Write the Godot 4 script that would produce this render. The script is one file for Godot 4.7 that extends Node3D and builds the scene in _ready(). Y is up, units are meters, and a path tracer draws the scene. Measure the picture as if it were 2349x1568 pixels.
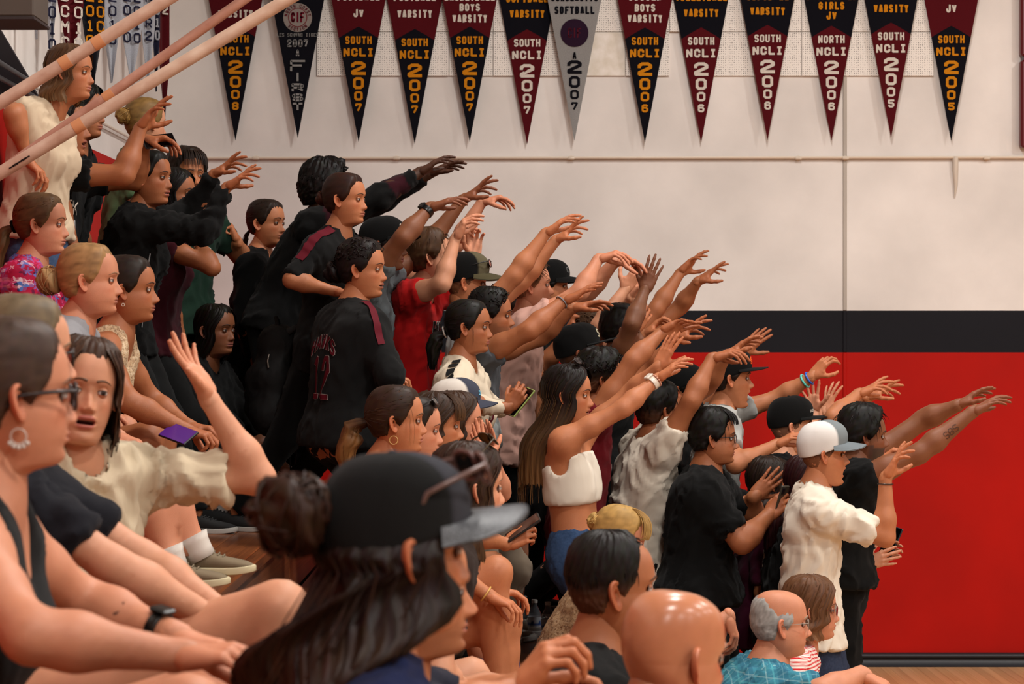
extends Node3D
# A crowd on gym bleachers in front of a white, black and red end wall hung with pennants.

const LAMP_X := [1.3, 6.2, 11.2]
const LAMP_Z := [4.0, -0.8, -5.0, -8.8]
const LAMP_E := 17.0
const LAMP_C := Color(1.0, 0.985, 0.965)

func _ready() -> void:
	# camera: level, looking along the rows
	var c := Camera3D.new()
	c.name = "camera"
	add_child(c)
	c.position = Vector3(0, CAM_Y, 0)
	c.fov = rad_to_deg(2.0 * atan(784.0 / F_PX))
	c.near = 0.05
	c.far = 60.0
	c.current = true
	var ca := CameraAttributesPhysical.new()
	ca.frustum_focal_length = 72.0
	ca.frustum_focus_distance = 8.6
	ca.exposure_aperture = 7.0
	c.attributes = ca
	c.fov = rad_to_deg(2.0 * atan(784.0 / F_PX))
	var e := Environment.new()
	e.background_mode = Environment.BG_COLOR
	e.background_color = Color(0.01, 0.01, 0.01)
	e.tonemap_mode = Environment.TONE_MAPPER_LINEAR
	e.tonemap_exposure = 1.0
	e.sdfgi_enabled = true
	e.ssao_enabled = true
	e.ssil_enabled = true
	var we := WorldEnvironment.new()
	we.name = "environment"
	we.environment = e
	add_child(we)
	make_materials()
	room_materials()
	build_room()
	make_hands()
	make_people(crowd())
	for i in jobs.size():
		stage_person(jobs[i], results[i])
	build_small_things()

# ------------------------------------------------------------------ smooth bodies
class Fld:
	# a block of distances, joined from tapered bones with a smooth minimum, meshed as surface nets
	var o := Vector3.ZERO
	var h := 0.012
	var nx := 0
	var ny := 0
	var nz := 0
	var g := PackedFloat32Array()

	func setup(lo: Vector3, hi: Vector3, cell: float) -> void:
		h = cell
		o = lo - Vector3.ONE * cell * 2.5
		nx = int((hi.x - o.x) / cell) + 4
		ny = int((hi.y - o.y) / cell) + 4
		nz = int((hi.z - o.z) / cell) + 4
		g.resize(nx * ny * nz)
		g.fill(1.0)

	# mode 0 joins, mode 1 carves away, mode 2 keeps only what is inside
	func bone(a: Vector3, b: Vector3, ra: float, rb: float, k: float, f := Vector3.ZERO, fk := 1.0, mode := 0, cut := Vector3.ZERO, cut_at := Vector3.ZERO) -> void:
		var rm := maxf(ra, rb) + k + h * 1.5
		var lo := (Vector3(minf(a.x, b.x), minf(a.y, b.y), minf(a.z, b.z)) - Vector3.ONE * rm - o) / h
		var hi := (Vector3(maxf(a.x, b.x), maxf(a.y, b.y), maxf(a.z, b.z)) + Vector3.ONE * rm - o) / h
		var x0 := maxi(0, int(lo.x))
		var y0 := maxi(0, int(lo.y))
		var z0 := maxi(0, int(lo.z))
		var x1 := mini(nx - 1, int(hi.x) + 1)
		var y1 := mini(ny - 1, int(hi.y) + 1)
		var z1 := mini(nz - 1, int(hi.z) + 1)
		var q := g
		g = PackedFloat32Array()
		var s := fk - 1.0
		var ab := b - a
		ab += f * (s * ab.dot(f))
		var l2 := maxf(ab.length_squared(), 1e-9)
		var il := 1.0 / l2
		var abx := ab.x
		var aby := ab.y
		var abz := ab.z
		var dr := rb - ra
		var has_cut := cut != Vector3.ZERO
		var hx := Vector3(h, 0, 0)
		hx += f * (s * h * f.x)
		var hxx := hx.x
		var hxy := hx.y
		var hxz := hx.z
		var dt := (hxx * abx + hxy * aby + hxz * abz) * il
		for iz in range(z0, z1 + 1):
			for iy in range(y0, y1 + 1):
				var v := Vector3(o.x + x0 * h, o.y + iy * h, o.z + iz * h) - a
				var cv := 0.0
				var cdx := 0.0
				if has_cut:
					cv = (v + a - cut_at).dot(cut)
					cdx = cut.x * h
				v += f * (s * v.dot(f))
				var vx := v.x
				var vy := v.y
				var vz := v.z
				var t := v.dot(ab) * il
				var i := (iz * ny + iy) * nx + x0
				for ix in range(x0, x1 + 1):
					var tc := t
					if tc < 0.0:
						tc = 0.0
					elif tc > 1.0:
						tc = 1.0
					var ex := vx - abx * tc
					var ey := vy - aby * tc
					var ez := vz - abz * tc
					var d := sqrt(ex * ex + ey * ey + ez * ez) - ra - dr * tc
					if has_cut:
						var cw := 0.011 - absf(cv - d)
						if cv > d:
							d = cv
						if cw > 0.0:
							d += cw * cw * 22.7
						cv += cdx
					if d < rm:
						if mode == 0:
							var e := q[i]
							var m := d if d < e else e
							var w := k - absf(d - e)
							if w > 0.0:
								m -= w * w / (4.0 * k)
							q[i] = m
						elif mode == 1:
							d = -d
							var e := q[i]
							var cw := 0.012 - absf(d - e)
							if d > e:
								e = d
							if cw > 0.0:
								e += cw * cw * 20.8
							q[i] = e
					vx += hxx
					vy += hxy
					vz += hxz
					t += dt
					i += 1
		g = q

	# cut everything on the positive side of a plane away
	func plane(n: Vector3, at: Vector3) -> void:
		var q := g
		g = PackedFloat32Array()
		var i := 0
		for iz in nz:
			for iy in ny:
				var d := (Vector3(o.x, o.y + iy * h, o.z + iz * h) - at).dot(n)
				var dd := n.x * h
				for ix in nx:
					var e := q[i]
					if d > e - 0.011:
						var cw := 0.011 - absf(d - e)
						if d > e:
							e = d
						if cw > 0.0:
							e += cw * cw * 22.7
						q[i] = e
					d += dd
					i += 1
		g = q

	func mesh() -> Array:
		var q := g
		var vs := PackedVector3Array()
		var ns := PackedVector3Array()
		var ids := PackedInt32Array()
		var at := PackedInt32Array()
		at.resize(q.size())
		var sy := nx
		var sz := nx * ny
		var lim := h * 3.4
		var nlim := -lim
		for iz in nz - 1:
			for iy in ny - 1:
				var row := iz * sz + iy * sy
				for ix in nx - 1:
					var a0 := q[row + ix]
					if a0 > lim or a0 < nlim:
						continue
					var i := row + ix + 1
					var a1 := q[i + sy - 1]
					var a2 := q[i + sz - 1]
					var a3 := q[i + sy + sz - 1]
					var b0 := q[i]
					var b1 := q[i + sy]
					var b2 := q[i + sz]
					var b3 := q[i + sy + sz]
					var inn := (1 if a0 < 0.0 else 0) + (1 if a1 < 0.0 else 0) + (1 if a2 < 0.0 else 0) + (1 if a3 < 0.0 else 0) + (1 if b0 < 0.0 else 0) + (1 if b1 < 0.0 else 0) + (1 if b2 < 0.0 else 0) + (1 if b3 < 0.0 else 0)
					if inn != 0 and inn != 8:
						var px := 0.0
						var py := 0.0
						var pz := 0.0
						var c := 0
						if (a0 < 0.0) != (b0 < 0.0):
							px += a0 / (a0 - b0); c += 1
						if (a1 < 0.0) != (b1 < 0.0):
							px += a1 / (a1 - b1); py += 1.0; c += 1
						if (a2 < 0.0) != (b2 < 0.0):
							px += a2 / (a2 - b2); pz += 1.0; c += 1
						if (a3 < 0.0) != (b3 < 0.0):
							px += a3 / (a3 - b3); py += 1.0; pz += 1.0; c += 1
						if (a0 < 0.0) != (a1 < 0.0):
							py += a0 / (a0 - a1); c += 1
						if (b0 < 0.0) != (b1 < 0.0):
							py += b0 / (b0 - b1); px += 1.0; c += 1
						if (a2 < 0.0) != (a3 < 0.0):
							py += a2 / (a2 - a3); pz += 1.0; c += 1
						if (b2 < 0.0) != (b3 < 0.0):
							py += b2 / (b2 - b3); px += 1.0; pz += 1.0; c += 1
						if (a0 < 0.0) != (a2 < 0.0):
							pz += a0 / (a0 - a2); c += 1
						if (b0 < 0.0) != (b2 < 0.0):
							pz += b0 / (b0 - b2); px += 1.0; c += 1
						if (a1 < 0.0) != (a3 < 0.0):
							pz += a1 / (a1 - a3); py += 1.0; c += 1
						if (b1 < 0.0) != (b3 < 0.0):
							pz += b1 / (b1 - b3); px += 1.0; py += 1.0; c += 1
						var ic := 1.0 / c
						var cell := i - 1
						at[cell] = vs.size()
						vs.push_back(o + Vector3(ix + px * ic, iy + py * ic, iz + pz * ic) * h)
						ns.push_back(Vector3(b0 + b1 + b2 + b3 - a0 - a1 - a2 - a3, a1 + a3 + b1 + b3 - a0 - a2 - b0 - b2, a2 + a3 + b2 + b3 - a0 - a1 - b0 - b1).normalized())
						var v0: int = at[cell]
						if ix > 0 and iy > 0 and iz > 0:
							var s0 := a0 < 0.0
							if s0 != (b0 < 0.0):
								var p1: int = at[cell - sy]
								var p2: int = at[cell - sy - sz]
								var p3: int = at[cell - sz]
								if s0:
									ids.append_array([v0, p2, p1, v0, p3, p2])
								else:
									ids.append_array([v0, p1, p2, v0, p2, p3])
							if s0 != (a1 < 0.0):
								var p1: int = at[cell - sz]
								var p2: int = at[cell - sz - 1]
								var p3: int = at[cell - 1]
								if s0:
									ids.append_array([v0, p2, p1, v0, p3, p2])
								else:
									ids.append_array([v0, p1, p2, v0, p2, p3])
							if s0 != (a2 < 0.0):
								var p1: int = at[cell - 1]
								var p2: int = at[cell - 1 - sy]
								var p3: int = at[cell - sy]
								if s0:
									ids.append_array([v0, p2, p1, v0, p3, p2])
								else:
									ids.append_array([v0, p1, p2, v0, p2, p3])
		return [vs, ns, ids]

# ------------------------------------------------------------------ mesh collector
class Msh:
	var v := PackedVector3Array()
	var n := PackedVector3Array()
	var c := PackedColorArray()
	var uv := PackedVector2Array()
	var t := PackedInt32Array()

	func vert(p: Vector3, col := Color.WHITE, w := Vector2.ZERO) -> int:
		v.push_back(p)
		n.push_back(Vector3.ZERO)
		c.push_back(col)
		uv.push_back(w)
		return v.size() - 1

	# rows x cols points already appended from index b on
	func weave(b: int, rows: int, cols: int, closed: bool, flip := false) -> void:
		for r in rows - 1:
			for k in (cols if closed else cols - 1):
				var k1 := (k + 1) % cols
				var p0 := b + r * cols + k
				var p1 := b + r * cols + k1
				var p2 := p0 + cols
				var p3 := p1 + cols
				if flip:
					t.append_array([p0, p2, p1, p1, p2, p3])
				else:
					t.append_array([p0, p1, p2, p1, p3, p2])

	func cap(b: int, cols: int, col: Color, flip := false) -> void:
		var m := Vector3.ZERO
		for k in cols:
			m += v[b + k]
		var w := vert(m / cols, col, uv[b])
		for k in cols:
			var k1 := (k + 1) % cols
			if flip:
				t.append_array([w, b + k, b + k1])
			else:
				t.append_array([w, b + k1, b + k])

	# a tube along a path
	func tube(path: PackedVector3Array, rad: PackedFloat32Array, sides: int, col: Color, up := Vector3.UP, flat := 1.0, caps := true) -> void:
		var m := path.size()
		if m < 2:
			return
		var b := v.size()
		var last := up
		var len := 0.0
		for i in m:
			var d := (path[mini(i + 1, m - 1)] - path[maxi(i - 1, 0)]).normalized()
			var s := d.cross(last)
			if s.length() < 0.05:
				s = d.cross(Vector3(0.3, 0.2, 0.9))
			s = s.normalized()
			var u := s.cross(d).normalized()
			last = u
			if i > 0:
				len += path[i].distance_to(path[i - 1])
			for k in sides:
				var a := TAU * k / sides
				vert(path[i] + (s * cos(a) + u * sin(a) * flat) * rad[i], col, Vector2(float(k) / sides, len))
		weave(b, m, sides, true, true)
		if caps:
			cap(b, sides, col, true)
			cap(b + (m - 1) * sides, sides, col)

	func box(xf: Transform3D, s: Vector3, col := Color.WHITE, bev := 0.0) -> void:
		# bevelled box: three shells of eight-cornered faces
		var hx := s * 0.5
		var q := minf(bev, minf(hx.x, minf(hx.y, hx.z)) * 0.9)
		for ax in 3:
			for sg in [-1.0, 1.0]:
				var nrm := Vector3.ZERO
				nrm[ax] = sg
				var u := Vector3.ZERO
				u[(ax + 1) % 3] = 1.0
				var w := Vector3.ZERO
				w[(ax + 2) % 3] = 1.0
				var b := v.size()
				for e in [[-1, -1], [1, -1], [1, 1], [-1, 1]]:
					vert(xf * (nrm * hx[ax] + u * e[0] * (hx[(ax + 1) % 3] - q) + w * e[1] * (hx[(ax + 2) % 3] - q)), col)
				if sg > 0:
					t.append_array([b, b + 2, b + 1, b, b + 3, b + 2])
				else:
					t.append_array([b, b + 1, b + 2, b, b + 2, b + 3])
		if q > 0.0:
			for ax in 3:
				for s1 in [-1.0, 1.0]:
					for s2 in [-1.0, 1.0]:
						var a1 := (ax + 1) % 3
						var a2 := (ax + 2) % 3
						var b := v.size()
						for e in [[-1, 0], [1, 0], [1, 1], [-1, 1]]:
							var p := Vector3.ZERO
							p[ax] = e[0] * (hx[ax] - q)
							p[a1] = s1 * (hx[a1] - (q if e[1] == 1 else 0.0))
							p[a2] = s2 * (hx[a2] - (q if e[1] == 0 else 0.0))
							vert(xf * p, col)
						if s1 * s2 > 0:
							t.append_array([b, b + 1, b + 2, b, b + 2, b + 3])
						else:
							t.append_array([b, b + 2, b + 1, b, b + 3, b + 2])
			for sx in [-1.0, 1.0]:
				for sy in [-1.0, 1.0]:
					for sz in [-1.0, 1.0]:
						var b := v.size()
						for e in 3:
							var p := Vector3(sx * hx.x, sy * hx.y, sz * hx.z)
							for j in 3:
								if j != e:
									p[j] -= [sx, sy, sz][j] * q
							vert(xf * p, col)
						if sx * sy * sz > 0:
							t.append_array([b, b + 2, b + 1])
						else:
							t.append_array([b, b + 1, b + 2])

	func append(vs: PackedVector3Array, ns: PackedVector3Array, ids: PackedInt32Array, xf: Transform3D, col: Color, flip := false) -> void:
		var b := v.size()
		var nb := xf.basis.orthonormalized() if not flip else xf.basis.inverse().transposed()
		for i in vs.size():
			v.push_back(xf * vs[i])
			n.push_back((nb * ns[i]).normalized())
			c.push_back(col)
			uv.push_back(Vector2(vs[i].x, vs[i].z))
		if flip:
			for i in range(0, ids.size(), 3):
				t.append_array([b + ids[i], b + ids[i + 2], b + ids[i + 1]])
		else:
			for i in ids:
				t.push_back(b + i)

	# smooth normals for the vertices from index vb and triangles from index tb on
	func smooth(vb := 0, tb := 0) -> void:
		for i in range(tb, t.size(), 3):
			var a := t[i]
			var b := t[i + 1]
			var d := t[i + 2]
			var w := (v[d] - v[a]).cross(v[b] - v[a])
			n[a] += w
			n[b] += w
			n[d] += w
		for i in range(vb, n.size()):
			var w := n[i]
			n[i] = w.normalized() if w.length_squared() > 1e-20 else Vector3.UP

	# flat facets: every triangle its own corners
	func facet() -> void:
		var nv := PackedVector3Array()
		var nn := PackedVector3Array()
		var nc := PackedColorArray()
		var nu := PackedVector2Array()
		var nt := PackedInt32Array()
		for i in range(0, t.size(), 3):
			var w := (v[t[i + 2]] - v[t[i]]).cross(v[t[i + 1]] - v[t[i]]).normalized()
			for j in 3:
				nt.push_back(nv.size())
				nv.push_back(v[t[i + j]])
				nn.push_back(w)
				nc.push_back(c[t[i + j]])
				nu.push_back(uv[t[i + j]])
		v = nv
		n = nn
		c = nc
		uv = nu
		t = nt

	func arrays() -> Array:
		var a := []
		a.resize(Mesh.ARRAY_MAX)
		a[Mesh.ARRAY_VERTEX] = v
		a[Mesh.ARRAY_NORMAL] = n
		a[Mesh.ARRAY_COLOR] = c
		a[Mesh.ARRAY_TEX_UV] = uv
		a[Mesh.ARRAY_INDEX] = t
		return a

	func moved(by: Vector3) -> Msh:
		for i in v.size():
			v[i] += by
		return self

# ------------------------------------------------------------------ heads, hair, caps
# a head is lofted from tilted rings: front outline y,z / back outline y,z / half width / how round
const RINGS := [
	[0.115, -0.012, 0.115, -0.014, 0.001, 1.0], [0.1135, 0.022, 0.1135, -0.046, 0.036, 1.0], [0.104, 0.051, 0.103, -0.072, 0.056, 0.95], [0.088, 0.0745, 0.084, -0.090, 0.069, 0.9],
	[0.066, 0.0875, 0.058, -0.100, 0.0755, 0.86], [0.045, 0.092, 0.034, -0.1035, 0.0775, 0.85], [0.025, 0.0935, 0.012, -0.102, 0.0775, 0.85], [0.010, 0.0880, -0.004, -0.0985, 0.0765, 0.85],
	[-0.004, 0.0840, -0.016, -0.094, 0.0755, 0.86], [-0.018, 0.0850, -0.028, -0.088, 0.075, 0.87], [-0.032, 0.0865, -0.039, -0.081, 0.0735, 0.88], [-0.046, 0.0870, -0.050, -0.074, 0.071, 0.9],
	[-0.058, 0.0872, -0.060, -0.069, 0.068, 0.92], [-0.070, 0.0868, -0.070, -0.065, 0.065, 0.95], [-0.082, 0.0850, -0.080, -0.063, 0.0615, 0.98], [-0.094, 0.0850, -0.090, -0.062, 0.0575, 1.0],
	[-0.105, 0.0830, -0.100, -0.062, 0.054, 1.0], [-0.114, 0.0750, -0.110, -0.063, 0.051, 1.0], [-0.119, 0.055, -0.118, -0.064, 0.049, 1.0], [-0.124, 0.036, -0.128, -0.065, 0.047, 1.0],
	[-0.134, 0.018, -0.142, -0.060, 0.042, 1.0], [-0.142, -0.006, -0.150, -0.040, 0.026, 1.0],
]
const HAIRLINE := [[0.0, 3.3], [28.0, 3.4], [44.0, 4.0], [57.0, 5.2], [67.0, 7.2], [79.0, 8.7], [91.0, 7.4], [104.0, 9.0], [120.0, 11.3], [180.0, 12.6]]

static func table(a: Array, x: float) -> float:
	if x <= a[0][0]:
		return a[0][1]
	for i in range(1, a.size()):
		if x <= a[i][0]:
			return lerpf(a[i - 1][1], a[i][1], (x - a[i - 1][0]) / (a[i][0] - a[i - 1][0]))
	return a[a.size() - 1][1]

static func sstep(a: float, b: float, x: float) -> float:
	var t := clampf((x - a) / (b - a), 0.0, 1.0)
	return t * t * (3.0 - 2.0 * t)

static func ring(v: float) -> PackedFloat32Array:
	var i := clampi(int(v), 0, RINGS.size() - 2)
	var f := v - i
	var p0: Array = RINGS[maxi(i - 1, 0)]
	var p1: Array = RINGS[i]
	var p2: Array = RINGS[i + 1]
	var p3: Array = RINGS[mini(i + 2, RINGS.size() - 1)]
	var r := PackedFloat32Array()
	for k in 6:
		r.push_back(cubic_interpolate(p1[k], p2[k], p0[k], p3[k], f))
	return r

class Head:
	var nose := 1.0
	var chin := 0.0
	var jaw := 0.0
	var fat := 0.0
	var brow := 0.0
	var wide := 1.0
	var lips := 1.0

	func base(th: float, v: float, r: PackedFloat32Array) -> Vector3:
		var ct := cos(th)
		var st := sin(th)
		var w: float = r[4] * wide
		if fat != 0.0 and v > 8.0:
			w += fat * 0.012 * sin(clampf((v - 8.0) / 11.0, 0.0, 1.0) * PI)
		var x := w * signf(st) * pow(absf(st), r[5])
		var m := (1.0 + ct) * 0.5
		return Vector3(x, r[2] + (r[0] - r[2]) * m, (r[1] + r[3]) * 0.5 + (r[1] - r[3]) * 0.5 * ct)

	func skin(th: float, v: float, r: PackedFloat32Array) -> Vector3:
		var p := base(th, v, r)
		if p.z > 0.02:
			var x := absf(p.x)
			var y := p.y
			var z := 0.0
			# nose
			if y < 0.014 and y > -0.056:
				var nz := [[-0.056, 0.0], [-0.052, 0.006], [-0.0485, 0.0155], [-0.0445, 0.0225], [-0.039, 0.0258], [-0.033, 0.0238], [-0.024, 0.0175], [-0.012, 0.0115], [-0.003, 0.0070], [0.006, 0.0035], [0.014, 0.0]]
				var sx := [[-0.056, 0.012], [-0.046, 0.0140], [-0.037, 0.0125], [-0.025, 0.0095], [-0.008, 0.0078], [0.014, 0.010]]
				var u: float = x / _tab(sx, y)
				z += _tab(nz, y) * nose * exp(-pow(u, 2.4))
				z += 0.0075 * exp(-pow((x - 0.0125) / 0.0055, 2.0) - pow((y + 0.0445) / 0.0065, 2.0))
			# eye sockets, brow ridge, cheek bones
			z -= 0.0085 * exp(-pow((x - 0.031) / 0.0165, 2.0) - pow((y - 0.0) / 0.0115, 2.0))
			z += (0.0030 + brow) * exp(-pow((x - 0.028) / 0.022, 2.0) - pow((y - 0.020) / 0.0085, 2.0))
			z += 0.0030 * exp(-pow((x - 0.046) / 0.018, 2.0) - pow((y + 0.026) / 0.014, 2.0))
			z += fat * 0.006 * exp(-pow((x - 0.042) / 0.020, 2.0) - pow((y + 0.060) / 0.026, 2.0))
			# lips
			if y < -0.050 and y > -0.094:
				var lz := [[-0.094, 0.0], [-0.087, -0.0030], [-0.081, 0.0010], [-0.0755, 0.0078], [-0.0715, 0.0050], [-0.0695, 0.0015], [-0.0675, 0.0055], [-0.0635, 0.0085], [-0.0585, 0.0035], [-0.050, 0.0005]]
				z += _tab(lz, y) * lips * exp(-pow(x / 0.0225, 3.0))
			# chin
			z += (0.0048 + chin) * exp(-pow(x / 0.017, 2.0) - pow((y + 0.102) / 0.010, 2.0))
			p.z += z
		# the jaw swings open below the lip line; beside the mouth the cheek stretches
		if jaw > 0.0 and v > 10.5:
			var f := clampf((cos(th) + 0.15) / 0.9, 0.0, 1.0)
			f = f * f * (3.0 - 2.0 * f)
			var fall := 1.0 if v < 17.5 else clampf(1.0 - (v - 17.5) / 2.5, 0.0, 1.0)
			var mm := clampf((0.031 - absf(p.x)) / 0.014, 0.0, 1.0)
			if p.z < 0.03:
				mm = 0.0
			var ch := clampf((v - 10.5) / 4.8, 0.0, 1.0)
			ch = ch * ch * (3.0 - 2.0 * ch)
			fall *= lerpf(ch, 1.0 if v > 12.96 else 0.0, mm)
			p.y -= jaw * f * fall
			p.z -= jaw * 0.35 * f * fall
		return p

	func _tab(a: Array, x: float) -> float:
		if x <= a[0][0]:
			return a[0][1]
		for i in range(1, a.size()):
			if x <= a[i][0]:
				return lerpf(a[i - 1][1], a[i][1], (x - a[i - 1][0]) / (a[i][0] - a[i - 1][0]))
		return a[a.size() - 1][1]

static func mixc(a: Color, b: Color, f: float) -> Color:
	return a.lerp(b, clampf(f, 0.0, 1.0))

# the whole head in its own axes: z towards the face, y up, x to the person's left
static func head_mesh(d: Dictionary, hd: Head, cols: int, stepv: float) -> Msh:
	var m := Msh.new()
	var skin: Color = d.skin
	var lip: Color = mixc(skin, d.get("lip", Color(0.34, 0.10, 0.09)), 0.55)
	var rows := []
	var x := 0.0
	while x < 21.0:
		rows.append(x)
		x += stepv * (2.0 if x < 5.0 or x > 18.0 else 1.0)
	rows.append(21.0)
	var vm := 12.955
	var keep := []
	for r in rows:
		if absf(r - vm) > 0.14:
			keep.append(r)
	keep.append_array([vm - 0.10, vm - 0.04, vm - 0.012, vm, vm + 0.012, vm + 0.04, vm + 0.10])
	keep.sort()
	var nz := FastNoiseLite.new()
	nz.seed = d.get("seed", 1)
	nz.frequency = 14.0
	var stub: float = d.get("stubble", 0.0)
	var b := m.v.size()
	var hairc: Color = d.hairc
	for r in keep:
		var rg := ring(r)
		for k in cols:
			var s := 2.0 * k / cols - 1.0
			var th := PI * (0.52 * s + 0.48 * s * s * s)
			var p := hd.skin(th, r, rg)
			var ax := absf(p.x)
			var front := p.z > 0.03
			var col := skin
			var mo := nz.get_noise_3d(p.x * 3.0, p.y * 3.0, p.z * 3.0) * 0.07
			col = Color(skin.r * (1.0 + mo), skin.g * (1.0 + mo * 1.1), skin.b * (1.0 + mo * 1.2))
			if front:
				var o: float = rg[2] + (rg[0] - rg[2]) * (1.0 + cos(th)) * 0.5
				# blood shows on cheeks and nose tip
				col = mixc(col, Color(skin.r * 1.02, skin.g * 0.72, skin.b * 0.66), 0.45 * exp(-pow((ax - 0.045) / 0.02, 2.0) - pow((o + 0.035) / 0.02, 2.0)) + 0.3 * exp(-pow(ax / 0.014, 2.0) - pow((o + 0.04) / 0.012, 2.0)))
				var lw := 0.0245 * (1.0 - 0.55 * pow(absf(o + 0.0695) / 0.0125, 2.0))
				if o > -0.0805 and o < -0.0580 and ax < lw:
					col = mixc(col, lip, 1.0 - sstep(lw - 0.004, lw, ax))
				if stub > 0.0 and o < -0.045 and not (o > -0.0805 and o < -0.0580 and ax < lw):
					col = mixc(col, Color(hairc.r * 1.5 + 0.02, hairc.g * 1.5 + 0.02, hairc.b * 1.5 + 0.02), stub * sstep(-0.045, -0.056, o) * (1.0 - sstep(18.5, 20.0, r)))
				if absf(r - vm) < 0.03 and ax < 0.024:
					var deep := (1.0 - sstep(0.016, 0.024, ax))
					var q := 1.0 - absf(r - vm) / 0.045
					p.z -= (0.006 + minf(hd.jaw * 1.6, 0.03)) * deep * q
					col = mixc(col, Color(0.06, 0.012, 0.010), deep * (0.9 if absf(r - vm) < 0.02 else 0.5))
					if hd.jaw > 0.008 and r < vm - 0.006 and r > vm - 0.03:
						p.y -= minf(0.006, hd.jaw * 0.4) * deep
						col = mixc(col, Color(0.62, 0.55, 0.47), deep)
			elif stub > 0.0 and p.y < -0.03 and p.z > -0.01 and r > 10.0 and r < 19.0:
				col = mixc(col, Color(hairc.r * 1.5 + 0.02, hairc.g * 1.5 + 0.02, hairc.b * 1.5 + 0.02), stub * 0.85 * sstep(-0.012, 0.02, p.z))
			m.vert(p, col, Vector2(s, r * 0.05))
	m.weave(b, keep.size(), cols, true, false)
	# ears
	for sd in [-1.0, 1.0]:
		var rr := [0.0, 0.22, 0.42, 0.58, 0.72, 0.86, 0.97, 1.03, 0.95]
		var hh := [-0.005, -0.0045, 0.0, 0.0062, 0.0035, 0.0088, 0.0085, 0.0035, -0.004]
		var eb := m.v.size()
		var n := 18
		var up := Vector3(0.12 * sd, 1.0, -0.22).normalized()
		var outw := Vector3(sd * 0.93, 0.0, 0.36).normalized()
		var fw = up.cross(outw).normalized() * sd
		if fw.z < 0.0:
			fw = -fw
		var ec := Vector3(sd * 0.0785 * hd.wide, -0.012, -0.010)
		var ear: float = d.get("ear", 1.0)
		for j in rr.size():
			for k in n:
				var a := TAU * k / n
				var ca := cos(a)
				var sa := sin(a)
				var wx = 0.0175 * ca * (1.0 + 0.18 * sa) * rr[j]
				var wy = (0.0325 * sa if sa > 0.0 else 0.0300 * sa) * rr[j]
				var hgt: float = hh[j]
				if ca > 0.35:
					hgt = lerpf(hgt, -0.004, sstep(0.35, 0.9, ca) * (0.8 if j > 3 else 0.2))
				if sa < -0.6 and j > 2 and j < 7:
					hgt = lerpf(hgt, 0.005, 0.7)
				var tint := 1.0 if j > 1 else 0.8
				m.vert(ec + (fw * wx + up * wy) * ear + outw * (hgt + 0.006 - 0.006 * ca), Color(skin.r * 1.02, skin.g * 0.86 * tint, skin.b * 0.82 * tint))
		m.weave(eb, rr.size(), n, true, sd < 0)
	# eyes: ball, iris, lids
	for sd in [-1.0, 1.0]:
		var ec := Vector3(sd * 0.0312, -0.0015, 0.0725)
		var look := Vector3(sd * 0.10, -0.02, 1.0).normalized()
		var sidew := Vector3.UP.cross(look).normalized()
		var upv := look.cross(sidew).normalized()
		var eb := m.v.size()
		var nr := 9
		var nn := 14
		for j in nr:
			var a := 1.35 * j / (nr - 1)
			for k in nn:
				var f := TAU * k / nn
				var col := Color(0.55, 0.50, 0.46)
				if a < 0.20:
					col = Color(0.004, 0.003, 0.003)
				elif a < 0.52:
					col = d.get("iris", Color(0.045, 0.022, 0.012))
				m.vert(ec + (look * cos(a) + (sidew * cos(f) + upv * sin(f)) * sin(a)) * 0.0122, col)
		m.weave(eb, nr, nn, true, true)
		for lid in [[d.get("lid", 0.42), 1.5, 1.0], [-0.46, -1.4, -1.0]]:
			var lb := m.v.size()
			for j in 6:
				for k in 13:
					var az := lerpf(-1.25, 1.25, k / 12.0)
					var e0: float = lid[0] * cos(az * 1.05) - (0.05 if lid[2] > 0.0 else -0.02)
					var el := lerpf(e0, lid[1], j / 5.0)
					var rad := 0.0133 + (0.0006 if j == 0 else 0.0)
					var dir := (look * cos(el) * cos(az) + sidew * cos(el) * sin(az) + upv * sin(el))
					var col := skin if j > 0 else (Color(0.010, 0.007, 0.006) if lid[2] > 0.0 else Color(skin.r * 0.8, skin.g * 0.62, skin.b * 0.58))
					if d.get("fem", false) and lid[2] > 0.0 and j == 1:
						col = mixc(skin, Color(0.02, 0.01, 0.01), 0.35)
					m.vert(ec + dir * rad, col)
			m.weave(lb, 6, 13, false, lid[2] < 0)
		# brows
		var path := PackedVector3Array()
		var rad := PackedFloat32Array()
		for k in 7:
			var f := k / 6.0
			var bx := lerpf(0.011, 0.050, f)
			var vv := 6.15 - 0.42 * sin(f * 2.2) + 0.55 * f * f
			var rg := ring(vv)
			var th = asin(clampf(pow(bx / (rg[4] * hd.wide), 1.0 / rg[5]), 0.0, 0.98)) * sd
			path.push_back(hd.skin(th, vv, rg) + Vector3(0, 0, 0.0004))
			rad.push_back((0.0045 if not d.get("fem", false) else 0.0031) * (1.0 - 0.75 * pow(f, 2.5)) * d.get("browk", 1.0))
		var bc: Color = d.get("browc", mixc(hairc, skin, 0.18))
		m.tube(path, rad, 6, bc, Vector3.BACK, 0.45)
	m.smooth()
	return m

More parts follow.
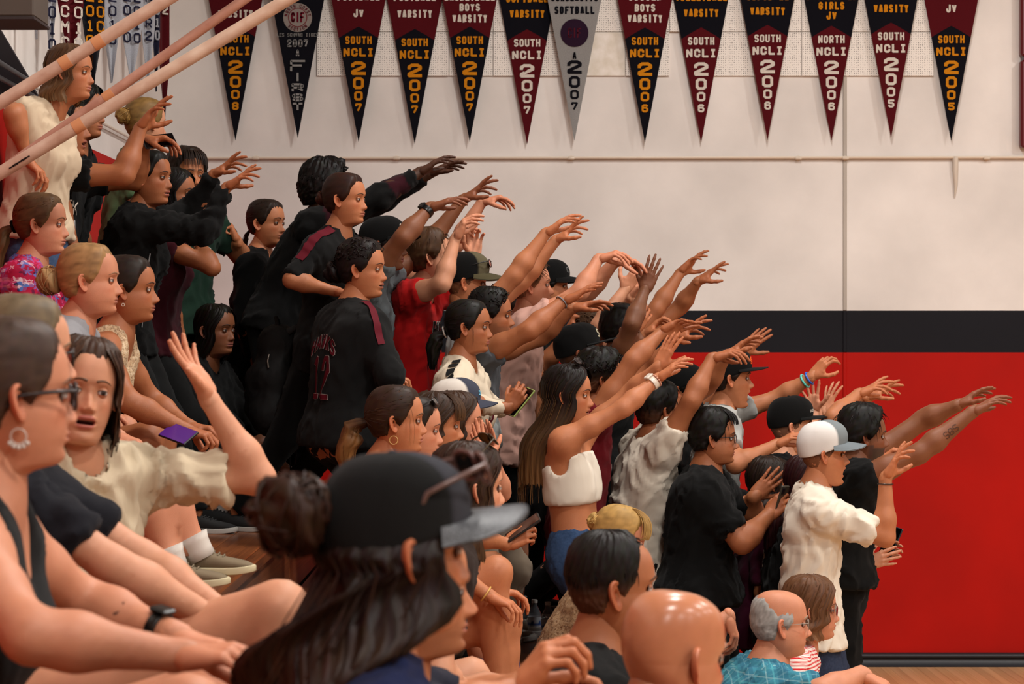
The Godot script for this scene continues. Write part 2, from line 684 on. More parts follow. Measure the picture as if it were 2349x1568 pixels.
# ------------------------------------------------------------------ hair
class Hair:
	var m := Msh.new()
	var rng := RandomNumberGenerator.new()
	var nz := FastNoiseLite.new()
	var col := Color(0.02, 0.013, 0.01)
	var tip := Color(0.02, 0.013, 0.01)

	func shade(f: float, k: float) -> Color:
		var w := col.lerp(tip, clampf(f, 0.0, 1.0))
		return Color(w.r * k, w.g * k, w.b * k)

	# a lock of hair: a thin tapering tube
	func lock(path: PackedVector3Array, r: float, sides := 5, taper := 0.25, f0 := 0.0, f1 := 1.0, flat := 0.6) -> void:
		var k := rng.randf_range(0.62, 1.45)
		var b := m.v.size()
		var rad := PackedFloat32Array()
		var n := path.size()
		for i in n:
			var f := float(i) / (n - 1)
			rad.push_back(r * lerpf(1.0, taper, f * f) * (0.6 if i == 0 else 1.0))
		m.tube(path, rad, sides, col, Vector3(0.2, 0.4, 0.9), flat, false)
		for i in range(b, m.v.size()):
			m.c[i] = shade(lerpf(f0, f1, float((i - b) / sides) / (n - 1)), k)

static func tress(pc: Vector3, f: float, L: float, down: Vector3) -> Vector3:
	return pc + Vector3(0, 0.012 * sin(clampf(f, 0.0, 1.0) * PI), -0.065 * (1.0 - exp(-f * 3.5))) + down * (L * (f - 0.12 * sin(clampf(f, 0.0, 1.0) * PI)))

# long hair: combed sheets from the crown over the sides and the back, then hanging straight down
static func curtain(H: Hair, hd: Head, d: Dictionary, T: float, down: Vector3, cen: Vector3) -> void:
	var L: float = d.get("hairlen", 0.4)
	var wav: float = d.get("wave", 0.006)
	var oe: float = d.get("open", 0.85) + 0.32
	var back: float = d.get("back", 1.0 + 2.0 * sstep(0.18, 0.34, L))
	var cols: int = d.get("hcols", 84) + 20
	var nv := 9
	var nl := 12 if L > 0.15 else 7
	for layer in 2:
		var b := H.m.v.size()
		for j in nv + nl:
			for k in cols:
				var u := float(k) / (cols - 1)
				var jj := mini(j, nv - 1)
				var v := lerpf(5.6 if d.has("cap") else 0.8, 9.2, float(jj) / (nv - 1))
				var op := lerpf(0.30, oe, sstep(2.0, 7.0, v))
				var th := lerpf(op, TAU - op, u)
				if th > PI:
					th -= TAU
				var key := u * 9.0
				var p := hd.base(th, v, ring(v))
				var dir := p - cen
				dir.y = maxf(dir.y, 0.0)
				dir = dir.normalized()
				var rid := H.nz.get_noise_2d(key * 11.0 + layer * 77.0, j * 0.22) * 0.0042 + H.nz.get_noise_2d(key * 2.3 + layer * 31.0, j * 0.16) * 0.007
				var TT := T * (1.08 - 0.35 * layer) + rid
				if d.has("cap"):
					TT = lerpf(0.004, TT, sstep(5.6, 7.6, v))
				p += dir * TT
				var f := 0.0
				if j >= nv:
					f = float(j - nv + 1) / nl
					var LL := L * (0.90 + 0.10 * H.nz.get_noise_2d(key * 6.0 + layer * 9.0, 5.0) - 0.06 * layer) * (1.0 - 0.10 * absf(sin(u * TAU)))
					var outw := Vector3(p.x, 0, p.z + 0.02)
					outw = (outw - down * outw.dot(down)).normalized()
					var sw := outw.cross(down)
					p += down * LL * f + outw * (0.010 * sin(f * 2.6) + d.get("flare", 0.0) * f) + Vector3(0, 0, -0.035) * sstep(0.0, 0.6, f) * back
					p += sw * sin(key * 1.4 + f * 8.0) * wav + outw * cos(key * 1.9 + f * 9.0) * wav
				var sh := 1.0 + 0.8 * H.nz.get_noise_2d(key * 15.0 + layer * 50.0, j * 0.10)
				H.m.vert(p, H.shade(f * (0.75 + 0.4 * H.nz.get_noise_2d(key * 4.0, 2.0)), sh))
		H.m.weave(b, nv + nl, cols, false, true)
	for i in 46:
		var u := H.rng.randf()
		var out := H.rng.randf_range(0.9, 1.5)
		var path := PackedVector3Array()
		for j in 8:
			var v := lerpf(7.4 if d.has("cap") else 3.0, 9.2, minf(1.0, j / 3.0))
			var op := lerpf(0.30, oe, sstep(2.0, 7.0, v))
			var th := lerpf(op, TAU - op, u)
			if th > PI:
				th -= TAU
			var p := hd.base(th, v, ring(v))
			var dir := p - cen
			dir.y = maxf(dir.y, 0.0)
			p += dir.normalized() * T * out
			if j > 3:
				var f := (j - 3) / 4.0
				p += down * L * f * H.rng.randf_range(0.99, 1.01) + Vector3(0, 0, -0.035) * sstep(0.0, 0.6, f) * back + Vector3(H.nz.get_noise_2d(i * 3.0, f), 0, H.nz.get_noise_2d(i * 3.0 + 40.0, f)) * (0.010 + wav)
			path.push_back(p)
		H.lock(path, H.rng.randf_range(0.0012, 0.0028), 4, 0.4, 0.0, 1.0)

static func hair_mesh(d: Dictionary, hd: Head, hx: Transform3D, down: Vector3) -> Msh:
	# everything in the head's own axes; down is straight down there
	var H := Hair.new()
	H.rng.seed = d.get("seed", 1) * 7919 + 13
	H.nz.seed = d.get("seed", 1)
	H.nz.frequency = 1.0
	H.col = d.hairc
	H.tip = d.get("hairtip", d.hairc)
	var style: String = d.hair
	var T: float = d.get("hairt", 0.014)
	var capped: bool = d.has("cap")
	if capped and style != "long":
		T = minf(T, 0.008)
	var hl: float = d.get("hairline", 0.0)
	var cols: int = d.get("hcols", 72)
	var rows := 36
	var vmax := 13.4
	var curly := style == "curly" or style == "afro"
	var pulled := style == "pulled" or style == "bun" or style == "pony" or style == "braid"
	var b := H.m.v.size()
	var cen := Vector3(0, 0.0, -0.012)
	var side_bald: float = d.get("fade", 0.0)
	for j in rows:
		var v := vmax * pow(float(j) / (rows - 1), 0.85)
		var rg := ring(v)
		for k in cols:
			var th := TAU * k / cols - PI
			var deg := absf(rad_to_deg(th))
			var p := hd.base(th, v, rg)
			var dir := (p - cen)
			dir.y = maxf(dir.y, -0.02)
			dir = dir.normalized()
			var vl := table(HAIRLINE, deg) + hl * (1.0 - sstep(40.0, 90.0, deg))
			if style == "balding":
				vl = table(HAIRLINE, deg)
			vl += H.nz.get_noise_2d(th * 9.0, 3.0) * 0.35
			var edge := sstep(0.0, 1.3, vl - v)
			var t := T * edge
			if side_bald > 0.0:
				t *= lerpf(1.0, 0.22, side_bald * sstep(4.6, 6.6, v) )
			if style == "balding":
				var crown := sstep(4.4, 5.8, v + 2.6 * sstep(85.0, 150.0, deg) + 0.8 * H.nz.get_noise_2d(th * 5.0, 8.0)) * sstep(60.0, 74.0, deg)
				t = lerpf(-0.006, T * (0.55 + 0.45 * sstep(5.0, 7.0, v)), crown) * edge
			if pulled:
				t += H.nz.get_noise_2d(v * 5.5 + deg * 0.02, deg * 0.012) * 0.0022 * edge
			elif curly:
				var q := p * (95.0 if style == "afro" else 75.0)
				t += (H.nz.get_noise_3d(q.x, q.y, q.z) * 0.75 + H.nz.get_noise_3d(q.x * 2.1, q.y * 2.1, q.z * 2.1) * 0.5) * T * 0.42 * edge
			else:
				t += H.nz.get_noise_2d(th * 16.0, v * 0.55) * 0.0045 * edge
				t += H.nz.get_noise_2d(th * 4.0, v * 0.9 + 9.0) * T * 0.22 * edge
			if capped:
				t = minf(t, lerpf(0.004, 0.012, sstep(5.0, 7.5, v)))
			if v > vl:
				t = -0.004 - 0.004 * sstep(0.0, 1.0, v - vl)
			# fuller towards the top and the back
			if style == "short" or curly or style == "quiff":
				t *= lerpf(1.0, 1.35, sstep(5.0, 1.0, v))
			if style == "quiff":
				t += 0.02 * edge * exp(-pow(deg / 45.0, 2.0)) * sstep(0.5, 3.0, v)
			var sh := 1.0 + H.nz.get_noise_2d((v * 11.0 if pulled else th * 26.0), (deg * 0.03 if pulled else v * 0.7)) * 0.55
			var cc := H.shade(d.get("shelltip", 0.0), sh)
			if side_bald > 0.0:
				cc = mixc(cc, d.skin, 0.38 * side_bald * sstep(5.4, 8.6, v))
			H.m.vert(p + dir * t, cc, Vector2(th * 3.0, v * 0.1))
	H.m.weave(b, rows, cols, true, false)
	# ---- single locks
	var n_lock: int = d.get("locks", 0)
	if style == "short" or style == "quiff" or style == "curly" or style == "afro":
		var many: int = int(d.get("tufts", 70) * 1.8)
		for i in many:
			var th := H.rng.randf_range(-PI, PI)
			var v := sqrt(H.rng.randf()) * 5.2
			var vl := table(HAIRLINE, absf(rad_to_deg(th))) + hl * (1.0 - sstep(40.0, 90.0, absf(rad_to_deg(th))))
			if v > vl - 0.4:
				continue
			var rg := ring(v)
			var p := hd.base(th, v, rg)
			var dir := (p - cen).normalized()
			var tan := hd.base(th, v + 0.6, ring(v + 0.6)) - p
			tan = tan.normalized()
			if style == "quiff":
				tan = (tan + Vector3(0, 0.3, 0.5)).normalized()
			var L := H.rng.randf_range(0.6, 1.3) * maxf(T * 1.7, 0.02) * (0.45 if absf(th) < 0.9 else 1.0)
			if curly:
				var path := PackedVector3Array()
				var ax := dir.cross(Vector3(H.rng.randf() - 0.5, H.rng.randf() - 0.5, H.rng.randf() - 0.5)).normalized()
				var a0 := H.rng.randf() * TAU
				var bx := ax.cross(dir).normalized()
				var rr := H.rng.randf_range(0.006, 0.010)
				for q in 7:
					var a := a0 + q * 0.95
					path.push_back(p + dir * (T * 0.75 + rr * sin(a) * 0.8 + q * 0.0012) + bx * rr * cos(a) + ax * (q - 3) * 0.002)
				H.lock(path, 0.0030, 4, 0.6, 0.0, 0.4, 0.8)
			else:
				var path := PackedVector3Array()
				for q in 5:
					var f := q / 4.0
					path.push_back(p + dir * (T * (0.55 + 0.8 * f - 0.75 * f * f)) + tan * L * f * 1.6)
				H.lock(path, 0.0032, 4, 0.15, 0.0, 0.5, 0.5)
	if style == "long" or style == "bob":
		curtain(H, hd, d, T, down, cen)
	if style == "bun" or d.has("bun"):
		var bc: Vector3 = d.get("bun", Vector3(0, 0.035, -0.128))
		var br: float = d.get("bunr", 0.036)
		var nb := H.m.v.size()
		for j in 17:
			for k in 26:
				var a := PI * j / 16.0
				var f := TAU * k / 26.0
				var dir := Vector3(sin(a) * cos(f), sin(a) * sin(f), cos(a))
				var rr := br * (0.94 + 0.10 * sin(f * 2.0 + a * 5.0) + 0.035 * sin(f * 11.0 + a * 16.0) + H.nz.get_noise_3d(dir.x * 3.0, dir.y * 3.0, dir.z * 3.0) * (0.30 if br > 0.05 else 0.12))
				H.m.vert(bc + dir * rr, H.shade(d.get("buntip", 0.5), 1.0 + 0.35 * H.nz.get_noise_2d(f * 6.0 + a * 9.0, 3.0)))
		H.m.weave(nb, 17, 26, true, true)
		for q in 18:
			var ax := Vector3(H.rng.randf() - 0.5, H.rng.randf() - 0.5, (H.rng.randf() - 0.5) * 2.5).normalized()
			var u := ax.cross(Vector3(0.31, 0.9, 0.2)).normalized()
			var w := ax.cross(u)
			var a0 := H.rng.randf() * TAU
			var path := PackedVector3Array()
			for s in 9:
				var a := a0 + s * 0.36
				path.push_back(bc + (u * cos(a) + w * sin(a)) * br * H.rng.randf_range(0.98, 1.06))
			H.lock(path, br * 0.06, 4, 0.4, 0.1, 1.0, 0.6)
	if style == "pony" or d.has("pony"):
		var pc: Vector3 = d.get("pony", Vector3(0, 0.02, -0.115))
		var L: float = d.get("ponylen", 0.26)
		var pr: float = d.get("ponyr", 0.026)
		var tb := H.m.v.size()
		var sides := 30
		var rings := 14
		for j in rings:
			var f := float(j) / (rings - 1)
			var cc = tress(pc, f, L, down) + Vector3(H.nz.get_noise_2d(3.1, f * 2.2), 0, H.nz.get_noise_2d(53.0, f * 2.2)) * d.get("wave", 0.006) * 1.6
			var dd := (tress(pc, f + 0.03, L, down) - tress(pc, f - 0.03, L, down)).normalized()
			var sx := dd.cross(Vector3(0.05, 0.3, 0.95)).normalized()
			var sy := sx.cross(dd).normalized()
			var rr := pr * (0.42 + 0.85 * sin(minf(f * 1.7, 1.0) * PI * 0.5)) * (1.0 - 0.72 * pow(f, 3.0))
			for k in sides:
				var an := TAU * k / sides
				var rg := rr * (1.0 + 0.30 * H.nz.get_noise_2d(an * 6.0, f * 1.6) + 0.18 * H.nz.get_noise_2d(an * 17.0 + 40.0, f * 2.0))
				H.m.vert(cc + (sx * cos(an) + sy * sin(an)) * rg, H.shade(f, 1.0 + 0.75 * H.nz.get_noise_2d(an * 13.0, f * 0.8 + 20.0)))
		H.m.weave(tb, rings, sides, true, true)
		for q in 16:
			var an := H.rng.randf() * TAU
			var path := PackedVector3Array()
			var f1 := H.rng.randf_range(0.85, 1.12)
			for j in 9:
				var f := j / 8.0 * f1
				path.push_back(tress(pc, f, L, down) + Vector3(cos(an), 0.2, sin(an)) * pr * (0.35 + 0.9 * f) * (1.0 - 0.35 * f) + Vector3(H.nz.get_noise_2d(q * 3.1, f * 2.0), 0, H.nz.get_noise_2d(q * 3.1 + 50.0, f * 2.0)) * 0.012)
			H.lock(path, 0.0022, 4, 0.4, 0.0, 1.0)
		# gather at the tie
		for q in 70:
			var th := H.rng.randf_range(0.75, PI) * (1.0 if q % 2 == 0 else -1.0)
			var v := H.rng.randf_range(1.5, minf(8.5, table(HAIRLINE, absf(rad_to_deg(th))) - 0.8))
			var path := PackedVector3Array()
			for s in 6:
				var f := s / 5.0
				var t2 := lerpf(th, signf(th) * PI, f)
				var pv := hd.base(t2, lerpf(v, 5.5, f), ring(lerpf(v, 5.5, f)))
				path.push_back((pv + (pv - cen).normalized() * T * 1.05).lerp(pc, pow(f, 3.0)))
			H.lock(path, 0.0028, 4, 0.8, 0.0, 0.15, 0.5)
	if d.has("bangs"):
		for q in int(d.bangs) * 2:
			var th := H.rng.randf_range(-0.85, 0.85)
			var path := PackedVector3Array()
			var vend: float = d.get("bangv", 6.6)
			for s in 7:
				var f := s / 6.0
				var v := lerpf(1.2, vend + H.rng.randf() * 0.1, f)
				var pv := hd.base(th + d.get("bangside", 0.0) * f, v, ring(v))
				path.push_back(pv + (pv - cen).normalized() * (T + 0.006 * sin(f * PI)))
			H.lock(path, 0.0034, 4, 0.3, 0.0, d.get("bangtip", 0.7))
	if d.has("wisps"):
		for q in int(d.wisps):
			var sd := 1.0 if q % 2 == 0 else -1.0
			var th := H.rng.randf_range(0.95, 1.35) * sd
			var path := PackedVector3Array()
			var v := 5.0
			var p0 := hd.base(th, v, ring(v))
			for s in 7:
				var f := s / 6.0
				path.push_back(p0 + Vector3(sd * 0.006, 0, 0.004) + down * (0.13 * f * H.rng.randf_range(0.97, 1.0)) + Vector3(sd * 0.008 * sin(f * 3.0), 0, 0.012 * sin(f * 2.5)))
			H.lock(path, 0.0011, 4, 0.4)
	H.m.smooth()
	return H.m

# ------------------------------------------------------------------ caps and glasses
static func cap_point(d: Dictionary, hd: Head, th: float, f: float, extra := 0.0) -> Vector3:
	var deg := absf(rad_to_deg(th))
	var tall: float = d.get("captall", 1.0)
	var vr := lerpf(5.35, 7.6, sstep(20.0, 150.0, deg))
	var v := vr * pow(f, 0.92)
	var p := hd.base(th, v, ring(v))
	var dir := (p - Vector3(0, -0.02, -0.012)).normalized()
	var t := 0.011 + 0.001 * sin(minf(f * 1.15, 1.0) * PI)
	t += tall * 0.011 * exp(-pow(deg / 62.0, 2.0)) * sin(pow(f, 0.75) * PI)
	t += tall * 0.013 * (1.0 - f) * (1.0 - 0.4 * f)
	var seam := fposmod(deg, 60.0)
	seam = minf(seam, 60.0 - seam)
	t -= 0.0016 * exp(-pow(seam * (0.2 + f) / 2.2, 2.0)) * (1.0 if f > 0.08 else 0.0)
	return p + dir * (t + extra)

static func cap_crown(d: Dictionary, hd: Head, front: Color, back: Color) -> Msh:
	var m := Msh.new()
	var cols := 60
	var rows := 15
	for j in rows + 3:
		for k in cols:
			var th := TAU * k / cols - PI
			var f := minf(1.0, float(j) / (rows - 1))
			var p := cap_point(d, hd, th, f, -0.004 if j == rows else (-0.012 if j > rows else 0.0))
			if j > rows:
				p += Vector3(0, 0.010, 0)
			m.vert(p, front if absf(rad_to_deg(th)) < 58.0 else back, Vector2(th * 0.09, f * 0.13))
	m.weave(0, rows + 3, cols, true, false)
	m.smooth()
	return m

static func cap_brim(d: Dictionary, hd: Head, col: Color, under: Color) -> Msh:
	var m := Msh.new()
	var n := 25
	var L: float = d.get("brim", 0.072)
	var curve: float = d.get("brimcurve", 0.020)
	var slope: float = d.get("brimslope", -0.18)
	var rad := 9
	for side in 2:
		var b := m.v.size()
		for j in rad:
			var f := float(j) / (rad - 1)
			for k in n:
				var u := 2.0 * k / (n - 1) - 1.0
				var th := u * 1.22
				var vr := 5.22
				var p := hd.base(th, vr, ring(vr))
				var dir := (p - Vector3(0, -0.02, -0.012)).normalized()
				p += dir * 0.014
				var reach := L * pow(maxf(0.0, 1.0 - pow(absf(u), 2.6)), 0.55)
				var q := p + Vector3(p.x * 0.10 * f, 0, reach * f)
				q.y += slope * reach * f - curve * pow(absf(p.x) / 0.07, 2.0) * (0.35 + 0.65 * f) + curve * 0.12
				q.y += -0.0035 * side + 0.002
				m.vert(q, col if side == 0 else under, Vector2(q.x, q.z))
		m.weave(b, rad, n, false, side == 0)
	var b0 := (rad - 1) * n
	var b1 := rad * n + (rad - 1) * n
	for k in n - 1:
		m.t.append_array([b0 + k, b0 + k + 1, b1 + k, b0 + k + 1, b1 + k + 1, b1 + k])
	m.smooth()
	return m

static func cap_button(hd: Head, tall: float, col: Color) -> Msh:
	var m := Msh.new()
	var p := Vector3(0, 0.1155 + 0.0105 + 0.013 * tall, -0.012)
	for j in 5:
		var a := PI * 0.5 * j / 4.0
		for k in 10:
			var f := TAU * k / 10.0
			m.vert(p + Vector3(cos(f) * sin(a) * 0.0075, cos(a) * 0.004, sin(f) * sin(a) * 0.0075), col)
	m.weave(0, 5, 10, true, true)
	m.smooth()
	return m

# rims, bridge and temples; lift raises them (worn on the head or the cap)
static func glasses_frame(hd: Head, col: Color, rim: float, up: float, fwd: float, tilt: float, wide := 0.026, high := 0.019) -> Msh:
	var m := Msh.new()
	var tb := Transform3D(Basis(Vector3.RIGHT, tilt), Vector3(0, up, fwd))
	for sd in [-1.0, 1.0]:
		var path := PackedVector3Array()
		var rad := PackedFloat32Array()
		for k in 19:
			var a := TAU * k / 18.0
			var ca := cos(a)
			var sa := sin(a)
			path.push_back(tb * Vector3(sd * (0.0325 + wide * signf(ca) * pow(absf(ca), 0.75)), high * signf(sa) * pow(absf(sa), 0.8) - 0.003, 0.101 - 0.010 * absf(ca * 0.5 + 0.5)))
			rad.push_back(rim)
		m.tube(path, rad, 6, col, Vector3.BACK, 1.0, false)
		var tp := PackedVector3Array()
		var tr := PackedFloat32Array()
		for q in [[0.0585, 0.006, 0.092], [0.070, 0.007, 0.082], [0.080, 0.006, 0.05], [0.0835, 0.003, 0.015], [0.082, 0.0, -0.008], [0.079, -0.018, -0.026]]:
			tp.push_back(tb * Vector3(sd * q[0], q[1], q[2]))
			tr.push_back(rim * 1.15)
		m.tube(tp, tr, 6, col, Vector3.RIGHT, 1.0, true)
	m.tube(PackedVector3Array([tb * Vector3(-0.0075, 0.002, 0.100), tb * Vector3(0, 0.0055, 0.103), tb * Vector3(0.0075, 0.002, 0.100)]), PackedFloat32Array([rim, rim, rim]), 6, col)
	m.smooth()
	return m

static func glasses_lens(hd: Head, up: float, fwd: float, tilt: float, wide := 0.026, high := 0.019) -> Msh:
	var m := Msh.new()
	var tb := Transform3D(Basis(Vector3.RIGHT, tilt), Vector3(0, up, fwd))
	for sd in [-1.0, 1.0]:
		var b := m.v.size()
		for k in 18:
			var a := TAU * k / 18.0
			var ca := cos(a)
			var sa := sin(a)
			m.vert(tb * Vector3(sd * (0.0325 + wide * signf(ca) * pow(absf(ca), 0.75)), high * signf(sa) * pow(absf(sa), 0.8) - 0.003, 0.101 - 0.010 * absf(ca * 0.5 + 0.5)))
		m.cap(b, 18, Color.WHITE, sd > 0)
	m.smooth()
	return m

# ------------------------------------------------------------------ hands
# wrist at the origin, fingers along z, back of the hand along y, thumb towards x (right hand)
const HANDS := {
	# curl of knuckle / middle / end joint for index..little, spread, thumb [out, down, bend]
	"reach": [[[6, 14, 8], [12, 16, 10], [18, 20, 10], [16, 22, 10]], [9, 2, -6, -15], [38, 22, 10]],
	"spread": [[[-4, 8, 5], [0, 8, 5], [2, 10, 6], [0, 12, 6]], [17, 5, -8, -23], [58, 10, 6]],
	"droop": [[[30, 18, 10], [38, 20, 12], [44, 24, 12], [46, 26, 12]], [8, 2, -5, -13], [30, 38, 14]],
	"point": [[[-6, 8, 5], [34, 24, 14], [48, 30, 16], [50, 34, 16]], [10, 2, -4, -12], [34, 34, 16]],
	"claw": [[[16, 46, 26], [20, 50, 30], [22, 52, 30], [20, 50, 28]], [12, 3, -6, -16], [44, 34, 24]],
	"fist": [[[72, 92, 58], [76, 95, 60], [78, 95, 60], [80, 92, 58]], [3, 0, -2, -5], [24, 62, 40]],
	"relax": [[[22, 30, 18], [28, 36, 20], [32, 40, 22], [34, 40, 22]], [6, 1, -4, -10], [26, 40, 18]],
	"hold": [[[34, 48, 30], [40, 54, 32], [44, 56, 34], [46, 56, 34]], [6, 1, -3, -8], [40, 52, 22]],
	"flat": [[[2, 5, 3], [2, 5, 3], [3, 5, 3], [4, 6, 3]], [6, 1, -4, -11], [42, 14, 6]],
	"fan": [[[-10, 10, 6], [6, 16, 8], [24, 22, 10], [30, 26, 12]], [12, 3, -7, -18], [36, 36, 12]],
}

static func hand_mesh(spec: Array, cell: float) -> Array:
	var f := Fld.new()
	f.setup(Vector3(-0.085, -0.115, -0.04), Vector3(0.125, 0.075, 0.215), cell)
	var mc := [Vector3(0.025, 0.002, 0.088), Vector3(0.005, 0.004, 0.092), Vector3(-0.0145, 0.002, 0.086), Vector3(-0.032, -0.003, 0.077)]
	var lens := [[0.042, 0.026, 0.021], [0.047, 0.030, 0.022], [0.043, 0.028, 0.022], [0.034, 0.021, 0.019]]
	var rk := [1.0, 1.0, 0.95, 0.86]
	# wrist and palm
	f.bone(Vector3(0.004, 0, -0.008), Vector3(-0.004, 0, -0.008), 0.0200, 0.0200, 0.01, Vector3.UP, 1.1)
	f.bone(Vector3(0.006, 0, -0.006), Vector3(0.010, 0.0, 0.03), 0.0190, 0.016, 0.012, Vector3.UP, 1.15)
	f.bone(Vector3(-0.006, 0, -0.006), Vector3(-0.014, 0.0, 0.03), 0.0190, 0.016, 0.012, Vector3.UP, 1.15)
	for i in 4:
		f.bone(Vector3(mc[i].x * 0.62, -0.002, 0.022), mc[i] + Vector3(0, -0.002, 0), 0.0150, 0.0118 * rk[i], 0.012)
	f.bone(Vector3(0.017, -0.010, 0.022), Vector3(0.030, -0.012, 0.052), 0.0165, 0.0135, 0.012)
	f.bone(Vector3(-0.020, -0.009, 0.020), Vector3(-0.026, -0.008, 0.055), 0.0135, 0.0120, 0.010)
	# fingers
	for i in 4:
		var p: Vector3 = mc[i]
		var sp := deg_to_rad(spec[1][i])
		var curl := 0.0
		var r := [0.0098, 0.0088, 0.0080, 0.0066]
		for j in 3:
			curl += deg_to_rad(spec[0][i][j])
			var fl := Vector3(sin(sp), 0, cos(sp))
			var dir := fl * cos(curl) + Vector3.DOWN * sin(curl)
			var q: Vector3 = p + dir * lens[i][j]
			f.bone(p, q, r[j] * rk[i], r[j + 1] * rk[i], 0.0035)
			p = q
	# thumb leaves the side of the palm near its base
	var tp := Vector3(0.026, -0.010, 0.030)
	var ta := deg_to_rad(spec[2][0])
	var td := deg_to_rad(spec[2][1])
	var tb := deg_to_rad(spec[2][2])
	var rad := [0.0140, 0.0112, 0.0100, 0.0078]
	var tl := [0.038, 0.032, 0.026]
	for j in 3:
		var a := ta - tb * j * 0.9
		var dir := Vector3(sin(a) * cos(td), -sin(td) * (1.0 - 0.15 * j), cos(a) * cos(td)).normalized()
		var q: Vector3 = tp + dir * tl[j]
		f.bone(tp, q, rad[j], rad[j + 1], 0.006)
		tp = q
	return f.mesh()

# a wrist at w, fingers towards dir, the back of the hand towards back
static func hand_xf(w: Vector3, dir: Vector3, back: Vector3, left: bool, k: float) -> Transform3D:
	var z := dir.normalized()
	var y := (back - z * back.dot(z)).normalized()
	var x := y.cross(z)
	if left:
		x = -x
	return Transform3D(Basis(x * k, y * k, z * k), w)

# ------------------------------------------------------------------ lettering
const GLYPH := {
	"A": "00 3c 5c 80;14 74", "B": "00 0c 6c 8a 88 66 06;66 84 82 60 00", "C": "89 8a 6c 2c 0a 02 20 60 82 83", "D": "00 0c 6c 8a 82 60 00", "E": "8c 0c 00 80;06 66", "F": "8c 0c 00;06 66",
	"G": "89 8a 6c 2c 0a 02 20 60 82 85 55", "H": "00 0c;80 8c;06 86", "I": "40 4c", "|": "2c 6c;4c 40;20 60", "J": "8c 82 60 20 02 04", "K": "00 0c;8c 16 80", "L": "0c 00 80", "M": "00 0c 46 8c 80",
	"N": "00 0c 80 8c", "O": "20 02 0a 2c 6c 8a 82 60 20", "P": "00 0c 6c 8a 87 65 05", "Q": "20 02 0a 2c 6c 8a 82 60 20;53 80", "R": "00 0c 6c 8a 87 65 05;45 80", "S": "8a 6c 2c 0a 08 26 66 84 82 60 20 02",
	"T": "0c 8c;4c 40", "U": "0c 02 20 60 82 8c", "V": "0c 40 8c", "W": "0c 20 48 60 8c", "X": "00 8c;0c 80", "Y": "0c 46 8c;46 40", "Z": "0c 8c 00 80",
	"0": "20 02 0a 2c 6c 8a 82 60 20", "1": "2a 4c 40;20 60", "2": "09 0a 2c 6c 8a 88 02 00 80", "3": "0b 2c 6c 8a 87 66 36;66 84 82 60 20 01", "4": "60 6c 04 84", "5": "8c 0c 07 67 85 82 60 20 02", "6": "8a 6c 2c 0a 02 20 60 82 85 67 07",
	"7": "0a 0c 8c 8b 30", "8": "26 08 0a 2c 6c 8a 88 66 26 04 02 20 60 82 84 66", "9": "02 20 60 82 8a 6c 2c 0a 07 25 85", "-": "26 66", ".": "40 41",
}

# strokes of a line of text as short flat quads: calls put(x, y) for the corners; w and h of one letter, s stroke width
static func letters(text: String, w: float, h: float, s: float, gap: float, center := true) -> Array:
	var out := []
	var x := 0.0
	var total := text.length() * (w + gap) - gap
	if center:
		x = -total * 0.5
	for ch in text:
		if GLYPH.has(ch):
			for line in GLYPH[ch].split(";"):
				var pts := []
				for q in line.split(" "):
					pts.append(Vector2(x + s * 0.5 + ("0x" + q[0]).hex_to_int() / 8.0 * (w - s), s * 0.5 + ("0x" + q[1]).hex_to_int() / 12.0 * (h - s)))
				for i in pts.size() - 1:
					var a: Vector2 = pts[i]
					var b: Vector2 = pts[i + 1]
					var dd := (b - a).normalized()
					var nn := Vector2(-dd.y, dd.x) * s * 0.5
					var e0 := dd * s * (0.5 if i == 0 else 0.21)
					var e1 := dd * s * (0.5 if i == pts.size() - 2 else 0.21)
					if absf(dd.x) > 0.05 and absf(dd.y) > 0.05:
						e0 = dd * s * 0.2
						e1 = e0
					out.append([a - e0 - nn, b + e1 - nn, b + e1 + nn, a - e0 + nn])
		x += w + gap
	return out

# ------------------------------------------------------------------ people
const F_PX := 4710.0
const CAM_Y := 2.05
const RISE := 0.30
const RUN := 0.60
const EDGE1 := 0.80

# a point seen at a pixel of the 2349 x 1568 picture where one metre spans s pixels
static func at(x: float, y: float, s: float) -> Vector3:
	return Vector3((x - 1174.5) / s, CAM_Y - (y - 784.0) / s, -F_PX / s)

static func tread(x: float) -> float:
	if x > EDGE1:
		return 0.0
	return RISE * mini(5, 1 + int((EDGE1 - x) / RUN))

static func lin(r: int, g: int, b: int) -> Color:
	return Color8(r, g, b).srgb_to_linear()

class Part:
	var called := ""
	var m: Msh
	var mat := ""
	var label := ""
	var kids := []

static func part(called: String, m: Msh, mat: String, label := "") -> Part:
	var p := Part.new()
	p.called = called
	p.m = m
	p.mat = mat
	p.label = label
	return p

static func ik(a: Vector3, b: Vector3, la: float, lb: float, pole: Vector3) -> Vector3:
	var d := b - a
	var L := d.length()
	var u := d / maxf(L, 1e-5)
	var x := clampf((la * la - lb * lb + L * L) / (2.0 * maxf(L, 1e-5)), 0.0, L)
	var hh := sqrt(maxf(0.0, la * la - x * x))
	var p := (pole - u * pole.dot(u)).normalized()
	return a + u * x + p * hh

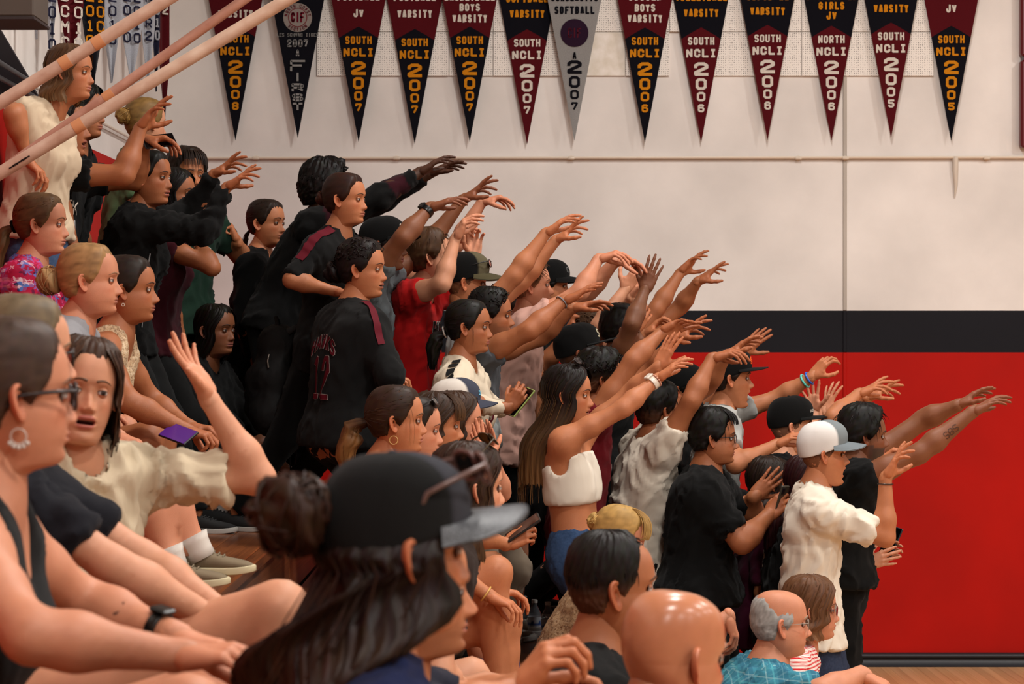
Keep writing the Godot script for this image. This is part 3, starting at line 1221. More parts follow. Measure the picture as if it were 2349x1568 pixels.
static func cloth_folds(p: Vector3, nz: FastNoiseLite, axis: Vector3) -> float:
	# long folds along the hang of the cloth, bent by a slower drift, and small crumples
	var w := Vector3(nz.get_noise_3d(p.x * 4.0, p.y * 4.0, p.z * 4.0), nz.get_noise_3d(p.x * 4.0 + 9.0, p.y * 4.0, p.z * 4.0), nz.get_noise_3d(p.x * 4.0, p.y * 4.0 + 9.0, p.z * 4.0)) * 0.10
	var q := p + w
	q -= axis * q.dot(axis) * 0.68
	var a := 1.0 - absf(nz.get_noise_3d(q.x * 9.5, q.y * 9.5, q.z * 9.5)) * 3.4
	var r := (p + w) * 6.0
	var b := 1.0 - absf(nz.get_noise_3d(r.x + 31.0, r.y * 1.7, r.z)) * 3.0
	var c := nz.get_noise_3d(p.x * 22.0, p.y * 16.0, p.z * 22.0)
	return maxf(a, -0.7) * 0.85 + maxf(b, -0.5) * 0.30 + c * 0.12 - 0.15

static func build_person(d: Dictionary, hands: Dictionary) -> Dictionary:
	var parts := []
	var s: float = d.s
	var fem: bool = d.get("fem", false)
	var k: float = d.get("k", 1.0)
	var g: float = d.get("g", 1.0)
	var skinc: Color = d.skin
	var seed: int = d.get("seed", 1)
	var nz := FastNoiseLite.new()
	nz.seed = seed
	nz.frequency = 1.0
	nz.fractal_type = FastNoiseLite.FRACTAL_NONE
	var hs: float = d.get("hs", 0.97 if fem else 1.0)
	var C := at(d.head[0], d.head[1], s)
	# head axes
	var hy := deg_to_rad(d.get("hy", 0.0))
	var hp := deg_to_rad(d.get("hp", 0.0))
	var hf := Vector3(cos(hy) * cos(hp), sin(hp), sin(hy) * cos(hp))
	var hl := Vector3.UP.cross(hf).normalized()
	var hu := hf.cross(hl).normalized()
	var hb := Basis(hl, hu, hf)
	hb = Basis(hf, deg_to_rad(d.get("hr", 0.0))) * hb
	var hx := Transform3D(hb * hs, C)
	# spine
	var by := deg_to_rad(d.get("by", d.get("hy", 0.0) * 0.5))
	var bf := Vector3(cos(by), 0, sin(by))
	var lat := Vector3.UP.cross(bf).normalized()
	var lean := deg_to_rad(d.get("lean", 8.0))
	var roll := deg_to_rad(d.get("tilt", 0.0))
	var sd := (Vector3.UP * cos(lean) + bf * sin(lean)) * cos(roll) + lat * sin(roll)
	sd = sd.normalized()
	var nl := lean * 0.5 + 0.22
	var nd := (Vector3.UP * cos(nl) + bf * sin(nl)).normalized()
	var N := C + Vector3(0, -0.035, 0) * k - nd * 0.150 * k - hf * 0.012
	if d.has("nsh"):
		N += Vector3(d.nsh[0] / s, -d.nsh[1] / s, 0)
	var tl: float = 0.50 * k * d.get("torso", 1.0)
	var sit: bool = d.get("sit", false)
	var Hp := N - sd * tl
	var floor_y: float = d.row * RISE if d.has("row") else tread(Hp.x)
	if sit:
		var want := floor_y + 0.115 * g
		# the torso reaches down to the seat
		var dy := N.y - want
		Hp = N - sd * (dy / maxf(0.4, sd.y))
		# and sits on the board of its row
		var edge := EDGE1 - RUN * (floor_y / RISE - 1.0)
		Hp.x = clampf(Hp.x, edge - RUN + 0.15, edge - d.get("over", 0.10))
		tl = N.distance_to(Hp)
		sd = (N - Hp).normalized()
	var sw: float = (0.150 if fem else 0.176) * k * (0.75 + 0.25 * g)
	var wide := g * (0.93 if fem else 1.0) * k
	# arms first: the shoulders follow them
	var S := {}
	var E := {}
	var W := {}
	var T := {}
	for side in ["R", "L"]:
		var sg := -1.0 if side == "R" else 1.0
		var sp: Vector3 = N - sd * 0.045 * k + lat * sg * sw
		var al: float = (0.275 if fem else 0.295) * k
		var fl: float = (0.235 if fem else 0.255) * k
		if d.has(side):
			var a: Dictionary = d[side]
			var e0 := at(a.e[0], a.e[1], F_PX / -sp.z)
			var dirw := (e0 - sp)
			sp += dirw.normalized() * 0.025 + Vector3.UP * 0.03 * clampf(dirw.normalized().y + 0.3, 0.0, 1.0)
			e0 = at(a.e[0], a.e[1], F_PX / -sp.z)
			var flat := e0.distance_to(sp)
			if flat < al:
				var dz = sqrt(al * al - flat * flat) * a.get("ze", -sg * 0.6)
				var z2 = sp.z + dz
				e0 = at(a.e[0], a.e[1], F_PX / -z2)
			var w0 := at(a.w[0], a.w[1], F_PX / -e0.z)
			flat = w0.distance_to(e0)
			if flat < fl:
				var dz = sqrt(fl * fl - flat * flat) * a.get("zw", sg * 0.5)
				w0 = at(a.w[0], a.w[1], F_PX / -(e0.z + dz))
			var t0 := at(a.t[0], a.t[1], F_PX / -(w0.z + a.get("zt", 0.0)))
			S[side] = sp
			E[side] = e0
			W[side] = w0
			T[side] = t0
		else:
			S[side] = sp
			if sit:
				W[side] = Hp + bf * 0.36 * k + Vector3.UP * 0.10 + lat * sg * 0.10
				E[side] = ik(sp, W[side], al, fl, -bf * 0.4 + lat * sg * 0.8 - Vector3.UP * 0.3)
				W[side] = E[side] + (W[side] - E[side]).normalized() * fl
				T[side] = W[side] + bf * 0.15 + Vector3.DOWN * 0.05
			else:
				E[side] = sp + (Vector3.DOWN * 1.0 + lat * sg * 0.22 - bf * 0.12).normalized() * al
				W[side] = E[side] + (Vector3.DOWN * 1.0 + bf * 0.32 + lat * sg * 0.02).normalized() * fl
				T[side] = W[side] + (Vector3.DOWN + bf * 0.25) * 0.15
	# legs
	var J := {}
	var K := {}
	var A := {}
	var FD := {}
	var thigh := 0.43 * k
	var shin := 0.42 * k
	for side in ["R", "L"]:
		var sg := -1.0 if side == "R" else 1.0
		var j := Hp + lat * sg * 0.085 * wide - Vector3.UP * 0.03
		J[side] = j
		var key: String = "leg" + side
		FD[side] = bf
		if d.has(key):
			var a: Dictionary = d[key]
			var z0: float = -j.z + a.get("zk", 0.0)
			K[side] = at(a.k[0], a.k[1], F_PX / z0)
			A[side] = at(a.a[0], a.a[1], F_PX / (z0 + a.get("za", 0.0)))
		elif sit:
			var kn := j + bf * thigh * 0.97 + lat * sg * 0.05 + Vector3.UP * 0.0
			kn.y = floor_y + 0.10 + 0.02
			var fy := floor_y - RISE + 0.075
			K[side] = kn + Vector3.UP * 0.09
			A[side] = Vector3(kn.x, fy, kn.z) + bf * 0.05
		else:
			var fx: float = d.get("foot", 0.0)
			var an := Vector3(Hp.x, 0, Hp.z) + bf * (fx + sg * 0.05) + lat * sg * 0.10 * wide
			an.y = floor_y + 0.075
			# both feet on the board of the row
			var edge := EDGE1 - RUN * (floor_y / RISE - 1.0)
			if floor_y > 0.01:
				an.x += clampf(Hp.x, edge - RUN + 0.14, edge - 0.17) - Hp.x
			else:
				an.x += maxf(Hp.x, EDGE1 + 0.14) - Hp.x
			A[side] = an
			var L := j.distance_to(an)
			var st := maxf(1.0, L / ((thigh + shin) * 0.995))
			K[side] = ik(j, an, thigh * st, shin * st, bf + lat * sg * 0.1)
	# ---------------------------------------------------------------- skin
	var body := Msh.new()
	var cell_arm: float = d.get("cell_arm", 0.0142)
	var cell_body: float = d.get("cell_body", 0.026)
	var bare: bool = d.get("bare", false)
	var limbs := []
	var ar = (0.90 if fem else 1.04) * k * (0.6 + 0.4 * g) * d.get("arm", 1.0)
	for side in ["R", "L"]:
		var mid: Vector3 = E[side].lerp(W[side], 0.30)
		var up: Vector3 = (S[side] - E[side]).normalized()
		var bi: Vector3 = S[side].lerp(E[side], 0.45)
		limbs.append([S[side], bi, 0.056 * ar, 0.047 * ar, 0.03])
		limbs.append([bi, E[side], 0.047 * ar, 0.039 * ar, 0.03])
		limbs.append([E[side], mid, 0.038 * ar, 0.042 * ar, 0.03])
		limbs.append([mid, W[side], 0.042 * ar, 0.0255 * ar, 0.03])
		limbs.append([W[side], W[side] + (T[side] - W[side]).normalized() * 0.02, 0.0255 * ar, 0.024 * ar, 0.012])
	var trunk := []
	trunk.append([N - sd * 0.10 * k - lat * 0.085 * wide, N - sd * 0.10 * k + lat * 0.085 * wide, 0.088 * wide, 0.088 * wide, 0.07])
	trunk.append([N - sd * (tl * 0.46) - lat * 0.062 * wide, N - sd * (tl * 0.46) + lat * 0.062 * wide, 0.100 * wide, 0.100 * wide, 0.07])
	trunk.append([N - sd * (tl * 0.72) - lat * 0.052 * wide, N - sd * (tl * 0.72) + lat * 0.052 * wide, 0.094 * wide, 0.094 * wide, 0.07])
	trunk.append([Hp - lat * 0.070 * wide, Hp + lat * 0.070 * wide, 0.112 * wide, 0.112 * wide, 0.07])
	if d.get("belly", 0.0) > 0.0:
		trunk.append([N - sd * (tl * 0.55) + bf * 0.05, N - sd * (tl * 0.85) + bf * 0.07, 0.10 * d.belly * wide, 0.11 * d.belly * wide, 0.08])
	if fem:
		var bu: float = d.get("bust", 1.0)
		for sg in [-1.0, 1.0]:
			trunk.append([N - sd * 0.16 * k + bf * 0.055 * wide + lat * sg * 0.068 * wide, N - sd * 0.20 * k + bf * 0.082 * wide * bu + lat * sg * 0.070 * wide, 0.048 * wide, 0.054 * wide * bu, 0.05])
	for side in ["R", "L"]:
		trunk.append([N + sd * 0.015, S[side], 0.048 * k, 0.052 * ar, 0.06])
	var neckr := (0.050 if fem else 0.060) * k * (0.7 + 0.3 * g)
	var skull: Vector3 = hx * Vector3(0, -0.075, -0.022)
	trunk.append([N - sd * 0.03, skull, neckr * 1.12, neckr * 0.98, 0.045])
	var legs := []
	var lr := (0.98 if fem else 1.0) * k * (0.5 + 0.5 * g)
	for side in ["R", "L"]:
		legs.append([J[side], K[side], 0.088 * lr, 0.058 * lr, 0.05])
		var cm: Vector3 = K[side].lerp(A[side], 0.30) - bf * 0.012
		legs.append([K[side], cm, 0.052 * lr, 0.055 * lr, 0.03])
		legs.append([cm, A[side], 0.055 * lr, 0.036 * lr, 0.03])
	var groups := []
	if bare:
		groups.append([limbs + trunk, d.get("cell_skin", 0.0145)])
		groups.append([legs + [trunk[3]], d.get("cell_leg", cell_body)])
	else:
		groups.append([limbs, cell_arm])
		# neck and shoulders fine, what the clothes cover coarse
		var nt := trunk.size()
		groups.append([[trunk[0]] + trunk.slice(nt - 3, nt), 0.016 * k])
		groups.append([trunk.slice(0, nt - 3), 0.036])
		var long_legs: bool = d.has("pants") and d.pants.get("len", 1.95) > 1.5
		groups.append([legs + [trunk[3]], d.get("cell_leg", 0.036 if long_legs else cell_body)])
	for gr in groups:
		var fl := mesh_bones(gr[0], gr[1], 0.0)
		var r := fl.mesh()
		var b := body.v.size()
		body.append(r[0], r[1], r[2], Transform3D(), skinc)
		for i in range(b, body.v.size()):
			var p := body.v[i]
			var mo := nz.get_noise_3d(p.x * 16.0, p.y * 16.0, p.z * 16.0) * 0.06 + nz.get_noise_3d(p.x * 60.0, p.y * 60.0, p.z * 60.0) * 0.03
			body.c[i] = Color(skinc.r * (1.0 + mo), skinc.g * (1.0 + mo * 1.15), skinc.b * (1.0 + mo * 1.3))
	# head joins the body mesh
	var hd := Head.new()
	hd.nose = d.get("nose", 0.86 if fem else 1.0)
	hd.jaw = d.get("jaw", 0.0)
	hd.fat = d.get("fat", 0.0)
	hd.chin = d.get("chin", -0.001 if fem else 0.001)
	hd.brow = d.get("brow", -0.0015 if fem else 0.0015)
	hd.wide = d.get("headw", 0.97 if fem else 1.0)
	hd.lips = d.get("lipk", 1.1 if fem else 0.85)
	var hm := head_mesh(d, hd, d.get("hc", 64), d.get("hstep", 0.37))
	var hbase := body.v.size()
	body.append(hm.v, hm.n, hm.t, hx, Color.WHITE)
	for i in hm.v.size():
		body.c[hbase + i] = hm.c[i]
	# hands join it too
	for side in ["R", "L"]:
		var a: Dictionary = d.get(side, {})
		var pose: String = a.get("p", "relax")
		var dir: Vector3 = (T[side] - W[side]).normalized()
		var fore: Vector3 = (W[side] - E[side]).normalized()
		var back: Vector3 = Vector3.UP * 1.0 - fore * 0.15
		if not d.has(side):
			back = (lat * (-1.0 if side == "R" else 1.0)).normalized() if not sit else Vector3.UP
		var y := (back - dir * back.dot(dir)).normalized()
		y = y.rotated(dir, deg_to_rad(a.get("r", 0.0)))
		var hk: float = (0.92 if fem else 1.02) * k * d.get("handk", 1.0)
		var hmsh: Array = hands[pose]
		body.append(hmsh[0], hmsh[1], hmsh[2], hand_xf(W[side], dir, y, side == "L", hk), Color(skinc.r * 1.04, skinc.g * 0.97, skinc.b * 0.95), side == "L")
	var base := Vector3(Hp.x, floor_y, Hp.z)
	parts.append(part("body", body, d.get("skinmat", "skin")))
	# ---------------------------------------------------------------- shirt
	if d.has("shirt"):
		var sh: Dictionary = d.shirt
		var loose: float = sh.get("loose", 1.0)
		var off := 0.013 + 0.008 * loose
		var bones := []
		for i in trunk.size() - 1:
			if i >= trunk.size() - 3:
				continue
			var q: Array = trunk[i].duplicate()
			q[2] += off
			q[3] += off
			bones.append(q)
		var hem: float = sh.get("hem", 0.06)
		var hempos := Hp - Vector3.UP * hem if not sit else Hp - sd * hem * 0.3
		if sh.get("hem", 0.06) > -0.05 and not sit:
			bones.append([hempos - lat * 0.084 * wide + bf * 0.01, hempos + lat * 0.084 * wide + bf * 0.01, (0.126 + 0.014 * loose) * wide, (0.126 + 0.014 * loose) * wide, 0.06])
			if lean > 0.2:
				# cloth hangs straight from the chest
				var ch := N - sd * (tl * 0.40) + bf * 0.05
				bones.append([ch, Vector3(ch.x, hempos.y, ch.z).lerp(hempos, 0.45), 0.10 * wide, 0.10 * wide, 0.08])
		var slv: float = sh.get("sleeve", 0.55)
		for side in ["R", "L"]:
			bones.append([N + sd * 0.014, S[side], 0.049 * k + off * 0.7, 0.054 * ar + off, 0.06])
			if slv > 0.0:
				var st: float = minf(slv, 1.0)
				var e: Vector3 = S[side].lerp(E[side], st)
				var ud: Vector3 = (E[side] - S[side]).normalized()
				var sr = lerpf(0.053, 0.041, st) * ar + 0.009 + 0.011 * loose
				if slv <= 1.0:
					bones.append([S[side], e, 0.055 * ar + off * 0.6, sr, 0.035, ud, e])
				else:
					bones.append([S[side], E[side], 0.057 * ar + off, 0.042 * ar + off * 0.9, 0.035])
					var f: float = slv - 1.0
					var we: Vector3 = E[side].lerp(W[side], f)
					var wd: Vector3 = (W[side] - E[side]).normalized()
					bones.append([E[side], we, 0.042 * ar + off * 0.9, lerpf(0.042, 0.028, f) * ar + 0.006 + 0.004 * loose, 0.03, wd, we])
		var fl := mesh_bones(bones, sh.get("cell", 0.0158), 0.0)
		# neck hole
		var nr: float = sh.get("neck", 1.0)
		if sh.get("type", "tee") == "tank":
			for sg in [-1.0, 1.0]:
				var p0: Vector3 = N - sd * 0.01 + lat * sg * sw * 0.99
				fl.bone(p0 + sd * 0.1, p0 - sd * 0.135, 0.062, 0.050, 0.001, Vector3.ZERO, 1.0, 1)
			fl.bone(N + bf * 0.05 + sd * 0.1, N + bf * 0.11 - sd * 0.07, 0.075 * nr, 0.055 * nr, 0.001, Vector3.ZERO, 1.0, 1)
			fl.bone(N - bf * 0.05 + sd * 0.1, N - bf * 0.10 - sd * 0.05, 0.07 * nr, 0.055 * nr, 0.001, Vector3.ZERO, 1.0, 1)
		elif sh.get("type", "tee") == "crop":
			# high at the front, low at the back and under the arms
			fl.plane((sd * 0.95 - bf * 0.30).normalized(), N - sd * 0.085)
			for sg in [-1.0, 1.0]:
				var p0: Vector3 = N + lat * sg * sw * 1.05
				fl.bone(p0 + bf * 0.01, p0 - sd * 0.11, 0.055, 0.036, 0.001, Vector3.ZERO, 1.0, 1)
		fl.bone(N + sd * (0.012 - 0.010 * nr), N + nd * 0.16, neckr + 0.002 + 0.004 * nr, neckr + 0.02, 0.001, Vector3.ZERO, 1.0, 1)
		fl.bone(N + bf * 0.025 * nr - sd * 0.012 * nr, N + bf * (0.05 + 0.03 * nr) + sd * 0.04, neckr * 0.85, neckr * 1.0, 0.001, Vector3.ZERO, 1.0, 1)
		# hem
		fl.plane((-sd * 0.5 - Vector3.UP * 0.5).normalized() if not sit else -sd, hempos)
		var r := fl.mesh()
		var m := Msh.new()
		var sc: Color = sh.col
		m.append(r[0], r[1], r[2], Transform3D(), sc)
		var amp: float = sh.get("fold", 0.0085) * (0.35 + 0.65 * loose)
		var axis := sd
		for i in m.v.size():
			m.v[i] += m.n[i] * maxf(cloth_folds(m.v[i], nz, axis), -0.9) * amp
			m.n[i] = Vector3.ZERO
			if sh.has("zones"):
				for zz in sh.zones:
					m.c[i] = zone(zz, m.v[i], m.c[i], S, E, W, N, sd, bf, lat)
		m.smooth()
		var sp := part(sh.get("name", "shirt"), m, sh.get("mat", "cloth"), sh.get("label", ""))
		parts.append(sp)
		for st in sh.get("stripes", []):
			sp.kids.append_array(limb_stripes(st, fl, nz, axis, amp, S, E, W, N, sd, bf, lat))
		if d.has("print"):
			for pr in d["print"]:
				sp.kids.append_array(print_on(pr, fl, nz, axis, amp, N, sd, bf, lat, C))
	# ---------------------------------------------------------------- trousers
	if d.has("pants"):
		var pt: Dictionary = d.pants
		var loose: float = pt.get("loose", 0.6)
		var off := 0.006 + 0.012 * loose
		var ln: float = pt.get("len", 1.95)
		var bones := []
		var w: Array = trunk[3].duplicate()
		w[2] += off * 0.25
		w[3] += off * 0.25
		bones.append(w)
		var wb: Array = trunk[2].duplicate()
		wb[0] = wb[0].lerp(trunk[3][0], 0.55)
		wb[1] = wb[1].lerp(trunk[3][1], 0.55)
		wb[2] += off * 0.3 + 0.006
		wb[3] += off * 0.3 + 0.006
		bones.append(wb)
		for side in ["R", "L"]:
			if ln <= 1.0:
				var e: Vector3 = J[side].lerp(K[side], ln)
				bones.append([J[side], e, 0.090 * lr + off, lerpf(0.088, 0.060, ln) * lr + off * 1.7, 0.05, (K[side] - J[side]).normalized(), e])
			else:
				bones.append([J[side], K[side], 0.090 * lr + off, 0.060 * lr + off, 0.05])
				var f: float = ln - 1.0
				var e: Vector3 = K[side].lerp(A[side], f)
				bones.append([K[side], e, 0.060 * lr + off, lerpf(0.056, 0.042, f) * lr + off * 1.3, 0.03, (A[side] - K[side]).normalized(), e])
		var fl := mesh_bones(bones, pt.get("cell", 0.025), 0.0)
		fl.plane(sd, Hp + sd * pt.get("waist", 0.015 if d.has("shirt") and d.shirt.get("hem", 0.06) > 0.0 else 0.10))
		var r := fl.mesh()
		var m := Msh.new()
		m.append(r[0], r[1], r[2], Transform3D(), pt.col)
		for i in m.v.size():
			m.v[i] += m.n[i] * cloth_folds(m.v[i] + Vector3(3, 1, 2), nz, Vector3.UP) * 0.006 * (0.3 + loose)
			m.n[i] = Vector3.ZERO
			if pt.has("zones"):
				for zz in pt.zones:
					m.c[i] = zone(zz, m.v[i], m.c[i], J, K, A, Hp, sd, bf, lat)
		m.smooth()
		var tp := part(pt.get("name", "trousers"), m, pt.get("mat", "cloth"), pt.get("label", ""))
		for st in pt.get("stripes", []):
			tp.kids.append_array(limb_stripes(st, fl, nz, Vector3.UP, 0.004, J, K, A, Hp, sd, bf, lat))
		parts.append(tp)
	# ---------------------------------------------------------------- shoes
	for side in ["R", "L"]:
		var shoe: Dictionary = d.get("shoe", {"col": Color(0.03, 0.03, 0.03), "sole": Color(0.5, 0.48, 0.44)})
		var fd: Vector3 = FD[side]
		if d.has("footdir"):
			fd = d.footdir
		var xf := Transform3D(Basis(Vector3.UP.cross(fd).normalized(), Vector3.UP, fd), A[side] - Vector3.UP * 0.075)
		xf.basis = xf.basis * ((0.90 if fem else 1.02) * k)
		var up := shoe_upper(xf, shoe)
		var p := part("shoe", up, "cloth")
		p.kids.append(part("sole", shoe_sole(xf, shoe.get("sole", Color(0.5, 0.48, 0.44))), "rubber"))
		if shoe.has("sock"):
			var sm := Msh.new()
			var hgt: float = shoe.get("sockh", 0.12)
			var up2: Vector3 = (K[side] - A[side]).normalized()
			sm.tube(PackedVector3Array([A[side] - up2 * 0.03, A[side], A[side] + up2 * hgt * 0.5, A[side] + up2 * hgt]), PackedFloat32Array([0.042 * lr, 0.042 * lr, 0.044 * lr, 0.051 * lr]), 14, shoe.sock)
			sm.smooth()
			parts.append(part("sock", sm, "cloth"))
		parts.append(p)
	# ---------------------------------------------------------------- hair, cap, glasses
	var down := hb.inverse() * Vector3.DOWN
	if d.get("hair", "none") != "none":
		var m := hair_mesh(d, hd, hx, down)
		turn(m, hx)
		parts.append(part("hair", m, "hair"))
	if d.has("cap"):
		var cp: Dictionary = d.cap
		var cx := hx * Transform3D(Basis(Vector3.RIGHT, deg_to_rad(cp.get("tip", 0.0))), Vector3(0, cp.get("up", 0.0), 0))
		if cp.get("backwards", false):
			cx = cx * Transform3D(Basis(Vector3.UP, PI), Vector3.ZERO)
		var crown := part("cap", turn(cap_crown(cp, hd, cp.front, cp.get("back", cp.front)), cx), cp.get("mat", "cloth"), cp.get("label", ""))
		crown.kids.append(part("brim", turn(cap_brim(cp, hd, cp.get("brimc", cp.front), cp.get("under", cp.front)), cx), cp.get("brimmat", cp.get("mat", "cloth"))))
		crown.kids.append(part("button", turn(cap_button(hd, cp.get("captall", 1.0), cp.front), cx), "cloth"))
		if cp.has("logo"):
			crown.kids.append(part("logo", turn(cap_logo(cp, hd), cx), "print"))
		parts.append(crown)
	if d.has("glasses"):
		var gl: Dictionary = d.glasses
		var fr := part(gl.get("name", "glasses"), turn(glasses_frame(hd, gl.col, gl.get("rim", 0.0014), gl.get("up", 0.0), gl.get("fwd", 0.0), gl.get("tilt", 0.0), gl.get("w", 0.026), gl.get("h", 0.019)), hx), "gloss", gl.get("label", ""))
		fr.kids.append(part("lens", turn(glasses_lens(hd, gl.get("up", 0.0), gl.get("fwd", 0.0), gl.get("tilt", 0.0), gl.get("w", 0.026), gl.get("h", 0.019)), hx), gl.get("lens", "clear")))
		parts.append(fr)
	# ---------------------------------------------------------------- bands round the wrist and other small worn things
	for bd in d.get("bands", []):
		var side: String = bd[0]
		var f: float = bd[1]
		var m := Msh.new()
		var p: Vector3 = E[side].lerp(W[side], f)
		var dir: Vector3 = (W[side] - E[side]).normalized()
		var u := dir.cross(Vector3(0.3, 0.8, 0.5)).normalized()
		var w := dir.cross(u)
		var rr: float = lerpf(0.042, 0.0262, clampf((f - 0.3) / 0.7, 0.0, 1.0)) * ar + 0.0035
		if bd[3] > 0.012:
			m.tube(PackedVector3Array([p - dir * bd[3] * 0.5, p - dir * bd[3] * 0.42, p + dir * bd[3] * 0.42, p + dir * bd[3] * 0.5]), PackedFloat32Array([rr - 0.001, rr + 0.0015, rr + 0.0015, rr - 0.001]), 20, bd[2])
			if bd.size() > 5:
				var bk := Vector3.UP if absf(dir.y) < 0.8 else Vector3.BACK
				var y := (bk - dir * bk.dot(dir)).normalized()
				if bd[5] == "watch_cam":
					y = (Vector3.BACK - dir * dir.z).normalized()
				m.box(Transform3D(Basis(dir, y, dir.cross(y)), p + y * (rr + 0.004)), Vector3(0.036, 0.010, 0.034), bd[2], 0.004)
		elif bd.size() > 5 and bd[5] == "beads":
			for q in 16:
				var a := TAU * q / 16.0
				var cc := p + (u * cos(a) + w * sin(a)) * rr
				var b := m.v.size()
				for j in 5:
					for i in 6:
						var aa := PI * j / 4.0
						var ff := TAU * i / 6.0
						m.vert(cc + Vector3(sin(aa) * cos(ff), cos(aa), sin(aa) * sin(ff)) * 0.0052, bd[2])
				m.weave(b, 5, 6, true, true)
		else:
			var path := PackedVector3Array()
			var rad := PackedFloat32Array()
			for q in 25:
				var a := TAU * q / 24.0
				path.push_back(p + (u * cos(a) + w * sin(a)) * rr)
				rad.push_back(bd[3])
			m.tube(path, rad, 6, bd[2], dir, bd[6] if bd.size() > 6 else 1.0, false)
		m.smooth()
		parts.append(part(bd[4], m, "gloss"))
	for ex in d.get("extra", []):
		for sg in ([-1.0, 1.0] if ex.e == "hoop" else [1.0]):
			ex["sg"] = sg
			parts.append(extra_part(ex, hx, S, E, W, T, N, sd, bf, lat, neckr))
	# everything relative to the person's base
	for p in parts:
		p.m.moved(-base)
		for q in p.kids:
			q.m.moved(-base)
	return {"parts": parts, "base": base, "W": W, "T": T, "E": E, "S": S, "N": N, "Hp": Hp, "K": K, "A": A, "C": C, "hx": hx}

static func turn(m: Msh, xf: Transform3D) -> Msh:
	var nb := xf.basis.orthonormalized()
	for i in m.v.size():
		m.v[i] = xf * m.v[i]
		m.n[i] = nb * m.n[i]
	return m

static func mesh_bones(bones: Array, cell: float, grow: float) -> Fld:
	var lo := Vector3.ONE * 1e6
	var hi := -lo
	for b in bones:
		var r := maxf(b[2], b[3]) + grow
		for p in [b[0], b[1]]:
			lo = lo.min(p - Vector3.ONE * r)
			hi = hi.max(p + Vector3.ONE * r)
	var f := Fld.new()
	f.setup(lo, hi, cell)
	for b in bones:
		if b.size() > 6:
			f.bone(b[0], b[1], b[2] + grow, b[3] + grow, b[4], Vector3.ZERO, 1.0, 0, b[5], b[6])
		else:
			f.bone(b[0], b[1], b[2] + grow, b[3] + grow, b[4])
	return f

# dyed areas of a garment: stripes along a limb, panels
static func zone(z: Dictionary, p: Vector3, c: Color, S: Dictionary, E: Dictionary, W: Dictionary, N: Vector3, sd: Vector3, bf: Vector3, lat: Vector3) -> Color:
	match z.z:
		"limb":
			# stripes running along the outside of a limb
			for side in (["R", "L"] if not z.has("side") else [z.side]):
				for sg in [[S[side], E[side]], [E[side], W[side]]]:
					var a: Vector3 = sg[0]
					var u: Vector3 = (sg[1] - a)
					var t := (p - a).dot(u) / u.length_squared()
					if t < z.get("t0", -0.3) or t > z.get("t1", 1.1):
						continue
					var e: Vector3 = p - a - u * t
					var out := lat * (-1.0 if side == "R" else 1.0)
					out = (out - u.normalized() * out.dot(u.normalized())).normalized()
					if e.dot(out) < 0.0 or e.length() > 0.14:
						continue
					var w := e.dot(u.normalized().cross(out))
					for q in z.at:
						if absf(w - q) < z.w:
							return z.col
		"shoulder":
			var q := (p - N)
			var l := absf(q.dot(lat))
			var f = q.dot(bf) - z.get("f", 0.0)
			if absf(f) < z.w and l > z.get("l0", 0.06) and l < z.get("l1", 0.3) and q.dot(sd) > -0.16:
				if not z.has("dash") or fposmod(l * 22.0 + f * 9.0, 1.0) < 0.72:
					return z.col
		"lower":
			if (p - N).dot(sd) < z.h:
				return z.col
		"side":
			if (p - N).dot(bf) < z.f:
				return z.col
	return c

# narrow bands of other cloth laid along a limb or from the neck over the shoulder; dash cuts them into slanted pieces
static func limb_stripes(st: Dictionary, fl: Fld, nz: FastNoiseLite, axis: Vector3, amp: float, S: Dictionary, E: Dictionary, W: Dictionary, N: Vector3, sd: Vector3, bf: Vector3, lat: Vector3) -> Array:
	var out := []
	for side in st.get("sides", ["R"]):
		var sg := -1.0 if side == "R" else 1.0
		var knots := [S[side], E[side], W[side]]
		if st.get("shoulder", false):
			knots = [N + lat * sg * 0.075 + bf * 0.02, S[side] + lat * sg * 0.03 + bf * 0.01, S[side].lerp(E[side], 0.5)]
		for off in st.at:
			var dash: int = st.get("dash", 1)
			for q in dash:
				var m := Msh.new()
				var t0: float = lerpf(st.t0, st.t1, (q + 0.08) / dash) if dash > 1 else st.t0
				var t1: float = lerpf(st.t0, st.t1, (q + 0.80) / dash) if dash > 1 else st.t1
				var n := 4 if dash > 1 else 20
				for i in n + 1:
					for ee in 2:
						var tt := lerpf(t0, t1, float(i) / n)
						if dash > 1 and ee == 1:
							tt += (st.t1 - st.t0) / dash * 0.35
						var seg := mini(int(tt), 1)
						var a: Vector3 = knots[seg]
						var u: Vector3 = knots[seg + 1] - a
						var dir := lat * sg
						if st.get("shoulder", false):
							dir = (sd * lerpf(1.0, 0.35, clampf(tt / 1.6, 0.0, 1.0)) + lat * sg * lerpf(0.15, 0.9, clampf(tt / 1.6, 0.0, 1.0))).normalized()
						else:
							dir = (dir - u.normalized() * dir.dot(u.normalized())).normalized()
						var across := u.normalized().cross(dir).normalized()
						var p = a + u * (tt - seg) + across * (off + (ee - 0.5) * st.w)
						m.vert(onto(fl, p, dir, nz, axis, amp, 0.0045), st.col)
				for i in n:
					m.t.append_array([i * 2, i * 2 + 1, i * 2 + 2, i * 2 + 1, i * 2 + 3, i * 2 + 2])
				m.smooth()
				out.append(part("stripe", m, "print"))
	return out

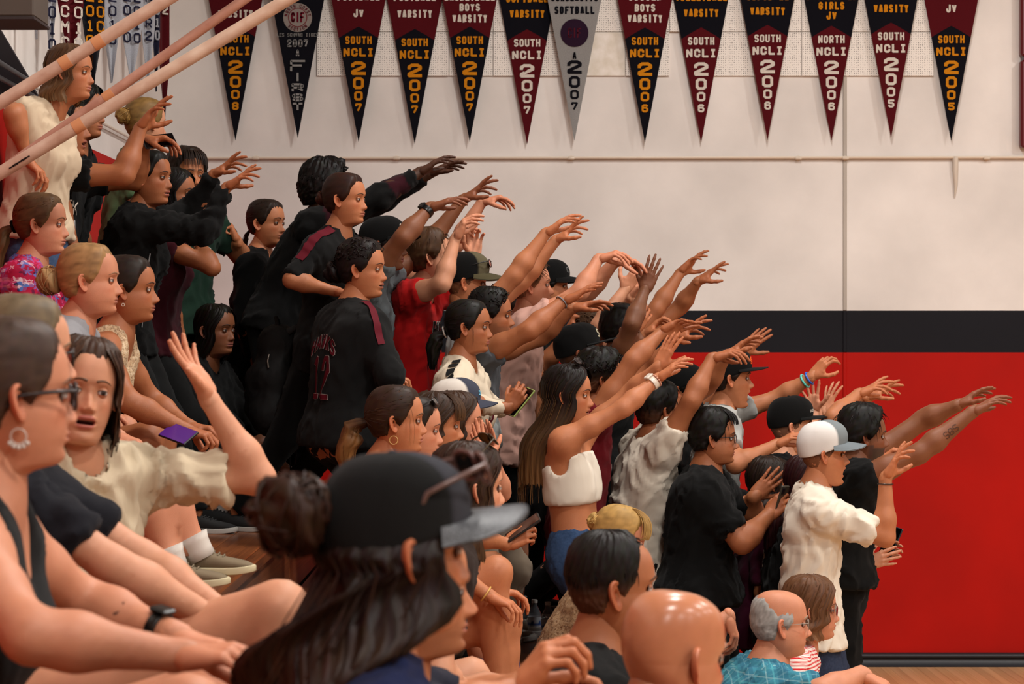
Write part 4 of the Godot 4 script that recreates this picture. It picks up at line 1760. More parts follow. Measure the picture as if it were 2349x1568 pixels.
# lettering laid onto a garment: projected along a direction onto the cloth and following its folds
static func print_on(pr: Dictionary, fl: Fld, nz: FastNoiseLite, axis: Vector3, amp: float, N: Vector3, sd: Vector3, bf: Vector3, lat: Vector3, C: Vector3) -> Array:
	var out := []
	var dir = (bf * pr.get("f", 0.0) + lat * pr.get("l", 0.0)).normalized()   # outwards
	var right := sd.cross(dir).normalized()
	var o: Vector3 = N - sd * pr.down + right * pr.get("x", 0.0)
	for sh in pr.get("shapes", []):
		# filled outlines: [points in metres, colour]
		var m := Msh.new()
		var pts := PackedVector2Array(sh[0])
		var ids := Geometry2D.triangulate_polygon(pts)
		for a in pts:
			m.vert(onto(fl, o + right * a.x + sd * a.y, dir, nz, axis, amp, 0.0018 if sh.size() < 3 else sh[2]), sh[1])
		for i in ids:
			m.t.push_back(i)
		m.smooth()
		out.append(part(pr.get("name", "emblem"), m, "print"))
	for ln in pr.lines:
		# [text, x, y, w, h, stroke, gap, colour, slant, arch]
		var n: int = ln[0].length()
		for ci in n:
			var m := Msh.new()
			var x0: float = (ci - (n - 1) * 0.5) * (ln[3] + ln[6])
			var quads := letters(ln[0][ci], ln[3], ln[4], ln[5], ln[6])
			for lay in ([[0.0015, ln[7], 0.0]] if not pr.has("edge") else [[0.0008, pr.edge, 0.0018], [0.0026, ln[7], 0.0]]):
				for q in quads:
					var c: Vector2 = (q[0] + q[1] + q[2] + q[3]) * 0.25
					var b := m.v.size()
					var L: float = (q[1] - q[0]).length()
					var nn := maxi(1, int(L / 0.02))
					for i in nn + 1:
						for sd2 in 2:
							var a: Vector2 = q[0].lerp(q[1], float(i) / nn) if sd2 == 0 else q[3].lerp(q[2], float(i) / nn)
							a += (a - c).normalized() * lay[2] * 1.3
							a.x += x0
							var arch: float = ln[9] if ln.size() > 9 else 0.0
							var xx: float = ln[1] + a.x + a.y * (ln[8] if ln.size() > 8 else 0.0)
							var yy: float = ln[2] + a.y - arch * a.x * a.x
							m.vert(onto(fl, o + right * xx + sd * yy, dir, nz, axis, amp, lay[0]), lay[1])
					for i in nn:
						m.t.append_array([b + i * 2, b + i * 2 + 1, b + i * 2 + 2, b + i * 2 + 1, b + i * 2 + 3, b + i * 2 + 2])
			m.smooth()
			for i in m.n.size():
				if m.n[i].dot(dir) < 0.0:
					m.n[i] = -m.n[i]
			out.append(part("letter", m, "print"))
	return out

static func onto(fl: Fld, p: Vector3, dir: Vector3, nz: FastNoiseLite, axis: Vector3, amp: float, lift: float) -> Vector3:
	var t := 0.30
	var last := 1.0
	while t > -0.3:
		var q := (p + dir * t - fl.o) / fl.h
		var x := int(q.x)
		var y := int(q.y)
		var z := int(q.z)
		if x >= 0 and y >= 0 and z >= 0 and x < fl.nx - 1 and y < fl.ny - 1 and z < fl.nz - 1:
			var fx := q.x - x
			var fy := q.y - y
			var fz := q.z - z
			var i := (z * fl.ny + y) * fl.nx + x
			var sz := fl.nx * fl.ny
			var a := lerpf(lerpf(fl.g[i], fl.g[i + 1], fx), lerpf(fl.g[i + fl.nx], fl.g[i + fl.nx + 1], fx), fy)
			var b := lerpf(lerpf(fl.g[i + sz], fl.g[i + sz + 1], fx), lerpf(fl.g[i + sz + fl.nx], fl.g[i + sz + fl.nx + 1], fx), fy)
			var now := lerpf(a, b, fz)
			if now < 0.0:
				t += 0.004 * (-now) / maxf(last - now, 1e-6)
				break
			last = now
		t -= 0.004
	var w := p + dir * t
	return w + dir * (maxf(cloth_folds(w, nz, axis) * amp, -0.002) + lift + 0.0025)

static func cap_logo(cp: Dictionary, hd: Head) -> Msh:
	var m := Msh.new()
	for ln in cp.logo:
		# [text, y, w, h, stroke, gap, colour]
		for q in letters(ln[0], ln[2], ln[3], ln[4], ln[5]):
			var b := m.v.size()
			for a in q:
				var th: float = a.x / 0.105 + (ln[7] if ln.size() > 7 else -0.40)
				m.vert(cap_point(cp, hd, th, 0.80 - (ln[1] + a.y) * 7.5, 0.0025), ln[6])
			m.t.append_array([b, b + 2, b + 1, b, b + 3, b + 2])
	m.smooth()
	return m

static func shoe_upper(xf: Transform3D, shoe: Dictionary) -> Msh:
	var m := Msh.new()
	var secs := [[-0.068, 0.004, 0.030, 0.045], [-0.060, 0.026, 0.020, 0.080], [-0.035, 0.033, 0.018, 0.092], [-0.005, 0.036, 0.018, 0.092], [0.025, 0.038, 0.018, 0.086], [0.060, 0.041, 0.018, 0.074], [0.100, 0.046, 0.018, 0.062], [0.140, 0.046, 0.018, 0.054], [0.170, 0.040, 0.018, 0.047], [0.190, 0.026, 0.019, 0.038], [0.199, 0.005, 0.022, 0.028]]
	var n := 16
	for sc in secs:
		for k in n:
			var a := TAU * k / n
			var ca := cos(a)
			var sa := sin(a)
			var y: float = (sc[2] + sc[3]) * 0.5 + (sc[3] - sc[2]) * 0.5 * signf(sa) * pow(absf(sa), 0.8)
			var w: float = sc[1] * signf(ca) * pow(absf(ca), 0.7 if sa < 0.0 else 1.0)
			m.vert(xf * Vector3(w, y, sc[0]), shoe.col)
	m.weave(0, secs.size(), n, true, true)
	m.cap(0, n, shoe.col, true)
	m.cap((secs.size() - 1) * n, n, shoe.col)
	# laces
	for q in 4:
		var z := 0.035 + q * 0.018
		m.tube(PackedVector3Array([xf * Vector3(-0.022, 0.079 - q * 0.0055, z), xf * Vector3(0, 0.089 - q * 0.0065, z + 0.004), xf * Vector3(0.022, 0.079 - q * 0.0055, z)]), PackedFloat32Array([0.003, 0.003, 0.003]), 5, shoe.get("lace", shoe.col))
	m.smooth()
	return m

static func shoe_sole(xf: Transform3D, col: Color) -> Msh:
	var m := Msh.new()
	var outl := []
	for q in [[-0.072, 0.0], [-0.066, 0.022], [-0.045, 0.034], [0.0, 0.037], [0.05, 0.041], [0.10, 0.048], [0.145, 0.048], [0.178, 0.040], [0.198, 0.022], [0.205, 0.0]]:
		outl.append(Vector2(q[1], q[0]))
	for i in range(8, 0, -1):
		outl.append(Vector2(-outl[i].x, outl[i].y))
	var n := outl.size()
	for lv in [[0.0, 0.94], [0.004, 1.0], [0.022, 1.0], [0.026, 0.96]]:
		for q in outl:
			var toe := maxf(0.0, q.y - 0.13) * 0.12
			m.vert(xf * Vector3(q.x * lv[1], lv[0] + toe, 0.06 + (q.y - 0.06) * lv[1]), col)
	m.weave(0, 4, n, true, true)
	m.cap(0, n, col, true)
	m.cap(3 * n, n, col)
	m.smooth()
	return m

static func extra_part(ex: Dictionary, hx: Transform3D, S: Dictionary, E: Dictionary, W: Dictionary, T: Dictionary, N: Vector3, sd: Vector3, bf: Vector3, lat: Vector3, neckr: float) -> Part:
	var m := Msh.new()
	match ex.e:
		"hoop":
			# ear hoop with drops
			for side in [ex.sg]:
				var o := hx * Vector3(side * 0.082, -0.048, -0.008)
				var path := PackedVector3Array()
				var rad := PackedFloat32Array()
				for q in 21:
					var a := TAU * q / 20.0
					path.push_back(o + Vector3.DOWN * (ex.r + 0.004) + (Vector3.UP * cos(a) + bf * sin(a)) * ex.r)
					rad.push_back(ex.get("t", 0.0012))
				m.tube(path, rad, 5, ex.col, Vector3.UP, 1.0, false)
				for q in ex.get("drops", 0):
					var a := lerpf(-0.9, 0.9, q / float(ex.drops - 1))
					var c = o + Vector3.DOWN * (ex.r + 0.004) + (Vector3.DOWN * cos(a) + bf * sin(a)) * (ex.r + 0.005)
					var b := m.v.size()
					for j in 5:
						for i in 7:
							var aa := PI * j / 4.0
							var ff := TAU * i / 7.0
							m.vert(c + Vector3(sin(aa) * cos(ff), cos(aa), sin(aa) * sin(ff)) * 0.0042, ex.col)
					m.weave(b, 5, 7, true, true)
		"headband":
			var path := PackedVector3Array()
			var rad := PackedFloat32Array()
			for q in 15:
				var a := lerpf(-1.5, 1.5, q / 14.0)
				path.push_back(hx * Vector3(sin(a) * 0.091, cos(a) * 0.128, ex.get("z", -0.01)))
				rad.push_back(ex.get("t", 0.004))
			m.tube(path, rad, 6, ex.col, Vector3.BACK, 1.0, true)
		"scrunchie":
			var path := PackedVector3Array()
			var rad := PackedFloat32Array()
			var o: Vector3 = ex.o
			for q in 25:
				var a := TAU * q / 24.0
				path.push_back(hx * (o + Vector3(cos(a) * ex.r, sin(a) * ex.r, -sin(a) * ex.r * 0.3)))
				rad.push_back(ex.get("t", 0.006) * (1.0 + 0.25 * sin(a * 9.0)))
			m.tube(path, rad, 6, ex.col, Vector3.BACK, 1.0, false)
		"strap":
			# a shoulder strap: over one shoulder, front and back
			var path := PackedVector3Array()
			var rad := PackedFloat32Array()
			var sg: float = ex.get("sg", -1.0)
			for q in 13:
				var a := lerpf(-2.0, 2.0, q / 12.0)
				path.push_back(N - sd * (0.075 + 0.16 * (1.0 - cos(a)) * 0.5) + lat * sg * (0.085 + 0.02 * absf(a)) + bf * sin(a) * 0.105 + sd * 0.062 * cos(a))
				rad.push_back(ex.get("t", 0.012))
			m.tube(path, rad, 8, ex.col, lat, 0.35, true)
		"tattoo":
			# ink lines on the outside of a forearm
			var side: String = ex.side
			var a: Vector3 = E[side]
			var u: Vector3 = W[side] - a
			var out := Vector3.BACK
			out = (out - u.normalized() * out.dot(u.normalized())).normalized()
			var w := out.cross(u.normalized())
			for q in letters(ex.text, ex.w, ex.h, ex.s, ex.gap):
				var b := m.v.size()
				for p in q:
					var t: float = ex.t + p.x / u.length()
					var rr: float = lerpf(0.042, 0.0265, clampf((t - 0.3) / 0.7, 0.0, 1.0)) * ex.k + 0.0012
					var an: float = (p.y - ex.h * 0.5) / rr + ex.get("an", 0.0)
					m.vert(a + u * t + (out * cos(an) + w * sin(an)) * rr, ex.col)
				m.t.append_array([b, b + 1, b + 2, b, b + 2, b + 3])
	m.smooth()
	return part(ex.name, m, ex.get("mat", "gloss"), ex.get("label", ""))

# ------------------------------------------------------------------ the crowd
# head: where the middle of the head is seen; s: pixels to a metre there; hy / by: how far head / body turn towards the lens, degrees
# R, L: elbow, wrist, fingertips of the right / left arm; p: pose of the hand; r: turn of the hand about its length
const NEAR := [0.988, 1.013, 1.0, 1.0, 0.997, 1.008, 0.98, 0.999, 1.0, 1.0, 1.015, 1.0, 1.0, 0.973, 1.022, 1.009, 1.0, 1.018, 0.985, 0.981, 0.997, 1.014, 0.991, 1.025, 1.008, 0.988, 1.012, 0.983, 1.039, 1.024, 1.0, 1.009, 1.008, 0.975, 0.996, 1.013, 1.031, 1.01, 0.99, 0.974, 0.981, 0.969, 1.0, 1.0, 1.0, 1.0, 1.0, 0.974, 0.976, 0.998, 1.027, 0.998, 1.0, 1.0, 1.0, 1.0, 1.0, 1.0]
func crowd() -> Array:
	var fair := lin(202, 142, 110)
	var rosy := lin(196, 131, 100)
	var tan1 := lin(180, 114, 77)
	var tan2 := lin(160, 97, 62)
	var brown := lin(126, 76, 49)
	var deep := lin(72, 44, 30)
	var black := lin(17, 16, 18)
	var ink := lin(22, 22, 24)
	var white := lin(222, 212, 198)
	var jet := lin(20, 15, 13)
	var dark := lin(36, 25, 19)
	var chest := lin(62, 42, 28)
	var sandy := lin(120, 92, 60)
	var maroon := lin(92, 20, 30)
	var denim := lin(66, 88, 122)
	var L := []
	# ---- upper left
	L.append({"label": "person in cream tee and jeans, hand on hip, top row by the slanted poles", "head": [163, 168], "s": 556.0, "hs": 0.92, "hy": 10, "by": 12, "lean": 6, "nsh": [-34, -6], "fem": true, "row": 5, "skin": tan1, "hairc": lin(84, 58, 38), "hairtip": lin(130, 96, 62), "hair": "long", "hairlen": 0.13, "hairt": 0.016, "locks": 70,
		"shirt": {"col": lin(214, 192, 164), "sleeve": 0.55, "hem": 0.02, "loose": 0.8}, "pants": {"col": lin(82, 102, 134), "mat": "denim", "name": "jeans"}, "R": {"e": [30, 262], "w": [62, 362], "t": [92, 392], "p": "relax", "ze": 0.3}})
	L.append({"label": "person in black graphic tee raising both hands behind the slanted poles", "head": [149, 290], "s": 544.0, "hy": 4, "lean": 6, "row": 5, "skin": tan2, "hairc": jet, "hair": "short", "hairt": 0.02, "jaw": 0.012, "g": 1.1, "shirt": {"col": black, "sleeve": 0.6, "loose": 1.1}, "pants": {"col": ink},
		"R": {"e": [284, 402], "w": [321, 296], "t": [364, 238], "p": "fan", "r": -20}, "L": {"e": [312, 412], "w": [330, 322], "t": [386, 318], "p": "droop"},
		"print": [{"f": 0.8, "l": -0.6, "down": 0.30, "x": 0.0, "lines": [["PK", 0.0, 0.10, 0.045, 0.06, 0.008, 0.01, white], ["KA", 0.0, 0.02, 0.045, 0.06, 0.010, 0.008, lin(190, 190, 190)]], "shapes": [[[Vector2(-0.05, 0.0), Vector2(0.05, 0.0), Vector2(0.04, -0.09), Vector2(0.0, -0.16), Vector2(-0.045, -0.10)], lin(214, 84, 22)]]}]})
	L.append({"label": "person with long wavy black hair and glasses behind black graphic tee", "head": [190, 258], "s": 512.0, "hy": 12, "fem": true, "row": 5, "skin": tan2, "hairc": jet, "hair": "long", "hairlen": 0.26, "hairt": 0.022, "wave": 0.02, "locks": 120, "glasses": {"col": jet}, "shirt": {"col": black, "sleeve": 0.6}, "pants": {"col": ink}})
	L.append({"label": "person with blonde bun and green top, turned towards the white wall", "head": [336, 284], "s": 478.0, "hy": -38, "fem": true, "row": 5, "skin": fair, "hairc": lin(122, 92, 50), "hairtip": lin(170, 130, 70), "hair": "bun", "bun": Vector3(0.0, 0.03, -0.125), "bunr": 0.042, "shirt": {"col": lin(104, 128, 90), "sleeve": 0.6}, "pants": {"col": ink}})
	L.append({"label": "person in black zip hoodie stretching both sleeves forward, black hair tied back", "head": [345, 408], "s": 520.0, "hy": 16, "by": 8, "lean": 10, "fem": true, "row": 4, "skin": tan2, "hairc": jet, "hair": "pulled", "bun": Vector3(0, 0.0, -0.118), "bunr": 0.03, "jaw": 0.005, "shirt": {"name": "hoodie", "col": black, "sleeve": 1.94, "loose": 1.7, "hem": 0.10}, "pants": {"col": ink, "stripes": [{"at": [-0.02, 0.0, 0.02], "w": 0.008, "t0": 0.1, "t1": 1.9, "col": white}]},
		"R": {"e": [466, 528], "w": [519, 430], "t": [562, 398], "p": "fan"}, "L": {"e": [440, 490], "w": [489, 400], "t": [530, 372], "p": "fan"},
		"print": [{"name": "zipper", "f": 0.6, "l": -0.8, "down": 0.16, "x": 0.02, "lines": [], "shapes": [[[Vector2(0.0, 0.0), Vector2(0.006, 0.0), Vector2(0.012, -0.12), Vector2(0.034, -0.32), Vector2(0.028, -0.32), Vector2(0.006, -0.12)], lin(150, 150, 150)]]}]})
	L.append({"label": "person in dark green tee with round white logo, fist held up", "head": [428, 404], "s": 470.0, "hy": 52, "by": 48, "lean": 3, "row": 4, "skin": tan1, "hairc": dark, "hair": "short", "hairt": 0.024, "bangs": 30, "bangv": 5.2, "shirt": {"col": lin(30, 50, 42), "sleeve": 0.6, "loose": 1.1, "hem": 0.10}, "pants": {"col": ink},
		"L": {"e": [556, 594], "w": [545, 556], "t": [532, 526], "p": "fist"}, "print": [{"f": 1.0, "l": 0.1, "down": 0.20, "x": 0.055, "lines": [["EQ", 0.0, -0.012, 0.018, 0.026, 0.006, 0.004, lin(30, 50, 42)]], "shapes": [[[Vector2(0.045, 0.0), Vector2(0.035, 0.03), Vector2(0.0, 0.043), Vector2(-0.035, 0.03), Vector2(-0.045, 0.0), Vector2(-0.035, -0.03), Vector2(0.0, -0.043), Vector2(0.035, -0.03)], lin(190, 196, 190), 0.0006]]}]})
	L.append({"label": "person in dark maroon top with bent bare arm and white wristband", "head": [402, 446], "s": 490.0, "hy": 14, "fem": true, "row": 4, "skin": tan2, "hairc": jet, "hair": "long", "hairlen": 0.2, "shirt": {"col": lin(58, 20, 28), "sleeve": 0.35, "hem": 0.08}, "pants": {"col": ink}, "R": {"e": [487, 614], "w": [452, 548], "t": [438, 505], "p": "relax"}, "bands": [["R", 0.82, white, 0.018, "wristband"]]})
	L.append({"label": "person in red floral top with light brown ponytail, seated by the red wall", "head": [97, 515], "s": 590.0, "hy": 2, "lean": 6, "fem": true, "sit": true, "row": 5, "fat": 0.35, "g": 1.1, "skin": rosy, "hairc": lin(88, 64, 42), "hairtip": lin(140, 108, 70), "hair": "pony", "pony": Vector3(0, -0.01, -0.115), "ponylen": 0.2, "shirt": {"col": Color.WHITE, "mat": "red_floral", "name": "blouse", "sleeve": 0.7, "loose": 0.8}, "pants": {"col": ink},
		"extra": [{"e": "scrunchie", "name": "hair_tie", "o": Vector3(0, -0.008, -0.118), "r": 0.02, "col": jet, "mat": "cloth"}]})
	L.append({"label": "person with blonde bun in pale grey tee, seated, jeans and knit shoes", "head": [208, 643], "s": 690.0, "hy": 0, "lean": 14, "fem": true, "sit": true, "row": 5, "fat": 0.9, "g": 1.2, "nose": 0.95, "lipk": 0.7, "skin": rosy, "hairc": lin(150, 114, 74), "hairtip": lin(176, 140, 96), "hair": "bun", "bun": Vector3(0, 0.0, -0.138), "bunr": 0.05, "hairline": -0.4, "browc": lin(150, 110, 84), "hc": 88, "hstep": 0.28,
		"shirt": {"col": lin(150, 150, 154), "sleeve": 0.6}, "pants": {"col": lin(44, 60, 96), "mat": "denim", "name": "jeans", "len": 1.85}, "legR": {"k": [392, 1140], "a": [455, 1262], "zk": -0.2}, "legL": {"k": [330, 1120], "a": [395, 1290], "zk": -0.45}, "shoe": {"col": lin(126, 112, 90), "sole": lin(196, 184, 150), "sock": lin(210, 200, 190), "sockh": 0.05}})
	L.append({"label": "person in speckled tan sleeveless dress, dark hair pulled back, holding a phone", "head": [297, 664], "s": 640.0, "hy": 0, "lean": 10, "fem": true, "sit": true, "row": 5, "fat": 0.7, "g": 1.12, "bare": true, "nose": 1.0, "skin": tan2, "hairc": dark, "hair": "pulled", "bun": Vector3(0, 0.02, -0.115), "bunr": 0.032, "shirt": {"col": Color.WHITE, "mat": "speckled", "name": "dress", "type": "tank", "sleeve": 0.0, "loose": 0.5}, "pants": {"col": Color.WHITE, "mat": "speckled", "name": "skirt", "len": 0.9},
		"R": {"e": [296, 922], "w": [425, 985], "t": [490, 1000], "p": "hold"}, "L": {"e": [350, 920], "w": [430, 975], "t": [492, 985], "p": "hold"}, "extra": [{"e": "hoop", "name": "earring", "r": 0.005, "col": lin(220, 210, 190)}]})
	L.append({"label": "seated person with long straight black hair, black top, white socks and slides", "head": [496, 757], "s": 490.0, "hy": 30, "by": 20, "lean": 26, "fem": true, "sit": true, "row": 4, "skin": brown, "hairc": lin(18, 13, 11), "hair": "long", "hairlen": 0.36, "hairt": 0.012, "open": 0.7, "shirt": {"col": black, "sleeve": 1.9}, "pants": {"col": black, "len": 0.9},
		"legR": {"k": [560, 1030], "a": [490, 1195], "zk": -0.1}, "legL": {"k": [600, 1020], "a": [530, 1190], "zk": -0.1}, "shoe": {"col": lin(170, 156, 116), "sole": lin(120, 50, 44), "sock": lin(214, 208, 200), "sockh": 0.17}})
	# ---- the middle of the stand
	L.append({"label": "person with dark braid in black shirt in front of the white wall", "head": [613, 512], "s": 450.0, "hy": 26, "by": 5, "lean": 4, "fem": true, "row": 4, "skin": tan1, "hairc": dark, "hair": "pulled", "pony": Vector3(0.0, -0.03, -0.10), "ponylen": 0.36, "ponyr": 0.012, "ponylocks": 26, "wave": 0.012, "shirt": {"col": black, "sleeve": 1.9, "hem": 0.1}, "pants": {"col": black}})
	L.append({"label": "person with tall curly black hair, black and maroon long sleeves pointing far forward", "head": [750, 440], "s": 468.0, "hy": -8, "lean": 24, "row": 4, "skin": deep, "hairc": lin(13, 11, 10), "hair": "afro", "hairt": 0.042, "tufts": 260, "hcols": 110, "shirt": {"col": black, "sleeve": 1.88, "loose": 0.9, "zones": [{"z": "limb", "t0": 0.25, "t1": 0.62, "at": [0.0], "w": 0.09, "col": lin(52, 18, 26)}]}, "pants": {"col": black},
		"R": {"e": [872, 452], "w": [962, 396], "t": [1030, 350], "p": "reach", "ze": -0.5}, "L": {"e": [890, 450], "w": [985, 398], "t": [1032, 376], "p": "reach"}})
	L.append({"label": "person in black jersey with maroon shoulder stripe, brown hair tied back", "head": [794, 458], "s": 494.0, "hy": 18, "by": 24, "lean": 6, "fem": true, "row": 4, "skin": tan1, "hairc": lin(44, 24, 18), "hairtip": lin(80, 40, 26), "hair": "pulled", "hairt": 0.016, "bun": Vector3(0, 0.01, -0.12), "bunr": 0.036, "shirt": {"name": "jersey", "col": ink, "sleeve": 1.0, "loose": 0.7, "hem": 0.12, "stripes": [{"shoulder": true, "at": [0.0], "w": 0.045, "t0": 0.0, "t1": 1.9, "col": maroon, "sides": ["R", "L"]}]}, "pants": {"col": black},
		"R": {"e": [668, 642], "w": [768, 668], "t": [815, 672], "p": "relax"},
		"print": [{"f": 1.0, "l": -0.1, "down": 0.13, "x": -0.05, "lines": [["0", 0.085, -0.115, 0.05, 0.085, 0.012, 0.0, maroon]], "edge": lin(200, 196, 190), "shapes": [[[Vector2(-0.03, 0.0), Vector2(-0.016, -0.012), Vector2(0.03, 0.008), Vector2(-0.012, 0.0), Vector2(-0.024, 0.012)], white]]}]})
	L.append({"label": "person in black long-sleeved jersey with maroon lettering and number on the back", "head": [832, 618], "s": 545.0, "hy": 12, "by": -28, "lean": 4, "fem": true, "row": 3, "g": 1.28, "skin": tan1, "hairc": lin(26, 18, 15), "hair": "curly", "hairt": 0.017, "tufts": 160, "bun": Vector3(0, -0.01, -0.125), "bunr": 0.05, "jaw": 0.004, "cell_leg": 0.018, "hc": 84, "shirt": {"name": "jersey", "col": ink, "sleeve": 1.92, "loose": 0.6, "hem": 0.07, "cell": 0.015, "stripes": [{"shoulder": true, "at": [0.02], "w": 0.03, "t0": 0.2, "t1": 1.9, "col": maroon}]}, "pants": {"name": "shorts", "col": black, "len": 0.45, "loose": 0.5},
		"R": {"e": [897, 862], "w": [872, 885], "t": [905, 872], "p": "hold", "zw": -0.9}, "shoe": {"col": white, "sock": lin(215, 208, 198), "sockh": 0.32},
		"print": [{"f": -1.0, "l": -0.25, "down": 0.185, "x": 0.0, "edge": lin(186, 178, 172), "lines": [["HAWKS", 0.0, 0.030, 0.036, 0.062, 0.0105, 0.007, maroon, 0.05, 3.2], ["12", 0.0, -0.185, 0.068, 0.185, 0.022, 0.014, maroon, 0.05]]}]})
	L.append({"label": "person in black cap and grey tee, arms out, black watch on wrist", "head": [880, 564], "s": 490.0, "hy": 6, "hp": 3, "lean": 14, "row": 3, "skin": brown, "hairc": jet, "hair": "short", "hairt": 0.01, "cap": {"front": black, "logo": [["O", 0.0, 0.022, 0.024, 0.005, 0.0, white]]}, "shirt": {"col": lin(100, 106, 108), "sleeve": 0.5, "loose": 1.4, "hem": 0.16}, "pants": {"col": lin(74, 78, 88), "mat": "denim", "name": "jeans"},
		"R": {"e": [925, 545], "w": [985, 476], "t": [1056, 450], "p": "reach"}, "L": {"e": [972, 575], "w": [1062, 458], "t": [1122, 414], "p": "fan"}, "bands": [["R", 0.88, black, 0.026, "watch", "watch"]]})
	L.append({"label": "person in navy shirt with cropped light hair, thin arm over others", "head": [942, 566], "s": 452.0, "hy": -5, "lean": 10, "row": 3, "skin": rosy, "hairc": lin(110, 84, 58), "hair": "short", "hairt": 0.008, "shirt": {"col": lin(24, 30, 52), "sleeve": 0.5, "hem": 0.12}, "pants": {"col": ink}, "L": {"e": [1046, 560], "w": [1106, 462], "t": [1158, 450], "p": "droop"}, "R": {"e": [985, 640], "w": [1030, 560], "t": [1060, 530], "p": "relax"}})
	L.append({"label": "person in red tee with lettering across the chest, brown hair, fist raised", "head": [992, 590], "s": 482.0, "nsh": [-16, 0], "g": 0.9, "hy": 2, "by": 14, "hp": 6, "lean": 2, "row": 3, "skin": fair, "jaw": 0.02, "hairc": lin(74, 50, 32), "hair": "short", "hairt": 0.024, "tufts": 120, "shirt": {"col": lin(176, 24, 22), "sleeve": 0.45, "loose": 1.2, "hem": 0.2}, "pants": {"col": ink}, "R": {"e": [1014, 650], "w": [1044, 548], "t": [1062, 512], "p": "droop"}, "L": {"e": [1074, 650], "w": [1086, 592], "t": [1086, 560], "p": "claw"},
		"print": [{"f": 1.0, "l": -0.35, "down": 0.20, "x": 0.03, "edge": lin(226, 220, 212), "lines": [["RACN", 0.03, 0.0, 0.042, 0.075, 0.014, 0.006, black, 0.1]]}]})
	L.append({"label": "person in olive and black cap with sunglasses on it, both arms reaching", "head": [1070, 648], "nsh": [30, 6], "s": 476.0, "hs": 1.03, "hy": 0, "hp": -3, "lean": 0, "row": 2, "skin": tan1, "hairc": jet, "hair": "short", "hairt": 0.008, "fade": 1.0, "cap": {"captall": 1.3, "brim": 0.08, "front": lin(92, 86, 64), "back": black, "brimc": lin(78, 72, 52)}, "glasses": {"name": "sunglasses", "col": black, "rim": 0.002, "up": 0.075, "fwd": 0.012, "tilt": -0.25, "lens": "amber_lens", "w": 0.03, "h": 0.017, "label": "sunglasses with amber lenses on the cap"}, "shirt": {"col": lin(206, 210, 208), "sleeve": 0.3, "hem": 0.1}, "pants": {"col": ink},
		"R": {"e": [1180, 632], "w": [1251, 536], "t": [1320, 482], "p": "reach"}, "L": {"e": [1195, 648], "w": [1274, 552], "t": [1334, 504], "p": "fan"}})
	L.append({"label": "person in cream volleyball jersey with black slashes on shoulder, black ponytail", "head": [1077, 750], "s": 516.0, "hy": 10, "by": 16, "lean": -1, "fem": true, "row": 2, "skin": tan2, "hairc": jet, "hair": "pony", "pony": Vector3(0, -0.025, -0.112), "ponylen": 0.17, "ponyr": 0.03, "wisps": 4, "hc": 84, "shirt": {"name": "jersey", "col": lin(216, 200, 176), "sleeve": 1.86, "loose": 0.6, "hem": 0.10, "cell": 0.014, "stripes": [{"shoulder": true, "at": [0.0], "w": 0.034, "t0": 0.1, "t1": 1.9, "dash": 6, "col": black}]}, "pants": {"col": lin(120, 106, 90)},
		"R": {"e": [1064, 925], "w": [1166, 936], "t": [1190, 904], "p": "hold", "r": 90}, "L": {"e": [1110, 930], "w": [1172, 940], "t": [1192, 915], "p": "hold", "r": -90}, "extra": [{"e": "scrunchie", "name": "hair_tie", "o": Vector3(0, -0.022, -0.116), "r": 0.024, "t": 0.004, "col": lin(210, 205, 200), "mat": "cloth"}],
		"print": [{"f": 1.0, "l": -0.2, "down": 0.12, "x": -0.06, "lines": [["U", 0.10, -0.12, 0.05, 0.08, 0.014, 0.0, maroon]], "shapes": [[[Vector2(-0.014, 0.0), Vector2(-0.008, -0.008), Vector2(0.016, 0.008), Vector2(-0.006, -0.001), Vector2(-0.012, 0.008)], black]]}]})
	L.append({"label": "person with black wavy hair and open mouth, grey tee, wristband, reaching past the ponytail", "head": [1128, 724], "hs": 0.95, "s": 502.0, "hy": 4, "lean": 10, "row": 2, "jaw": 0.013, "stubble": 0.3, "skin": tan2, "hairc": jet, "hair": "curly", "hairt": 0.02, "tufts": 130, "shirt": {"col": lin(76, 78, 82), "sleeve": 0.3, "hem": 0.14}, "pants": {"col": ink}, "R": {"e": [1214, 758], "w": [1292, 690], "t": [1366, 654], "p": "spread"}, "L": {"e": [1240, 772], "w": [1312, 706], "t": [1380, 690], "p": "reach"}, "bands": [["R", 0.95, lin(120, 124, 130), 0.003, "wristband"]]})
	L.append({"label": "person in navy tee with both forearms raised, hands clasped", "head": [1168, 706], "s": 458.0, "hy": 0, "lean": 6, "row": 2, "skin": tan2, "hairc": dark, "hair": "short", "shirt": {"col": lin(38, 46, 66), "sleeve": 0.62, "loose": 1.2, "hem": 0.2}, "pants": {"col": lin(28, 32, 44)}, "R": {"e": [1226, 858], "w": [1206, 764], "t": [1202, 722], "p": "fist"}, "L": {"e": [1246, 846], "w": [1300, 762], "t": [1320, 722], "p": "fist"}})
	L.append({"label": "person in pink tee shouting, tousled brown hair, two arms over the crowd", "head": [1219, 656], "s": 464.0, "hy": 0, "hp": 4, "lean": 10, "row": 2, "jaw": 0.022, "skin": rosy, "hairc": lin(92, 60, 36), "hair": "quiff", "hairt": 0.018, "fade": 0.7, "tufts": 110, "shirt": {"col": lin(200, 156, 142), "sleeve": 0.5, "loose": 1.5, "hem": 0.18}, "pants": {"name": "shorts", "col": black, "len": 0.95, "loose": 0.3}, "nsh": [8, 10], "R": {"e": [1332, 668], "w": [1372, 594], "t": [1428, 574], "p": "droop"}, "L": {"e": [1352, 668], "w": [1412, 598], "t": [1464, 600], "p": "droop"}, "shoe": {"col": lin(190, 184, 174), "sole": lin(200, 196, 190), "sock": lin(150, 150, 150)}})
